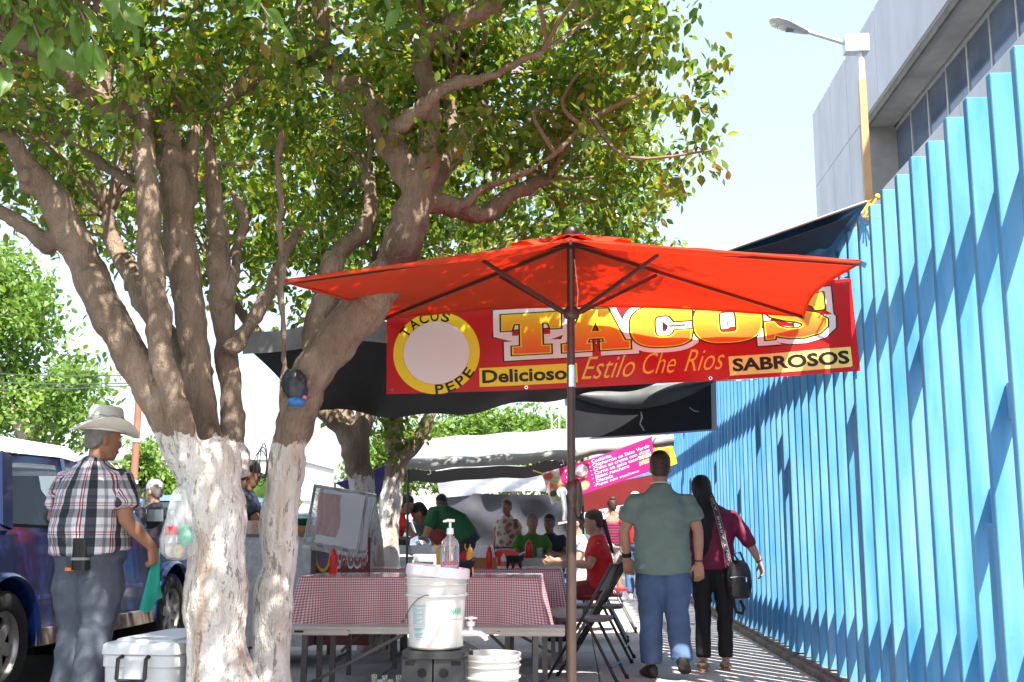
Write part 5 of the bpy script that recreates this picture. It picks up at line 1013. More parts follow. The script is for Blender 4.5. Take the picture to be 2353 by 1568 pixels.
mb = MB(); mb.add([V(-xb, 7.64, 1.19), V(xb, 7.64, 1.19), V(xt, 7.76, 1.67), V(-xt, 7.76, 1.67)], [(0, 1, 2, 3)]); mb.build('rear_window', CGL, tr, 0)
mb = MB(); mb.tube([(xt - .1, 7.73, 1.72), (xt - .35, 7.7, 1.74), (-xt + .35, 7.7, 1.74)], .03, 8, flat=.6); mb.build('brake_light', M('red_lens', (.45, .01, .02), .2), tr, 60)
SEATC = M('car_seat', (.05, .055, .06), .8)
for x in (-.36, .36):
    mb = MB(); mb.loft([((x, 8.95 - .05 * k, .85 + .16 * k), (.23 - .02 * k * (k > 3), 0, 0), (0, .08, 0)) for k in range(4)] + [((x, 8.76, 1.47), (.13, 0, 0), (0, .05, 0)), ((x, 8.75, 1.58), (.11, 0, 0), (0, .04, 0))], 12, p=4); mb.build('seat', SEATC, tr, 50)
mb = MB(); cc = V(-.38, 9.75, 1.2); R_ = Matrix.Rotation(math.radians(62), 3, 'X'); pts = [cc + R_ @ V(.19 * math.cos(a), .19 * math.sin(a), 0) for a in np.linspace(0, 2 * math.pi, 20)]; mb.tube(pts, .016, 7); mb.tube([cc + R_ @ V(-.18, 0, 0), cc, cc + R_ @ V(.18, 0, 0)], .018, 6); mb.tube([cc, cc + V(0, .3, -.15)], .03, 8); mb.build('steering_wheel', M('black_plastic'), tr, 60)
mb = MB(); mb.bbox((-HW + .1, 9.9, .9), (HW - .1, 10.3, 1.16)); mb.build('dashboard', SEATC, tr, 0)
for yw in (YR_, YF_):
    for s in (-1, 1):
        w = bpy.data.objects.new('wheel', None); COL.objects.link(w); w.parent = tr; w.location = (s * (HW - .09), yw, WR); w.rotation_euler = (0, 0, 0 if s > 0 else math.pi); Rw = Matrix.Rotation(math.radians(90), 3, 'Y')
        mb = MB(); mb.lathe([(.235, -.1), (.26, -.12), (.34, -.12), (.37, -.09), (.375, 0), (.37, .09), (.34, .115), (.26, .115), (.235, .1)], n=40, R=Rw); mb.build('tyre', RUB, w, 40)
        mb = MB(); mb.lathe([(.24, .1), (.235, .07), (.22, .05), (.2, .045)], n=32, R=Rw)
        for k in range(6):
            a = k * math.pi / 3 + .3; mb.bar(Rw @ V(.05 * math.cos(a), .05 * math.sin(a), .062), Rw @ V(.215 * math.cos(a), .215 * math.sin(a), .052), .085, .03, up=V(1, 0, 0))
        mb.lathe([(0, .085), (.05, .083), (.07, .07), (.075, .05)], n=18, R=Rw); mb.build('rim', RIM, w, 40)
        mb = MB(); mb.lathe([(0, .0), (.23, .0)], n=24, R=Rw); mb.build('brake_disc', UND, w, 0)
        mb = MB(); pts = [V(s * (HW + .012), yw - .47 * math.cos(a), WR + .01 + .46 * math.sin(a)) for a in np.linspace(-.1, math.pi + .1, 22)]; mb.tube(pts, .045, 8, flat=.55); mb.build('fender_flare', CAR, tr, 60)
        mb = MB(); mb.loft([(V(s * (HW - .14), yw, WR), V(0, .44, 0), V(0, 0, .44)), (V(s * (HW - .5), yw, WR), V(0, .44, 0), V(0, 0, .44))], 20); mb.build('wheel_well', UND, tr, 50)
for s in (-1, 1):
    mb = MB(); mb.bbox((s * HW - .02, 8.12, .33), (s * HW + .03, 10.36, .45)); mb.build('rocker_panel', DIRTY, tr, 0)
    mb = MB(); mb.bbox((s * (HW + .002) - .006, 8.12, .66), (s * (HW + .002) + .008, 10.36, .69)); mb.build('side_moulding', M('moulding', (.06, .06, .2), .4), tr, 0)
    dr = MB()
    for a, b in (((8.72, .47), (8.72, 1.15)), ((10.26, .75), (10.26, 1.08)), ((8.72, .47), (10.1, .47)), ((10.1, .47), (10.26, .75))): dr.bar(V(s * (HW + .0005), *a), V(s * (HW + .0005), *b), .004, .012, up=V(1, 0, 0))
    dr = dr.build('door', M('panel_gap', (.006, .006, .02), .6), tr, 0)
    mb = MB(); mb.box((s * (HW + .014), 8.88, 1.0), (.03, .14, .045)); mb.build('handle', M('black_plastic'), dr, 0)
    mr = MB(); mr.loft([((s * (HW + .06), 10.02, 1.17), (.03, 0, 0), (0, .03, 0)), ((s * (HW + .1), 10.02, 1.19), (.05, 0, 0), (0, .03, 0)), ((s * (HW + .14), 10.0, 1.28), (.1, 0, 0), (0, .045, 0)), ((s * (HW + .14), 10.0, 1.36), (.085, 0, 0), (0, .03, 0))], 14, p=4); mr = mr.build('mirror', M('black_plastic'), tr, 50)
    mb = MB(); mb.loft([((s * (HW + .14), 9.955, z), (w_, 0, 0), (0, .006, 0)) for z, w_ in ((1.235, .085), (1.34, .08))], 12, p=5); mb.build('mirror_glass', CHR, mr, 0)
    mb = MB(); mb.box((s * .62, 11.79, .76), (.3, .05, .16)); mb.build('headlight', M('headlight_lens', (.7, .72, .75), .1, spec=.8), tr, 0)
mb = MB(); mb.box((0, 11.84, .55), (1.66, .14, .2)); mb.build('bumper', M('grey_bumper', (.12, .12, .13), .6), tr, 0)

# ------------------------------------------------------------------ white van beyond the pickup
van = thing('white_van', 'white box van seen above the blue pickup at far left', 'van', (-8.0, 12.5, GZ)); VW = M('van_white', (.78, .78, .76), .45, var=.05, vs_=2)
mb = MB(); mb.loft([((0, y, 1.4), (1.0, 0, 0), (0, 0, .95)) for y in (-3.4, 3.0)], 28, p=9); mb.build('body', VW, van, 30)
mb = MB(); mb.loft([((0, 3.0, 1.1), (.98, 0, 0), (0, 0, .68)), ((0, 3.6, 1.0), (.95, 0, 0), (0, 0, .58)), ((0, 4.2, .85), (.9, 0, 0), (0, 0, .4))], 20, p=7); mb.build('cab', VW, van, 30)
def vsf(s, t): return V(1.003, s, t), V(1, 0, 0)
print_on(vsf, fit(text2d('TOST', .01), 1.0, 2.0, .62, .13), 'lettering', M('faded_ink', (.3, .3, .3), .6), van, .004, .5)
for y in (-2.2, 3.2):
    for s in (-1, 1): mb = MB(); mb.lathe([(0, -.1), (.3, -.1), (.36, -.07), (.36, .07), (.3, .1), (0, .1)], (s * .88, y, .36), 24, R=Matrix.Rotation(math.radians(90), 3, 'Y')); mb.build('wheel', RUB, van, 40)
mb = MB(); mb.bbox((.995, -.8, .9), (1.006, .9, 1.7)); mb.build('side_window', M('van_window', (.05, .06, .07), .1), van, 0)

# ------------------------------------------------------------------ other parked cars behind the stalls
def small_car(label, loc, rz, col, group='parked cars behind the stalls', L=4.2, hh=1.5):
    c = thing('parked_car', label, 'car', loc, rz, group); m_ = M('car_' + label[:14], col, .3, metal=.2, coat=.6)
    mb = MB(); mb.loft([((0, y, .62), (.82, 0, 0), (0, 0, h_)) for y, h_ in ((-L / 2, .22), (-L / 2 + .1, .32), (-L / 4, .36), (L / 4, .36), (L / 2 - .25, .28), (L / 2, .18))], 20, p=5); mb.build('body', m_, c, 40)
    mb = MB(); mb.loft([((0, 0 - .35, .95), (.76, 0, 0), (0, L * .33, 0)), ((0, -.4, hh - .1), (.62, 0, 0), (0, L * .22, 0))], 24, p=6); mb.build('glasshouse', CGL2, c, 40)
    mb = MB(); mb.loft([((0, -.4, hh - .1), (.63, 0, 0), (0, L * .225, 0)), ((0, -.4, hh - .03), (.55, 0, 0), (0, L * .19, 0)), ((0, -.4, hh), (.3, 0, 0), (0, L * .1, 0))], 24, p=6); mb.build('roof', m_, c, 40)
    for y, z, x in ((-.35 - L * .32, .95, .74), (-.35 + L * .32, .95, .74), (-.4, .95, .765)):
        for s in (-1, 1): mb = MB(); yt = -.4 + (y + .4) * .68; mb.bar((s * x, y, z), (s * .625, yt, hh - .09), .05, .05); mb.build('pillar', m_, c, 0)
    for y in (-L * .3, L * .3):
        for s in (-1, 1): mb = MB(); mb.lathe([(0, -.1), (.26, -.1), (.31, -.06), (.31, .06), (.26, .1), (0, .1)], (s * .76, y, .31), 22, R=Matrix.Rotation(math.radians(90), 3, 'Y')); mb.build('wheel', RUB, c, 40)
    for s in (-1, 1):
        mb = MB(); mb.box((s * .62, -L / 2 - .005, .75), (.24, .04, .12)); mb.build('tail_light', M('red_lens'), c, 0)
    return c
CGL2 = M('tinted_car_glass', (.03, .04, .05), .06, spec=.8)
small_car('blue-grey hatchback seen between the two whitewashed trunks', (-4.7, 15.0, GZ), 0, (.12, .2, .36), hh=1.62)
small_car('dark green car parked behind the standing cooks', (-4.6, 21.5, GZ), 0, (.03, .05, .05)); small_car('pale sedan parked beyond the shaded trunks', (-4.6, 27, GZ), 0, (.5, .52, .5)); small_car('dark grey car parked farthest along the kerb', (-4.6, 33, GZ), 0, (.06, .065, .07))

# ------------------------------------------------------------------ taco stand: metal counter, display case, sign
GAL = M('galvanised_sheet', (.36, .38, .39), .5, metal=.45, var=.22, vs_=16, bump=.1, bs=30)
q0, q1 = at(562, 1228, 9.1), at(716, 1228, 9.1)
ct = thing('metal_counter', 'galvanised metal taco counter behind the whitewashed trunks', 'counter', ((q0.x + q1.x) / 2, 9.6, 0)); w = (q1.x - q0.x) / 2
mb = MB(); mb.bbox((-w, -.5, .16), (w, .55, q0.z - .02)); mb.build('cabinet', GAL, ct, 0)
mb = MB(); mb.bbox((-w - .01, -.52, q0.z - .019), (w + .01, .57, q0.z)); mb.build('countertop', M('dark_steel_top', (.1, .1, .1), .4, metal=.6), ct, 0)
for s in (-1, 1):
    for y in (-.44, .48): mb = MB(); mb.bbox((s * (w - .04) - .02, y - .02, 0), (s * (w - .04) + .02, y + .02, .16)); mb.build('leg', STEEL, ct, 0)
    mb = MB(); mb.ell((s * (w - .05), -.5, q0.z - .06), (.008, .004, .008), 8, 6); mb.build('rivet', CHR, ct, 60)
tz = q0.z + .001
tub = thing('food_tub', 'white food tub stained red on the metal counter', 'tub', on(585, 1215, 9.25, tz)); mb = MB(); mb.loft([((0, 0, z), (a, 0, 0), (0, a * .8, 0)) for z, a in ((0, .09), (.08, .1), (.11, .105), (.11, .095), (.02, .085))], 20, p=5); mb.build('tub_wall', M('stained_white', (.62, .6, .58), .45, var=.0, vs_=14, col2=(.5, .2, .12)), tub, 40)
brd = thing('chopping_board', 'thick orange-brown wooden chopping board on the metal counter', 'board', on(694, 1222, 9.25, tz)); mb = MB(); mb.lathe([(0, 0), (.13, 0), (.135, .01), (.135, .06), (.13, .068), (0, .068)], n=28); mb.build('disc', M('orange_wood2', (.42, .16, .05), .55, var=.25, vs_=7), brd, 40)
pls = thing('plate_stack', 'green plastic plates in clear bag stacked on chopping board', 'plates', on(694, 1205, 9.25, tz + .069))
for k in range(4): mb = MB(); mb.lathe([(0, 0), (.07, 0), (.12, .012), (.122, .014), (.07, .004), (0, .004)], (0, 0, k * .014), 24); mb.build('plate', M('green_plate', (.02, .32, .16), .4), pls, 40)
mb = MB(); mb.ell((0, 0, .065), (.115, .115, .03), 16, 8); mb.build('bag', M('thin_plastic', (.85, .92, .9), .15, trans=.7, ior=1.1), pls, 60)
sp_ = at(735, 1110, 9.0)
cs = thing('display_case', 'tilted glass display case wrapped in clear plastic on taco stand', 'display case', on(770, 1250, 8.95, .93)); cs.rotation_euler = (0, math.radians(9), 0); cw, chh, cd = .21, .47, .16
PLW2 = M('cling_film', (.9, .93, .95), .12, trans=.75, ior=1.15, bump=.9, bs=9)
mb = MB()
for s in (-1, 1):
    for y in (-cd, cd): mb.bar((s * cw, y, 0), (s * cw, y, chh), .02, .02, up=V(0, 1, 0))
for z in (0.01, chh - .01):
    for y in (-cd, cd): mb.bar((-cw + .011, y, z), (cw - .011, y, z), .02, .02)
    for s in (-1, 1): mb.bar((s * cw, -cd + .011, z), (s * cw, cd - .011, z), .02, .02)
mb.build('frame', M('case_frame', (.12, .12, .13), .4, metal=.5), cs, 0)
mb = MB(); mb.sheet(lambda u, v: V((u - .5) * 2 * (cw + .012), -cd - .014 - .006 * math.sin(u * 14 + v * 5), -.03 + v * (chh + .035)), 16, 16); mb.build('front_wrap', PLW2, cs, 60)
mb = MB(); mb.sheet(lambda u, v: V(cw + .014 + .006 * math.sin(u * 9 + v * 7), (u - .5) * 2 * cd, -.03 + v * (chh + .035)), 10, 14); mb.build('side_wrap', PLW2, cs, 60)
mb = MB(); mb.bbox((-cw + .012, cd - .02, .02), (cw - .012, cd - .01, chh - .02)); mb.build('back_panel', M('case_back', (.55, .57, .6), .5), cs, 0)
for k in range(2): mb = MB(); mb.sheet(lambda u, v: V(-.16 + .09 * u + k * .075 + .015 * math.sin(v * 5), -.09 + .03 * math.sin(u * 9 + k), .09 + .33 * v), 10, 10, 0, .01); mb.build('red_meat', M('red_meat', (.42, .04, .025), .45, var=.35, vs_=10), cs, 60)
sg0, sg1 = at(722, 1235, 9.3), at(850, 1310, 9.3)
sg = thing('counter_sign', 'dark red panel with tall pale TACOS letters under display case', 'sign', ((sg0.x + sg1.x) / 2, 9.3, sg1.z)); sw, shh = (sg1.x - sg0.x) / 2, sg0.z - sg1.z
mb = MB(); mb.bbox((-sw, 0, -.6), (sw, .02, shh)); mb.build('panel', M('maroon_panel', (.17, .02, .025), .4, var=.15, vs_=3), sg, 0)
def ss_(s, t): return V(-sw + s * 2 * sw, 0, t * shh), V(0, -1, 0)
print_on(ss_, letters('TACOS', .37, .1, .58, .8, .08, .02), 'letter_outline', PALE, sg, .002); print_on(ss_, letters('TACOS', .37, .1, .58, .8, -.01, .02), 'lettering', M('maroon_ink', (.28, .03, .03), .4, var=.3, vs_=5, col2=(.45, .3, .3)), sg, .004)
print_on(ss_, poly2d([superell(.17, .45, .14, .52, 2)]), 'badge_ring', YEL, sg, .002); print_on(ss_, poly2d([superell(.17, .45, .105, .42, 2)]), 'badge_centre', M('badge_violet', (.2, .17, .3), .5), sg, .004)
# griddle station
gr = thing('griddle_stand', 'stainless griddle stand where the cooks bend over', 'grill', on(955, 1300, 13.2, 0)); SSM = M('stainless', (.4, .4, .41), .3, metal=.8, var=.15, vs_=5)
mb = MB(); mb.box((0, 0, .86), (.62, .6, .1)); mb.box((0, 0, .72), (.58, .56, .1)); mb.build('griddle', SSM, gr, 0)
mb = MB(); mb.box((0, -.27, .45), (.58, .02, .42)); mb.build('front_panel', M('dull_steel', (.2, .2, .21), .45, metal=.6), gr, 0)
for sx in (-1, 1):
    for sy in (-1, 1): mb = MB(); mb.tube([(sx * .27, sy * .25, 0), (sx * .27, sy * .25, .8)], .016, 8); mb.build('leg', STEEL, gr, 60)
dm = thing('dome_lid', 'shiny steel dome lid on the griddle', 'lid', on(965, 1250, 13.1, .912)); mb = MB(); mb.lathe([(.14, 0), (.135, .03), (.11, .07), (.06, .1), (0, .108)], n=24); mb.build('dome', CHR, dm, 60); mb = MB(); mb.ell((0, 0, .118), (.018, .018, .014), 10, 6); mb.build('knob', M('black_plastic'), dm, 60)
pn_ = thing('cooking_pot', 'dark heaped meat pan on the griddle', 'pan', on(930, 1240, 13.2, .912)); mb = MB(); mb.lathe([(0, .0), (.12, 0), (.14, .06), (.13, .06), (.11, .012), (0, .012)], n=20); mb.build('pan_wall', UND, pn_, 50); mb = MB(); mb.ell((0, 0, .05), (.12, .11, .05), 14, 8); mb.build('meat', M('cooked_meat', (.08, .035, .02), .7, bump=.8, bs=60), pn_, 60)
ws = thing('white_stool', 'white plastic stool in front of the griddle', 'stool', on(980, 1300, 11.9, 0)); mb = MB(); mb.loft([((0, 0, z), (a, 0, 0), (0, a, 0)) for z, a in ((.76, .13), (.82, .135), (.83, .12))], 18, p=6); mb.build('seat', WHP, ws, 40)
for sx in (-1, 1):
    for sy in (-1, 1): mb = MB(); mb.bar((sx * .15, sy * .15, 0), (sx * .11, sy * .11, .77), .04, .04, up=V(0, 1, 0)); mb.build('leg', WHP, ws, 0)

# ------------------------------------------------------------------ bags on the trees
THINP = cloth_mat('bag_plastic', (.7, .72, .72), .55, (.75, .8, .78), .25)
def thin_plastic(name, a):
    m, nt, p = nodes_mat(name); p.inputs['Base Color'].default_value = (.85, .87, .87, 1); p.inputs['Roughness'].default_value = .15; out = nt.nodes['Material Output']
    t = N(nt, 'ShaderNodeBsdfTransparent'); mx = N(nt, 'ShaderNodeMixShader', i_0=a); nt.links.new(t.outputs[0], mx.inputs[1]); nt.links.new(p.outputs[0], mx.inputs[2]); nt.links.new(mx.outputs[0], out.inputs[0]); return m
BAGP = thin_plastic('clear_bag', .22)
bgc = at(410, 1210, 5.78); bg = thing('rubbish_bag', 'clear plastic bag of empty bottles hanging on the multi-stem tree', 'bag', bgc)
mb = MB(); 
def bagf(u, v):
    a = u * 2 * math.pi; prof_ = [(0, .20), (.012, .2), (.03, .185), (.05, .1), (.075, .0), (.095, -.07), (.085, -.13), (.05, -.165), (.0, -.175)]; k = v * 8; i = min(7, int(k)); r = prof_[i][0] + (prof_[i + 1][0] - prof_[i][0]) * (k - i); z = prof_[i][1] + (prof_[i + 1][1] - prof_[i][1]) * (k - i)
    w_ = 1 + .12 * math.sin(a * 5 + z * 9) + .07 * math.sin(a * 11 - z * 21); return V(r * w_ * math.cos(a) - .03 * z, r * w_ * .8 * math.sin(a), z)
mb.sheet(bagf, 40, 24); mb.build('film', BAGP, bg, 180)
btl = MB(); btl.lathe([(0, -.1), (.026, -.1), (.03, -.09), (.03, .01), (.026, .03), (.012, .06), (.0115, .075), (0, .075)], (-.025, -.03, 0), 16); btl.build('bottle', CL, bg, 50)
mb = MB(); mb.lathe([(.0305, -.045), (.0305, .0)], (-.025, -.03, 0), 16); mb.build('bottle_label', M('red_label', (.55, .02, .02), .4), bg, 0)
mb = MB(); mb.lathe([(.0128, .06), (.0128, .078), (0, .08)], (-.025, -.03, 0), 12); mb.build('bottle_cap', WHP, bg, 50)
for k, (c_, p_) in enumerate((((.03, .3, .16), (.03, .01, -.03)), ((.05, .42, .26), (.045, -.02, -.06)), ((.5, .42, .3), (.01, -.01, -.12)), ((.55, .55, .5), (-.03, .01, -.12)))):
    mb = MB(); mb.ell(p_, (.035, .03, .038), 10, 7); me_ = mb.build('litter', M('litter_%d' % k, c_, .5, var=.4, vs_=30), bg, 60); wrinkle(me_.data, .008, (40, 40, 40), k)
mb = MB(); mb.tube([(-.006, 0, .195), (.02, .05, .235), (.06, .1, .25)], [.008, .006, .005], 6); mb.build('knot', BAGP, bg, 60)
b2c = at(678, 890, 6.22); b2 = thing('dark_bag', 'small black and blue plastic bag wedged in the leaning tree fork', 'bag', b2c)
def bag2(u, v):
    a = u * 2 * math.pi; r = (.02 + .075 * math.sin(math.pi * min(1, .08 + v * .92)) ** .7) * (1 + .13 * math.sin(a * 5 + v * 8)); return V(r * math.cos(a) * .75 + .03 * (v - .5), r * .6 * math.sin(a), .1 - .19 * v)
mb = MB(); mb.sheet(bag2, 26, 16); mb.build('film', M('black_bag', (.03, .035, .04), .35), b2, 180)
mb = MB(); mb.ell((.015, -.01, -.085), (.05, .04, .025), 12, 8); o = mb.build('blue_bottom', M('blue_bag', (.04, .16, .45), .4), b2, 60); wrinkle(o.data, .01, (50, 50, 50))
mb = MB(); mb.ell((.06, -.02, -.06), (.015, .01, .012), 8, 6); mb.build('pink_scrap', M('pink_scrap', (.6, .15, .3), .5), b2, 60)
wc = thing('wire_coil', 'thin dark wire coil hanging beside the leaning whitewashed trunk', 'wire', at(605, 1060, 6.3)); mb = MB()
for k in range(3): mb.tube([V((.02 + .01 * k) * math.cos(a) - .01 * k, .01 * k, .10 * math.sin(a) - .02 * k) for a in np.linspace(0, 6.28, 18)], .003, 5)
mb.build('loops', M('dark_wire', (.05, .045, .03), .6), wc, 60)

# ------------------------------------------------------------------ far background
pq = at(312, 1000, 20); up = thing('utility_pole', 'brown wooden utility pole behind the straw-hatted man', 'pole', (pq.x, 20, GZ)); mb = MB(); mb.tube([(.0, 0, 0), (.02, 0, 3.9)], [.075, .06], 10); mb.build('pole', M('brown_pole', (.26, .12, .08), .85, var=.2, vs_=4), up, 60)
for z in (2.0, 2.75): mb = MB(); mb.tube([(.01, 0, z), (.012, 0, z + .06)], .08, 10); mb.build('band', WMET, up, 60)
for k, (v0, v1) in enumerate(((852, 862), (872, 880), (893, 884))):
    a, b = at(-120, v0, 19), at(340, v1, 20); mb = MB(); mb.tube([a.lerp(b, t) + V(0, 0, -.05 * math.sin(math.pi * t)) for t in np.linspace(0, 1, 8)] + [at(480, v1 - 3, 24)], .009, 5); o = mb.build('overhead_wire', M('wire_grey'), None, 60); tag(o, ['top overhead wire crossing the left tree', 'middle overhead wire crossing the left tree', 'lowest overhead wire crossing the left tree'][k], 'wire', 'overhead wires')
ts = at(1276, 960, 26); tm = thing('truss_mast', 'slim metal lattice mast rising behind the black flap', 'mast', (ts.x, 26, GZ)); mb = MB()
for s in (-1, 1): mb = MB(); mb.tube([(s * .09, 0, 0), (s * .09, 0, 4.6)], .018, 6); mb.build('chord', WMET, tm, 60)
for k in range(22): mb = MB(); mb.tube([(-.09 if k % 2 else .09, 0, .2 + k * .2), (.09 if k % 2 else -.09, 0, .4 + k * .2)], .01, 5); mb.build('lattice_bar', WMET, tm, 60)
WALLW = M('whitewashed_wall', (.74, .72, .68), .85, var=.08, vs_=.8)
bw = thing('street_wall', 'long white boundary wall across the street', 'wall', (-10.5, 0, GZ)); mb = MB(); mb.bbox((-.2, 14, 0), (0, 120, 2.35)); mb.build('panel', WALLW, bw, 0); mb = MB(); mb.bbox((-.25, 14, 2.351), (.05, 120, 2.45)); mb.build('coping', WALLW, bw, 0)
def house(label, loc, w, d, h, col, nwin):
    hs = thing('street_house', label, 'building', loc, 0, 'pale buildings at end of street'); m_ = M('house_' + label[:12], col, .85, var=.08, vs_=.6)
    mb = MB(); mb.bbox((-w / 2, 0, 0), (w / 2, d, h)); mb.build('wall', m_, hs, 0); mb = MB(); mb.bbox((-w / 2 - .1, -.1, h + .001), (w / 2 + .1, d + .1, h + .25)); mb.build('parapet', m_, hs, 0)
    for k in range(nwin):
        x = -w / 2 + w * (k + .5) / nwin; mb = MB(); mb.bbox((x - .5, -.04, 1.0), (x + .5, .02, 2.2)); f_ = mb.build('window', ALU, hs, 0); mb = MB(); mb.bbox((x - .44, -.05, 1.06), (x + .44, -.041, 2.14)); mb.build('pane', CGL2, f_, 0)
    return hs
house('pale cream house closing the street behind the trees', (-6, 85, GZ), 12, 8, 4.5, (.62, .58, .5), 4); house('white shop building closing the far end of pavement', (4, 75, GZ), 8, 8, 4.0, (.75, .74, .72), 3); house('light grey house behind the left street wall', (-22, 60, GZ), 14, 10, 5, (.6, .6, .6), 4)
# white gazebo farther along
gq = at(1395, 1200, 27); gz_ = thing('white_gazebo', 'white gazebo tent with red lettering farther along the pavement', 'tent', (gq.x, 27, 0)); gw = 1.3; PTENT = cloth_mat('tent_white', (.8, .8, .8), .35, (.85, .85, .85))
mb = MB(); ap = V(0, gw, 2.25); cs4 = [V(-gw, 0, 1.66), V(gw, 0, 1.66), V(gw, 2 * gw, 1.66), V(-gw, 2 * gw, 1.66)]
for i in range(4): mb.add([cs4[i], cs4[(i + 1) % 4], ap], [(0, 1, 2)])
mb.build('roof', PTENT, gz_, 0); mb = MB(); mb.bbox((-gw, -.01, 1.4), (gw, .0, 1.66)); mb.build('valance', PTENT, gz_, 0)
print_on(lambda s, t: (V(-gw + 2 * gw * s, -.012, 1.4 + .26 * t), V(0, -1, 0)), fit(text2d('RESTAURANTE', .02), .12, .3, .6, .35), 'lettering', M('red_ink', (.5, .05, .05), .5), gz_, .003, .5)
for c_ in cs4: mb = MB(); mb.tube([(c_.x, c_.y, 0), tuple(c_)], .025, 6); mb.build('post', WMET, gz_, 60)
mb = MB(); mb.bbox((-gw + .1, 2 * gw - .1, 0), (gw - .1, 2 * gw - .05, 1.4)); mb.build('back_panel', M('pale_green_panel', (.4, .5, .47), .7), gz_, 0)
# yucca-like bush between the trunks
yq = at(585, 1100, 16); yk = thing('yucca_bush', 'spiky light green bush between the two whitewashed trunks', 'bush', (yq.x, 16, GZ)); rg = np.random.default_rng(9); n = 260
P_ = np.zeros((n, 3)) + [0, 0, 1.35]; P_[:, :2] += rg.normal(size=(n, 2)) * .1; A_ = rg.normal(size=(n, 3)); A_[:, 2] = abs(A_[:, 2]) * .9 + .1; o = link('blades', leaves_mesh('blades', P_, A_, rg.normal(size=(n, 3)), rg.uniform(.35, .75, n), FAR), yk); o['kind'] = 'stuff'
mb = MB(); mb.tube([(0, 0, 0), (.03, 0, 1.4)], [.09, .07], 8); mb.build('stem', M('far_bark'), yk, 60)

# ------------------------------------------------------------------ people
SKIN = M('skin_tan', (.34, .165, .1), .5, var=.1, vs_=9, spec=.35); SKIN2 = M('skin_light', (.46, .26, .18), .5, var=.1, vs_=9, spec=.35); SKIN3 = M('skin_brown', (.22, .105, .065), .5, var=.1, vs_=9, spec=.35)
HAIRB = M('hair_black', (.012, .01, .009), .38, var=.3, vs_=30, bump=.5, bs=60, stretch=(8, 8, .6)); HAIRG = M('hair_grey', (.16, .145, .13), .6, var=.3, vs_=40); HAIRBR = M('hair_brown', (.05, .028, .018), .45, var=.3, vs_=30, bump=.5, bs=60)
DENIM = M('denim_blue', (.075, .135, .26), .85, var=.2, vs_=5, bump=.25, bs=160); DENG = M('denim_grey', (.085, .1, .13), .85, var=.22, vs_=5, bump=.25, bs=160); BLKC = M('black_cloth', (.012, .012, .014), .75, bump=.1, bs=120)
SHOE = M('dark_shoe', (.025, .022, .02), .5); EYEW = M('eye_white', (.7, .68, .65), .3); EYEB = M('eye_dark', (.02, .012, .01), .2); LIP = M('lip', (.3, .1, .08), .5)
JD = dict(hipc=(0, 0, .92), waist=(0, -.005, 1.06), chest=(0, 0, 1.26), nb=(0, -.02, 1.425), head=(0, .015, 1.585),
          shL=(-.175, -.01, 1.33), elL=(-.24, -.03, 1.10), wrL=(-.235, .05, .87), shR=(.175, -.01, 1.33), elR=(.24, -.03, 1.10), wrR=(.235, .05, .87),
          hipL=(-.095, 0, .88), knL=(-.105, .015, .48), anL=(-.105, -.025, .085), hipR=(.095, 0, .88), knR=(.105, .015, .48), anR=(.105, -.025, .085))
HEADS = [(-.118, .026, .03, .048), (-.108, .044, .05, .035), (-.07, .06, .076, .016), (-.02, .07, .09, .004), (.03, .075, .096, -.004), (.07, .072, .09, -.008), (.1, .056, .07, -.011), (.118, .034, .042, -.012), (.124, .01, .014, -.012)]
def sec(c, t, xd, w, d):
    t = t.normalized(); x = (xd - t * xd.dot(t)).normalized(); y = t.cross(x); return (c, x * w, y * d)
def hand(mb, wr, d, wdir, n, s, curl=.5, side=1):
    """palm plus five fingers; d along the hand, wdir towards the thumb, n the way the fingers curl"""
    d = d.normalized(); wdir = (wdir - d * wdir.dot(d)).normalized(); n = (n - d * n.dot(d) - wdir * n.dot(wdir)).normalized()
    mb.loft([(wr - d * .01 * s, wdir * .026 * s, n * .02 * s), (wr + d * .03 * s, wdir * .038 * s, n * .018 * s), (wr + d * .07 * s, wdir * .042 * s, n * .015 * s), (wr + d * .092 * s, wdir * .038 * s, n * .012 * s)], 12)
    for k, (o, L) in enumerate(((.030, .068), (.010, .078), (-.011, .072), (-.031, .056))):
        b = wr + d * .085 * s + wdir * o * s; c = curl * (1 + .12 * k); a1 = d * math.cos(c * .7) + n * math.sin(c * .7); a2 = d * math.cos(c * 1.7) + n * math.sin(c * 1.7); a3 = d * math.cos(c * 2.5) + n * math.sin(c * 2.5)
        p1 = b + a1 * L * .45 * s; p2 = p1 + a2 * L * .32 * s; p3 = p2 + a3 * L * .25 * s; mb.tube([b - d * .02 * s, b, p1, p2, p3], [.0095 * s, .0098 * s, .0092 * s, .0086 * s, .0066 * s], 8)
    b = wr + d * .022 * s + wdir * .03 * s; t1 = b + (d * .7 + wdir * .75 + n * .25) * .034 * s; t2 = t1 + (d * .9 + wdir * .25 + n * .5) * .033 * s; mb.tube([b - wdir * .02 * s, b, t1, t2], [.014 * s, .013 * s, .011 * s, .008 * s], 8)
def head_R(yaw, pitch, roll=0): return Matrix.Rotation(yaw, 3, 'Z') @ Matrix.Rotation(pitch, 3, 'X') @ Matrix.Rotation(roll, 3, 'Y')
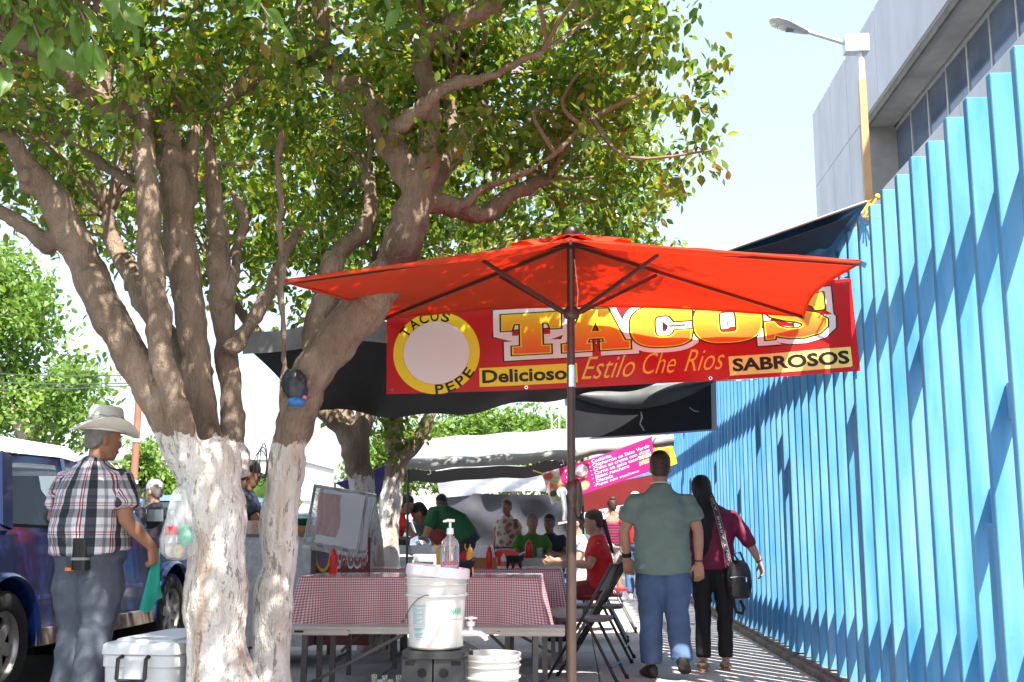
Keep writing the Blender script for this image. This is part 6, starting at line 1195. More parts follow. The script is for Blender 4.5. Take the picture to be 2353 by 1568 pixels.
def person(label, loc, rz=0., H=1.7, pose={}, fat=1., skin=SKIN, shirt=None, pants=None, hair=HAIRB, sleeve=.62, yaw=0., pitch=0., vox=.014, group=None, shoes=SHOE, hem=0., pleg=1., hands=None, face=True, loose=1., long_hair=None, tank=False, short_pants=None, foot_out=0., heelR=0., heelL=0., hairk=1., deep=1.):
    s = H / 1.72; J = {k: Vector(pose.get(k, v)) * s for k, v in JD.items()}; root = thing('person', label, 'person', loc, rz, group); Rh = head_R(yaw, pitch); xd = (J['shR'] - J['shL']).normalized()
    ba = MB(); sp = [J['hipc'] - (J['waist'] - J['hipc']) * .5, J['hipc'], J['waist'], J['chest'], J['chest'].lerp(J['nb'], .72), J['nb']]
    def torso(mb, k, hemd, up=1.0):
        W = [(.165, .112), (.17, .118), (.162, .118), (.178, .118), (.125, .085), (.062, .062)]; pts = list(sp); t0 = (pts[1] - pts[0])
        pts[0] = J['hipc'] - (J['waist'] - J['hipc']).normalized() * (.02 + hemd) * s; out = []
        for i, p in enumerate(pts):
            t = pts[min(i + 1, 5)] - pts[max(i - 1, 0)]; f_ = fat if i < 3 else (1 + (fat - 1) * .45 if i == 3 else 1); out.append(sec(p, t, xd, (W[i][0] * f_ + k) * s * (1 if i < 4 else up), (W[i][1] * f_ * (deep if i < 3 else 1) + k) * s))
        mb.loft(out, 20, p=2.4)
    torso(ba, -.012, -.02)
    ba.tube([J['nb'] - V(0, 0, .05 * s), J['nb'] + (J['head'] - J['nb']) * .25, J['head'] + Rh @ V(0, -.02, -.06) * s], [.062 * s, .056 * s, .052 * s], 12)
    ba.loft([(J['head'] + Rh @ V(0, y, z) * s, Rh @ V(rx, 0, 0) * s, Rh @ V(0, ry, 0) * s) for z, rx, ry, y in HEADS], 20)
    ba.ell(J['head'] + Rh @ V(0, .092, -.022) * s, (.015 * s, .02 * s, .026 * s), 10, 8, R=Rh); ba.ell(J['head'] + Rh @ V(0, .086, -.066) * s, (.023 * s, .013 * s, .011 * s), 10, 6, R=Rh); ba.ell(J['head'] + Rh @ V(0, .08, .022) * s, (.05 * s, .015 * s, .01 * s), 10, 6, R=Rh)
    for q in (-1, 1): ba.ell(J['head'] + Rh @ V(q * .077, -.008, -.012) * s, (.009 * s, .02 * s, .033 * s), 10, 8, R=Rh @ Matrix.Rotation(q * .25, 3, 'Z'))
    for k in 'LR':
        a, e, w = J['sh' + k], J['el' + k], J['wr' + k]; ba.tube([a, a.lerp(e, .5), e, e.lerp(w, .35), w], [.052 * s * (1 + (fat - 1) * .6), .049 * s * (1 + (fat - 1) * .6), .041 * s, .042 * s, .0275 * s], 12)
        sg_ = -1 if k == 'L' else 1; hd = (hands or {}).get(k, {}); d = Vector(hd.get('d', (w - e) + V(0, .0, -.08))); n_ = Vector(hd.get('n', (-sg_ * .9, .25, 0))); wd = Vector(hd.get('w', (-sg_ * .3, 1, 0))); hand(ba, w, d, wd, n_, s * 1.05, hd.get('curl', .55))
        h_, kn, an = J['hip' + k], J['kn' + k], J['an' + k]; ba.tube([h_, h_.lerp(kn, .5), kn, kn.lerp(an, .3), an.lerp(kn, .1), an], [.088 * s, .075 * s, .055 * s, .056 * s, .036 * s, .036 * s], 12)
        if shoes is None:
            fd = Vector((kn.x * 0 + foot_out * sg_, 1, 0)).normalized(); ba.tube([an + V(0, -.03 * s, -.045 * s), an + fd * .05 * s + V(0, 0, -.045 * s), an + fd * .13 * s + V(0, 0, -.06 * s), an + fd * .185 * s + V(0, 0, -.068 * s)], [.032 * s, .038 * s, .036 * s, .018 * s], 10, flat=.75)
    me = remesh(ba, vox * .62, 2, 'body', [skin]); link('body', me, root)
    if shirt:
        mb = MB()
        if tank:
            pts = [J['hipc'] - (J['waist'] - J['hipc']) * .3, J['hipc'], J['waist'], J['chest'], J['chest'].lerp(J['nb'], .3)]; mb.loft([sec(p, J['chest'] - J['waist'], xd, w_ * s * fat, d_ * s * fat) for p, (w_, d_) in zip(pts, ((.18, .125), (.175, .125), (.165, .125), (.18, .128), (.172, .118)))], 22, p=2.4)
        else:
            torso(mb, .014 * loose, hem, 1.0)
            for k in 'LR':
                a, e, w = J['sh' + k], J['el' + k], J['wr' + k]; c_ = J['chest'].lerp(J['nb'], .5)
                if sleeve <= 1: pts, rs = [c_.lerp(a, .35), a, a.lerp(e, .5 * sleeve), a.lerp(e, sleeve)], [.052, .062, .07, .073]
                else: pts, rs = [c_.lerp(a, .35), a, a.lerp(e, .5), e, e.lerp(w, sleeve - 1)], [.052, .06, .062, .056, .048]
                mb.tube(pts, [r * s * (1 + (fat - 1) * .4) * (.85 + .15 * loose) for r in rs], 14)
            mb.tube([J['nb'] + (J['head'] - J['nb']) * t for t in (-.18, .16)], [.085 * s, .068 * s], 14)
        sm = remesh(mb, vox, 3, 'shirt', [shirt]); wrinkle(sm, (.012 if vox < .013 else .0055) * s, (5, 5, 10), H * 3, (.005 if vox < .013 else .002) * s, (13, 13, 26)); a = verts(sm); th = np.arctan2(a[:, 0], a[:, 1] * 1.4 + 1e-6); uu = np.stack([np.abs(th) * .2 * s * np.sign(a[:, 0]), a[:, 2], a[:, 1]], 1)
        arm = np.abs(a[:, 0]) > .215 * s * fat ** .6; uu[arm, 0] = np.sign(a[arm, 0]) * (.55 * s) + a[arm, 1] * 1.6
        t_ = sm.attributes.new('cl', 'FLOAT_VECTOR', 'POINT'); t_.data.foreach_set('vector', uu.astype(np.float32).ravel()); link('shirt', sm, root)
    pm = pants or short_pants
    if pm:
        mb = MB(); up = (J['waist'] - J['hipc']); mb.loft([sec(J['hipc'] + up * t, up, xd, w_ * s * fat, d_ * s * fat) for t, w_, d_ in ((-.55, .15, .115), (-.1, .168, .124), (.35, .166, .12), (.62, .158, .114))], 20, p=2.5)
        for k in 'LR':
            h_, kn, an = J['hip' + k], J['kn' + k], J['an' + k]; L = pleg
            if short_pants: mb.tube([h_.lerp(J['hipc'], .3), h_.lerp(kn, .3), h_.lerp(kn, .8)], [.1 * s * fat, .1 * s, .092 * s], 14)
            else: mb.tube([h_.lerp(J['hipc'], .3), h_.lerp(kn, .45), kn, kn.lerp(an, .5), kn.lerp(an, .93)], [.1 * s * fat, .09 * s * (1 + (fat - 1) * .6) * L, .072 * s * L, .068 * s * L, .064 * s * L], 14)
        pmh = remesh(mb, vox, 3, 'trousers', [pm]); wrinkle(pmh, (.011 if vox < .013 else .006) * s * (1 if pleg > .85 else .2), (8, 8, 11), H * 7); link('trousers', pmh, root)
    if shoes:
        for k in 'LR':
            an = J['an' + k]; sg_ = -1 if k == 'L' else 1; fd = Vector((foot_out * sg_, 1, 0)).normalized(); rx = V(fd.y, -fd.x, 0); hl = heelR if k == 'R' else heelL; mb = MB()
            q = lambda dd, zz, w_, h_: (an + fd * dd * s + V(0, 0, (zz + hl * max(0, .14 - dd) * 1.0) * s), rx * w_ * s, V(0, 0, h_ * s))
            mb.loft([q(-.065, -.04, .022, .03), q(-.05, -.035, .036, .05), q(.0, -.03, .042, .055), q(.07, -.042, .046, .042), q(.14, -.055, .047, .03), q(.185, -.062, .036, .022), q(.2, -.065, .015, .014)], 14, p=2.6); mb.build('shoe', shoes, root, 60)
    if hair:
        mb = MB(); hk = hairk; mb.loft([(J['head'] + Rh @ V(0, y, z) * s, Rh @ V(rx * hk, 0, 0) * s, Rh @ V(0, ry * hk, 0) * s) for z, rx, ry, y in ((-.065, .05, .035, -.062), (-.04, .066, .055, -.048), (.0, .0745, .078, -.03), (.04, .081, .092, -.018), (.075, .078, .094, -.012), (.105, .063, .078, -.012), (.126, .042, .05, -.012), (.135, .012, .014, -.012))], 20)
        hm = mb.mesh('hair', hair, 60); wrinkle(hm, .004 * s, (40, 40, 20), H); link('hair', hm, root)
    if face:
        for q in (-1, 1): mb = MB(); mb.ell(J['head'] + Rh @ V(q * .031, .084, .004) * s, (.013 * s, .008 * s, .007 * s), 10, 6, R=Rh); e_ = mb.build('eye', EYEW, root, 60); mb = MB(); mb.ell(J['head'] + Rh @ V(q * .031, .0905, .004) * s, (.0055 * s, .003 * s, .0055 * s), 8, 6, R=Rh); mb.build('iris', EYEB, e_, 60)
        for q in (-1, 1): mb = MB(); mb.tube([J['head'] + Rh @ V(q * x, y, z) * s for x, y, z in ((.014, .094, .025), (.032, .093, .03), (.05, .082, .025))], [.003 * s, .004 * s, .002 * s], 6); mb.build('eyebrow', hair or HAIRB, root, 60)
        mb = MB(); mb.tube([J['head'] + Rh @ V(x, y, -.068) * s for x, y in ((-.024, .09), (0, .1005), (.024, .09))], [.002 * s, .0035 * s, .002 * s], 6); mb.build('mouth', LIP, root, 60)
    return root, J, Rh, s
def cap(root, J, Rh, s, mat, brim, front=None, yaw=0.):
    R = Rh @ Matrix.Rotation(yaw, 3, 'Z'); h = J['head']; mb = MB()
    mb.loft([(h + R @ V(0, y, z) * s, R @ V(rx, 0, 0) * s, R @ V(0, ry, 0) * s) for z, rx, ry, y in ((.03, .083, .103, -.008), (.06, .083, .102, -.008), (.1, .073, .09, -.012), (.128, .05, .062, -.012), (.14, .02, .024, -.012), (.141, .005, .005, -.012))], 20); c = mb.build('cap', mat, root, 60)
    mb = MB(); mb.sheet(lambda u, v: h + R @ V((u - .5) * .155 * (1 - .25 * v * v), .07 + .105 * v * math.cos((u - .5) * 2.2) + .03 * math.cos((u - .5) * 3), .04 - .018 * v - .03 * (2 * u - 1) ** 2) * s, 12, 6, 0, .004); mb.build('brim', brim, c, 60)
    if front: mb = MB(); mb.sheet(lambda u, v: h + R @ V(math.sin((u - .5) * 1.7) * .0845, math.cos((u - .5) * 1.7) * .104 - .008 - .012 * v * v, .036 + .065 * v) * s, 10, 5, 0, .002); mb.build('front_panel', front, c, 60)
    return c

from mathutils.bvhtree import BVHTree
def pockets(root, mat, z0, s, w=.125, h=.14, dx=.088):
    tm = [c for c in root.children if c.name.startswith('trousers')][0].data; bv = BVHTree.FromPolygons([v.co[:] for v in tm.vertices], [p.vertices[:] for p in tm.polygons])
    def hit(x, z):
        r = bv.ray_cast(V(x, -1, z), V(0, 1, 0)); return (r[0] if r[0] else V(x, -.12, z)) + V(0, -.004, 0)
    for sx in (-1, 1):
        mb = MB(); mb.sheet(lambda u, v: hit(sx * dx * s + (u - .5) * w * s, z0 - h * s * v * (1 - .16 * abs(2 * u - 1))), 8, 6); mb.build('back_pocket', mat, root, 60)

# plaid shirt: pattern printed by cloth coordinates
def plaid_mat():
    m, nt, p = nodes_mat('plaid_cloth'); at_ = N(nt, 'ShaderNodeAttribute', attribute_name='cl'); sep = N(nt, 'ShaderNodeSeparateXYZ'); nt.links.new(at_.outputs['Vector'], sep.inputs[0]); cols = []
    def stripes(sock, per, ph):
        a = N(nt, 'ShaderNodeMath', operation='MULTIPLY_ADD'); a.inputs[1].default_value = 1 / per; a.inputs[2].default_value = ph; nt.links.new(sock, a.inputs[0]); f = N(nt, 'ShaderNodeMath', operation='FRACT'); nt.links.new(a.outputs[0], f.inputs[0])
        r = ramp(nt, f.outputs[0], [(0, (.78, .77, .78)), (.22, (.07, .075, .1)), (.52, (.7, .69, .7)), (.62, (.36, .06, .1)), (.66, (.78, .77, .78)), (.70, (.4, .07, .11)), (.75, (.8, .78, .79)), (.88, (.4, .4, .45))]); r.node.color_ramp.interpolation = 'CONSTANT'; return r
    c1, c2 = stripes(sep.outputs[0], .165, .13), stripes(sep.outputs[1], .165, .3)
    mx = N(nt, 'ShaderNodeMixRGB', blend_type='MULTIPLY', i_Fac=.72); nt.links.new(c1, mx.inputs[1]); nt.links.new(c2, mx.inputs[2]); g_ = N(nt, 'ShaderNodeGamma', i_Gamma=1.); nt.links.new(mx.outputs[0], g_.inputs[0]); nt.links.new(g_.outputs[0], p.inputs['Base Color']); p.inputs['Roughness'].default_value = .8; p.inputs['Specular IOR Level'].default_value = .25; return m
PLAID = plaid_mat()
q = at(212, 1200, 6.55)
r1, J, Rh, s = person('man in plaid shirt and straw cowboy hat holding a teal cloth', (q.x, 6.55, 0), math.radians(-18), 1.76, dict(hipc=(0, 0, .93), waist=(0, -.02, 1.07), chest=(0, -.01, 1.27), nb=(0, .0, 1.43), head=(.012, .04, 1.575), shL=(-.195, 0, 1.328), shR=(.195, -.005, 1.328), elR=(.275, -.04, 1.10), wrR=(.335, .12, .95), elL=(-.3, .02, 1.12), wrL=(-.2, .2, 1.0), knL=(-.1, .03, .5), anL=(-.11, -.02, .085), knR=(.08, .0, .5), anR=(.06, -.06, .085)),
    1.24, SKIN, PLAID, DENG, HAIRG, .72, math.radians(-32), math.radians(-6), .0115, hem=-.035, pleg=1.28, loose=1.3, hands={'R': dict(d=(.05, .25, -1), n=(-.9, .3, 0), w=(.1, 1, .2), curl=1.15), 'L': dict(d=(.4, .8, -.2), n=(.2, -.2, -1), w=(.9, -.3, 0), curl=.8)}, deep=1.12)
HATM = M('straw_hat', (.8, .77, .68), .7, var=.06, vs_=20, bump=.2, bs=250); h = J['head']; Rt = Rh @ Matrix.Rotation(math.radians(2), 3, 'X')
hat = thing('cowboy_hat', 'pale straw cowboy hat on the plaid-shirted man', 'hat', r1.location, r1.rotation_euler.z); hz = .052
mb = MB(); mb.sheet(lambda u, v: h + Rt @ V((.088 + .085 * v) * math.cos(2 * math.pi * u), (.108 + .088 * v) * math.sin(2 * math.pi * u), hz + (.062 * v ** 1.6) * (math.cos(2 * math.pi * u) ** 2) - .028 * v * (math.sin(2 * math.pi * u) ** 2)) * s, 48, 8, 0, .005); mb.build('brim', HATM, hat, 60)
mb = MB(); mb.loft([(h + Rt @ V(0, -.004, z) * s, Rt @ V(rx, 0, 0) * s, Rt @ V(0, ry, 0) * s) for z, rx, ry in ((hz - .01, .09, .11), (hz + .03, .088, .108), (hz + .09, .08, .102), (hz + .12, .072, .096), (hz + .14, .058, .085))], 28, cap=False)
mb.sheet(lambda u, v: h + Rt @ V(.058 * v * math.cos(2 * math.pi * u), -.004 + .085 * v * math.sin(2 * math.pi * u), hz + .14 - .035 * (1 - v) ** .7 * 1.0 + .014 * (v * math.cos(2 * math.pi * u)) ** 2 * 0) * s, 28, 5); mb.build('crown', HATM, hat, 70)
mb = MB(); mb.loft([(h + Rt @ V(0, -.004, z) * s, Rt @ V(rx, 0, 0) * s, Rt @ V(0, ry, 0) * s) for z, rx, ry in ((hz + .048, .0885, .1085), (hz + .056, .0882, .108), (hz + .062, .086, .107))], 28, cap=False); mb.tube([h + Rt @ V(.088 * math.cos(a), .108 * math.sin(a) - .004, hz + .075 + .004 * math.sin(a * 9)) * s for a in np.linspace(0, 6.28, 40)], .0022, 5); mb.build('band', M('hat_band', (.3, .28, .24), .8), hat, 60)
mb = MB(); hc = J['hipc'] + (J['waist'] - J['hipc']) * .55; mb.loft([(hc + V(0, 0, dz) * s, V(.2, 0, 0) * s, V(0, .148, 0) * s) for dz in (-.018, .018)], 28, p=2.5, cap=False); mb.build('belt', M('brown_leather', (.14, .06, .045), .5, var=.2, vs_=10), r1, 40)
hol = MB(); hol.loft([(hc + V(.085, -.155, dz) * s, V(.042, .01, 0) * s, V(0, .028, 0) * s) for dz in (-.18, -.17, -.02, -.005)], 14, p=4); ho = hol.build('phone_pouch', M('black_leather', (.012, .012, .013), .35), r1, 40)
mb = MB(); mb.loft([(hc + V(.085, -.162, dz) * s, V(.043, .01, 0) * s, V(0, .028, 0) * s) for dz in (-.125, -.11)], 14, p=4); mb.build('pouch_strap', M('grey_trim', (.25, .25, .26), .4), ho, 40)
mb = MB(); mb.box(hc + V(.02, -.168, -.175) * s, (.06 * s, .006, .018 * s)); mb.build('orange_tag', M('orange_tag', (.7, .2, .03), .5), r1, 0)
pockets(r1, DENG, J['hipc'].z - .02, s)
Mr = Matrix.Translation(r1.location) @ Matrix.Rotation(r1.rotation_euler.z, 4, 'Z'); hp = Mr @ (J['wrR'] + V(.005, .03, -.075) * s)
cl_ = thing('teal_cloth', 'teal green cleaning cloth hanging from the plaid-shirted man hand', 'cloth', hp); TEALC = cloth_mat('teal_cloth', (.04, .42, .33), .3, (.06, .5, .4))
mb = MB()
mb.sheet(lambda u, v: V((.018 + .16 * v ** .8 * (1 - .25 * v)) * (u - .5) * (1.0) - .015 * v + .012 * math.sin(u * 9 + v * 3), .022 * math.sin(u * 11 + v * 2) * (.2 + v), .07 * (1 - v) - .3 * v * (1 - .28 * abs(u - .35) * v * 1.6)), 24, 20, 0, .003); mb.build('fabric', TEALC, cl_, 60)

# man in green polo
POLO = M('polo_green', (.165, .25, .22), .85, var=.1, vs_=6, bump=.12, bs=220)
q = at(1522, 1300, 8.55)
r2, J, Rh, s = person('man in grey-green polo shirt and blue jeans walking away', (q.x, 8.55, 0), math.radians(1), 1.67, dict(nb=(0, -.01, 1.425), head=(.0, .01, 1.585), shL=(-.205, -.01, 1.318), shR=(.205, -.01, 1.318), elR=(.275, -.04, 1.10), wrR=(.275, -.02, .86), elL=(-.285, .0, 1.10), wrL=(-.265, .06, .89), hipL=(-.088, 0, .88), hipR=(.088, 0, .88), knL=(-.092, .05, .48), anL=(-.095, .06, .085), knR=(.105, .0, .49), anR=(.12, -.13, .12)),
    1.17, SKIN2, POLO, DENIM, HAIRBR, .66, math.radians(-4), 0., .0125, hem=.12, pleg=1.22, loose=1.35, hands={'R': dict(d=(.0, .0, -1), n=(-.3, -1, 0), w=(-1, .2, 0), curl=.6), 'L': dict(d=(.12, .1, -1), n=(.4, -1, 0), w=(1, .2, 0), curl=.8)}, foot_out=.25, heelR=.35)
mb = MB(); mb.tube([J['nb'] + V(.078 * math.cos(a), .07 * math.sin(a) + .004, .035 - .012 * math.sin(a)) * s for a in np.linspace(0, 6.28, 28)], .0045, 6); mb.build('collar_trim', M('white_trim', (.7, .7, .68), .7), r2, 60)
mb = MB(); mb.loft([(J['nb'] + V(0, .0, z) * s, V(r, 0, 0) * s, V(0, r * .9, 0) * s) for z, r in ((-.005, .092), (.03, .078))], 24, cap=False); mb.build('collar', POLO, r2, 60)
mb = MB(); d = (J['wrL'] - J['elL']).normalized(); mb.tube([J['wrL'] - d * .045, J['wrL'] - d * .015], .036, 14); wa = mb.build('wristwatch', BLKC, r2, 60)
mb = MB(); d = (J['wrR'] - J['elR']).normalized(); mb.tube([J['wrR'] - d * .02, J['wrR'] - d * .012], .031, 14); mb.build('bracelet', BLKC, r2, 60)
pockets(r2, DENIM, J['hipc'].z - .1, s)

# woman in maroon
MAR = M('maroon_cloth', (.16, .012, .05), .6, var=.12, vs_=6, spec=.4)
q = at(1636, 1300, 9.1); wl = (q.x, 9.1, 0)
r3, J, Rh, s = person('woman in maroon blouse and black leggings with long black hair', wl, math.radians(-4), 1.53, dict(hipc=(0, 0, .94), waist=(.0, -.01, 1.08), chest=(.01, .01, 1.27), nb=(-.02, .02, 1.42), head=(-.075, .05, 1.565), shL=(-.17, 0, 1.33), shR=(.18, 0, 1.33), elR=(.32, -.03, 1.12), wrR=(.42, .02, .93), elL=(-.22, .0, 1.1), wrL=(-.2, .1, .9), knL=(-.09, .02, .49), anL=(-.1, -.06, .09), knR=(.1, .03, .49), anR=(.1, .06, .085)),
    1.08, SKIN2, MAR, BLKC, HAIRB, 1.25, math.radians(8), math.radians(-10), .0125, hem=.04, pleg=.94, shoes=None, loose=1.3, hands={'R': dict(d=(.2, .0, -1), n=(-.8, -.5, 0), w=(-.3, 1, 0), curl=.5)}, hairk=1.06)
mb = MB(); h = J['head']; mb.loft([(Vector(c) * s, V(a, 0, 0) * s, V(0, b, 0) * s) for c, a, b in (((-.075, .03, 1.69), .045, .06), ((-.075, .022, 1.64), .085, .09), ((-.073, -.01, 1.58), .09, .085), ((-.062, -.05, 1.5), .083, .06), ((-.05, -.085, 1.4), .078, .045), ((-.05, -.115, 1.28), .075, .035), ((-.06, -.135, 1.15), .07, .03), ((-.07, -.14, 1.05), .055, .024), ((-.08, -.14, .98), .03, .015))], 18)
lh = remesh(mb, .012, 2, 'long_hair', [HAIRB]); wrinkle(lh, .007, (34, 34, 4), 1., .003, (90, 90, 8)); link('long_hair', lh, r3)
for k in 'LR':
    an = J['an' + k]; mb = MB(); mb.loft([(an + V(0, dy, -.078) * s, V(w_, 0, 0) * s, V(0, 0, .010) * s) for dy, w_ in ((-.075, .02), (-.05, .036), (.05, .042), (.13, .044), (.19, .03))], 12, p=3); so = mb.build('sandal', M('tan_leather', (.35, .2, .12), .6), r3, 50)
    mb = MB(); mb.tube([an + V(.045 * math.cos(a), .1 + .01 * math.sin(a), -.07 + .045 * math.sin(a)) * s for a in np.linspace(0, math.pi, 10)], .009, 6, flat=.5); mb.build('sandal_strap', M('tan_leather'), so, 60); mb = MB(); mb.tube([an + V(.042 * math.cos(a), .0 + .05 * math.sin(a) - .02, -.03) * s for a in np.linspace(math.pi, 2 * math.pi, 10)], .006, 6); mb.build('sandal_strap', M('tan_leather'), so, 60)
mb = MB(); d = (J['wrR'] - J['elR']).normalized(); mb.tube([J['wrR'] - d * .018, J['wrR'] - d * .012], .03, 12); mb.build('bracelet', BLKC, r3, 60)
# her bag
bo_ = at(1697, 1330, 8.95); bag = thing('black_handbag', 'black backpack-style bag hanging at the maroon woman hip', 'bag', bo_); NYL = M('black_nylon', (.018, .018, .02), .3, spec=.6, bump=.25, bs=14)
mb = MB(); mb.loft([((0, 0, z), (a, 0, 0), (0, b, 0)) for z, a, b in ((-.15, .06, .05), (-.14, .085, .065), (-.05, .1, .075), (.05, .095, .07), (.11, .075, .055), (.14, .04, .035))], 22, p=3.2); o = mb.build('body', NYL, bag, 60)
mb = MB(); mb.loft([((-.01, -.072, z), (a, 0, 0), (0, .025, 0)) for z, a in ((-.135, .05), (-.12, .07), (-.02, .072), (.0, .06))], 16, p=4); mb.build('front_pocket', NYL, o, 50)
mb = MB(); mb.tube([(-.075, -.088, .012), (-.01, -.098, .02), (.06, -.085, .012)], .004, 5); mb.tube([(.045, -.094, .01), (.047, -.098, -.02)], .005, 5); mb.build('zip', CHR, o, 60)
mb = MB(); mb.tube([(.0, 0, .14), (-.03, 0, .19), (.02, 0, .2), (.05, 0, .12)], .009, 6, flat=.4); mb.build('carry_loop', NYL, bag, 60)
mb = MB(); mb.tube([(-.05, -.03, -.14), (-.045, -.04, -.2), (-.03, -.04, -.25), (.015, -.04, -.26), (.03, -.04, -.22), (.0, -.04, -.16)], .012, 6, flat=.3); mb.build('hanging_strap', BLKC, bag, 60)
spt = [at(u, v, Y) - bo_ for u, v, Y in ((1628, 1128, 9.1), (1638, 1150, 8.98), (1650, 1190, 8.94), (1660, 1230, 8.92), (1670, 1270, 8.92), (1676, 1292, 8.92), (1688, 1312, 8.94))]; SPp = smooth_path(spt, 5)
def strap(s_, t_):
    k = max(0, min(.9999, s_)) * (len(SPp) - 1); i = int(k); p = SPp[i].lerp(SPp[i + 1], k - i); d = (SPp[i + 1] - SPp[i]).normalized(); w = d.cross(V(0, -1, 0)).normalized(); return p + w * (t_ - .5) * .042, V(0, -1, 0)
mb = MB(); mb.sheet(lambda u, v: strap(u, v)[0], 36, 2, 0, -.003); stp = mb.build('shoulder_strap', M('strap_grey', (.045, .045, .05), .6), bag, 60)
for w_, x_, l_ in (('LOLA', .1, .17), ('BIMBA', .32, .22), ('Y', .57, .04), ('LOLA', .64, .17)): print_on(strap, fit(text2d(w_, .01, 0, 1.1), x_, .26, l_, .46), 'strap_lettering', M('strap_white', (.5, .5, .5), .6), stp, .004, .04)
for t_ in (.03, .93): print_on(strap, ([(.05, t_), (.95, t_), (.95, t_ + .04), (.05, t_ + .04)], [(0, 1, 2, 3)]), 'strap_edge', M('strap_white'), stp, .004, .04)

# man in cap by the pickup bonnet
q = at(352, 1200, 12.6); JACK = M('black_tracksuit', (.014, .014, .018), .6)
r4, J, Rh, s = person('man in white-fronted cap and black jacket beyond the pickup bonnet', (q.x, 12.6, -.08), math.radians(65), 1.73, dict(shL=(-.2, 0, 1.36), shR=(.2, 0, 1.36)), 1.2, SKIN2, JACK, BLKC, HAIRG, 1.5, math.radians(5), 0, .016)
cap(r4, J, Rh, s, M('cap_white', (.7, .72, .75), .8), M('cap_navy', (.02, .03, .07), .7), M('cap_navy'))
for k in range(2): mb = MB(); mb.tube([J['shR'] + V(-.02 + .03 * k, -.085, .0) * s, J['shR'] + V(-.0 + .03 * k, -.1, -.14) * s], .009, 6); mb.build('green_stripe', M('neon_green', (.25, .8, .05), .6), r4, 60)
# cook in dark cap between the trunks
q = at(566, 1200, 10.6)
r5, J, Rh, s = person('cook in dark cap half hidden between the whitewashed trunks', (q.x, 10.6, 0), math.radians(-75), 1.74, dict(elR=(.25, .12, 1.12), wrR=(.16, .36, 1.16), elL=(-.25, .12, 1.12), wrL=(-.16, .34, 1.14)), 1.1, SKIN3, M('navy_cloth', (.02, .025, .05), .7), BLKC, HAIRB, .6, 0, math.radians(-12), .016); cap(r5, J, Rh, s, M('cap_black', (.012, .013, .018), .7), M('cap_black'))
G = 'people under the stall canopies'
REDC = M('red_cloth', (.45, .015, .012), .75, var=.1, vs_=6); GRNC = M('green_cloth', (.012, .1, .03), .75, var=.1, vs_=6); NAVY = M('navy_cloth')
q = at(893, 1230, 14.2); person('cook in red shirt reaching over the griddle from the left', (q.x, 14.2, 0), math.radians(-80), 1.62, dict(waist=(0, .03, 1.05), chest=(0, .1, 1.22), nb=(0, .15, 1.36), head=(0, .23, 1.49), shL=(-.17, .13, 1.3), shR=(.17, .13, 1.3), elR=(.2, .3, 1.1), wrR=(.12, .52, 1.0), elL=(-.2, .3, 1.1), wrL=(-.12, .5, 1.02)), 1.1, SKIN, REDC, BLKC, HAIRB, .6, 0, math.radians(-18), .02, G)
q = at(1070, 1245, 14.4); person('cook in green shirt and blue apron bending over the griddle', (q.x, 14.4, 0), math.radians(95), 1.85, dict(waist=(0, .1, 1.07), chest=(0, .28, 1.17), nb=(0, .42, 1.2), head=(0, .55, 1.2), shL=(-.17, .38, 1.18), shR=(.17, .38, 1.18), elR=(.22, .46, .95), wrR=(.12, .6, .82), elL=(-.22, .46, .95), wrL=(-.12, .6, .82)), 1.25, SKIN, GRNC, NAVY, HAIRB, .6, 0, math.radians(-35), .02, G)
q = at(1015, 1230, 15.6); person('helper in dark red shirt behind the bending cook', (q.x, 15.6, 0), math.radians(150), 1.58, dict(elR=(.24, .1, 1.1), wrR=(.15, .3, 1.0)), 1.1, SKIN3, M('dark_red_cloth', (.2, .012, .015), .75), BLKC, HAIRB, .6, 0, math.radians(-20), .02, G)
def floral():
    m, nt, p = nodes_mat('floral_cloth'); a = N(nt, 'ShaderNodeTexCoord'); v_ = N(nt, 'ShaderNodeTexVoronoi', i_Scale=11.); nt.links.new(a.outputs['Object'], v_.inputs[0]); nt.links.new(ramp(nt, v_.outputs['Distance'], [(.28, (.14, .02, .02)), (.42, (.2, .07, .04)), (.55, (.3, .24, .17))]), p.inputs['Base Color']); return m
q = at(1165, 1230, 17.5); person('standing woman in floral blouse before the grey tarp wall', (q.x, 17.5, 0), math.radians(150), 1.57, {}, 1.15, SKIN3, floral(), BLKC, HAIRBR, .6, 0, 0, .02, G)
def sit(d=0.): return dict(hipc=(0, 0, .53), waist=(0, -.01, .68), chest=(0, .02, .88), nb=(0, .03, 1.04), head=(0, .06, 1.2), shL=(-.18, .01, .98), shR=(.18, .01, .98), elL=(-.24, .1, .76), wrL=(-.15, .32, .78), elR=(.24, .1, .76), wrR=(.15, .32, .78), hipL=(-.1, .02, .5), hipR=(.1, .02, .5), knL=(-.12, .42, .5), knR=(.12, .42, .5), anL=(-.12, .4, .085), anR=(.12, .4, .085))
q = at(1222, 1240, 15.6); person('seated diner in bright green shirt at the grey table', (q.x, 15.5, 0), math.radians(195), 1.7, sit(), 1.1, SKIN, M('lime_cloth', (.06, .19, .015), .75), BLKC, HAIRG, .6, 0, math.radians(-12), .02, G)
q = at(1252, 1240, 15.9); person('seated diner in dark navy shirt at the grey table', (q.x + .08, 15.8, 0), math.radians(165), 1.7, sit(), 1.15, SKIN3, NAVY, BLKC, HAIRB, .6, 0, 0, .02, G)
q = at(1372, 1270, 11.5); r6, J, Rh, s = person('seated woman in red shirt with tied-back hair', (.26, 11.5, 0), math.radians(88), 1.66, sit(), 1.12, SKIN2, M('bright_red_cloth', (.55, .008, .012), .7, var=.08, vs_=6), M('maroon_skirt', (.2, .02, .03), .7), HAIRBR, .62, 0, math.radians(-10), .015, G)
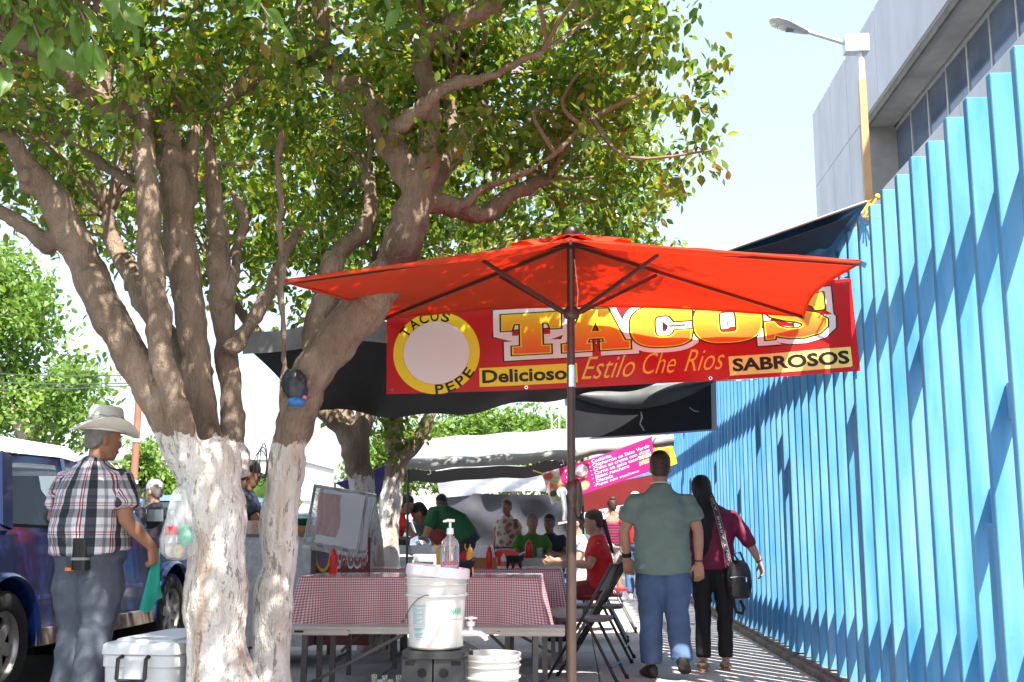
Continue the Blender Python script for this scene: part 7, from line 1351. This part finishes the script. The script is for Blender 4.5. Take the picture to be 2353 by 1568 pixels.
mb = MB(); mb.loft([(J['head'] + V(0, -.1 - .02 * k, .03 - .07 * k) * s, V(.03 - .003 * k, 0, 0), V(0, .03 - .003 * k, 0)) for k in range(6)], 12); mb.build('ponytail', HAIRBR, r6, 60)
person('seated girl in white top beyond the woman in red shirt', (.08, 12.7, 0), math.radians(100), 1.66, sit(), .95, SKIN2, M('white_cloth', (.68, .68, .72), .75, var=.1, vs_=10), DENIM, HAIRB, .5, 0, math.radians(-8), .018, G)
person('seated dark-haired diner farthest along the stall table', (.3, 14.6, 0), math.radians(95), 1.64, sit(), 1.0, SKIN3, M('dull_pink_cloth', (.3, .12, .12), .75), DENIM, HAIRB, .5, 0, 0, .02, G)
def stripe_top():
    m, nt, p = nodes_mat('striped_top'); a = N(nt, 'ShaderNodeTexCoord'); sp_2 = N(nt, 'ShaderNodeSeparateXYZ'); nt.links.new(a.outputs['Object'], sp_2.inputs[0]); k = N(nt, 'ShaderNodeMath', operation='MULTIPLY'); k.inputs[1].default_value = 22; nt.links.new(sp_2.outputs[2], k.inputs[0]); f = N(nt, 'ShaderNodeMath', operation='FRACT'); nt.links.new(k.outputs[0], f.inputs[0]); nt.links.new(ramp(nt, f.outputs[0], [(.45, (.3, .02, .08)), (.5, (.08, .012, .04))]), p.inputs['Base Color']); return m
q = at(1408, 1260, 19.0); r7, J, Rh, s = person('woman in striped strapless top standing with one arm raised', (q.x, 19.0, 0), math.radians(20), 1.62, dict(elL=(-.3, .08, 1.2), wrL=(-.3, .16, 1.42), elR=(.22, .05, 1.1), wrR=(.12, .25, 1.0)), 1.22, SKIN, stripe_top(), None, HAIRBR, .6, 0, 0, .017, G, tank=True, short_pants=M('grey_shorts', (.4, .38, .36), .8)); mb = MB(); mb.ell(J['head'] + V(0, -.05, .12) * s, (.05, .05, .045), 12, 8); mb.build('hair_bun', HAIRBR, r7, 60)
q = at(1462, 1270, 17.6); r8, J, Rh, s = person('walking man in red shirt and pale cap hidden behind polo man', (q.x, 17.6, 0), math.radians(10), 1.68, dict(knL=(-.1, .1, .49), anL=(-.1, .0, .12), anR=(.1, .12, .085), knR=(.1, .12, .48)), 1.1, SKIN, REDC, DENIM, HAIRB, .6, 0, 0, .018, 'people walking along the pavement', M('white_shoe', (.6, .6, .6), .6)); cap(r8, J, Rh, s, M('cap_tan', (.5, .45, .36), .8), M('cap_tan'))
q = at(1432, 1260, 26); person('distant walker in black trousers beyond striped-top woman', (q.x, 26, 0), math.radians(175), 1.66, dict(knL=(-.1, .12, .49), anL=(-.1, .16, .085), anR=(.1, -.12, .1)), 1.0, SKIN3, M('grey_cloth', (.2, .2, .21), .8), BLKC, HAIRB, .6, 0, 0, .022, 'people walking along the pavement')
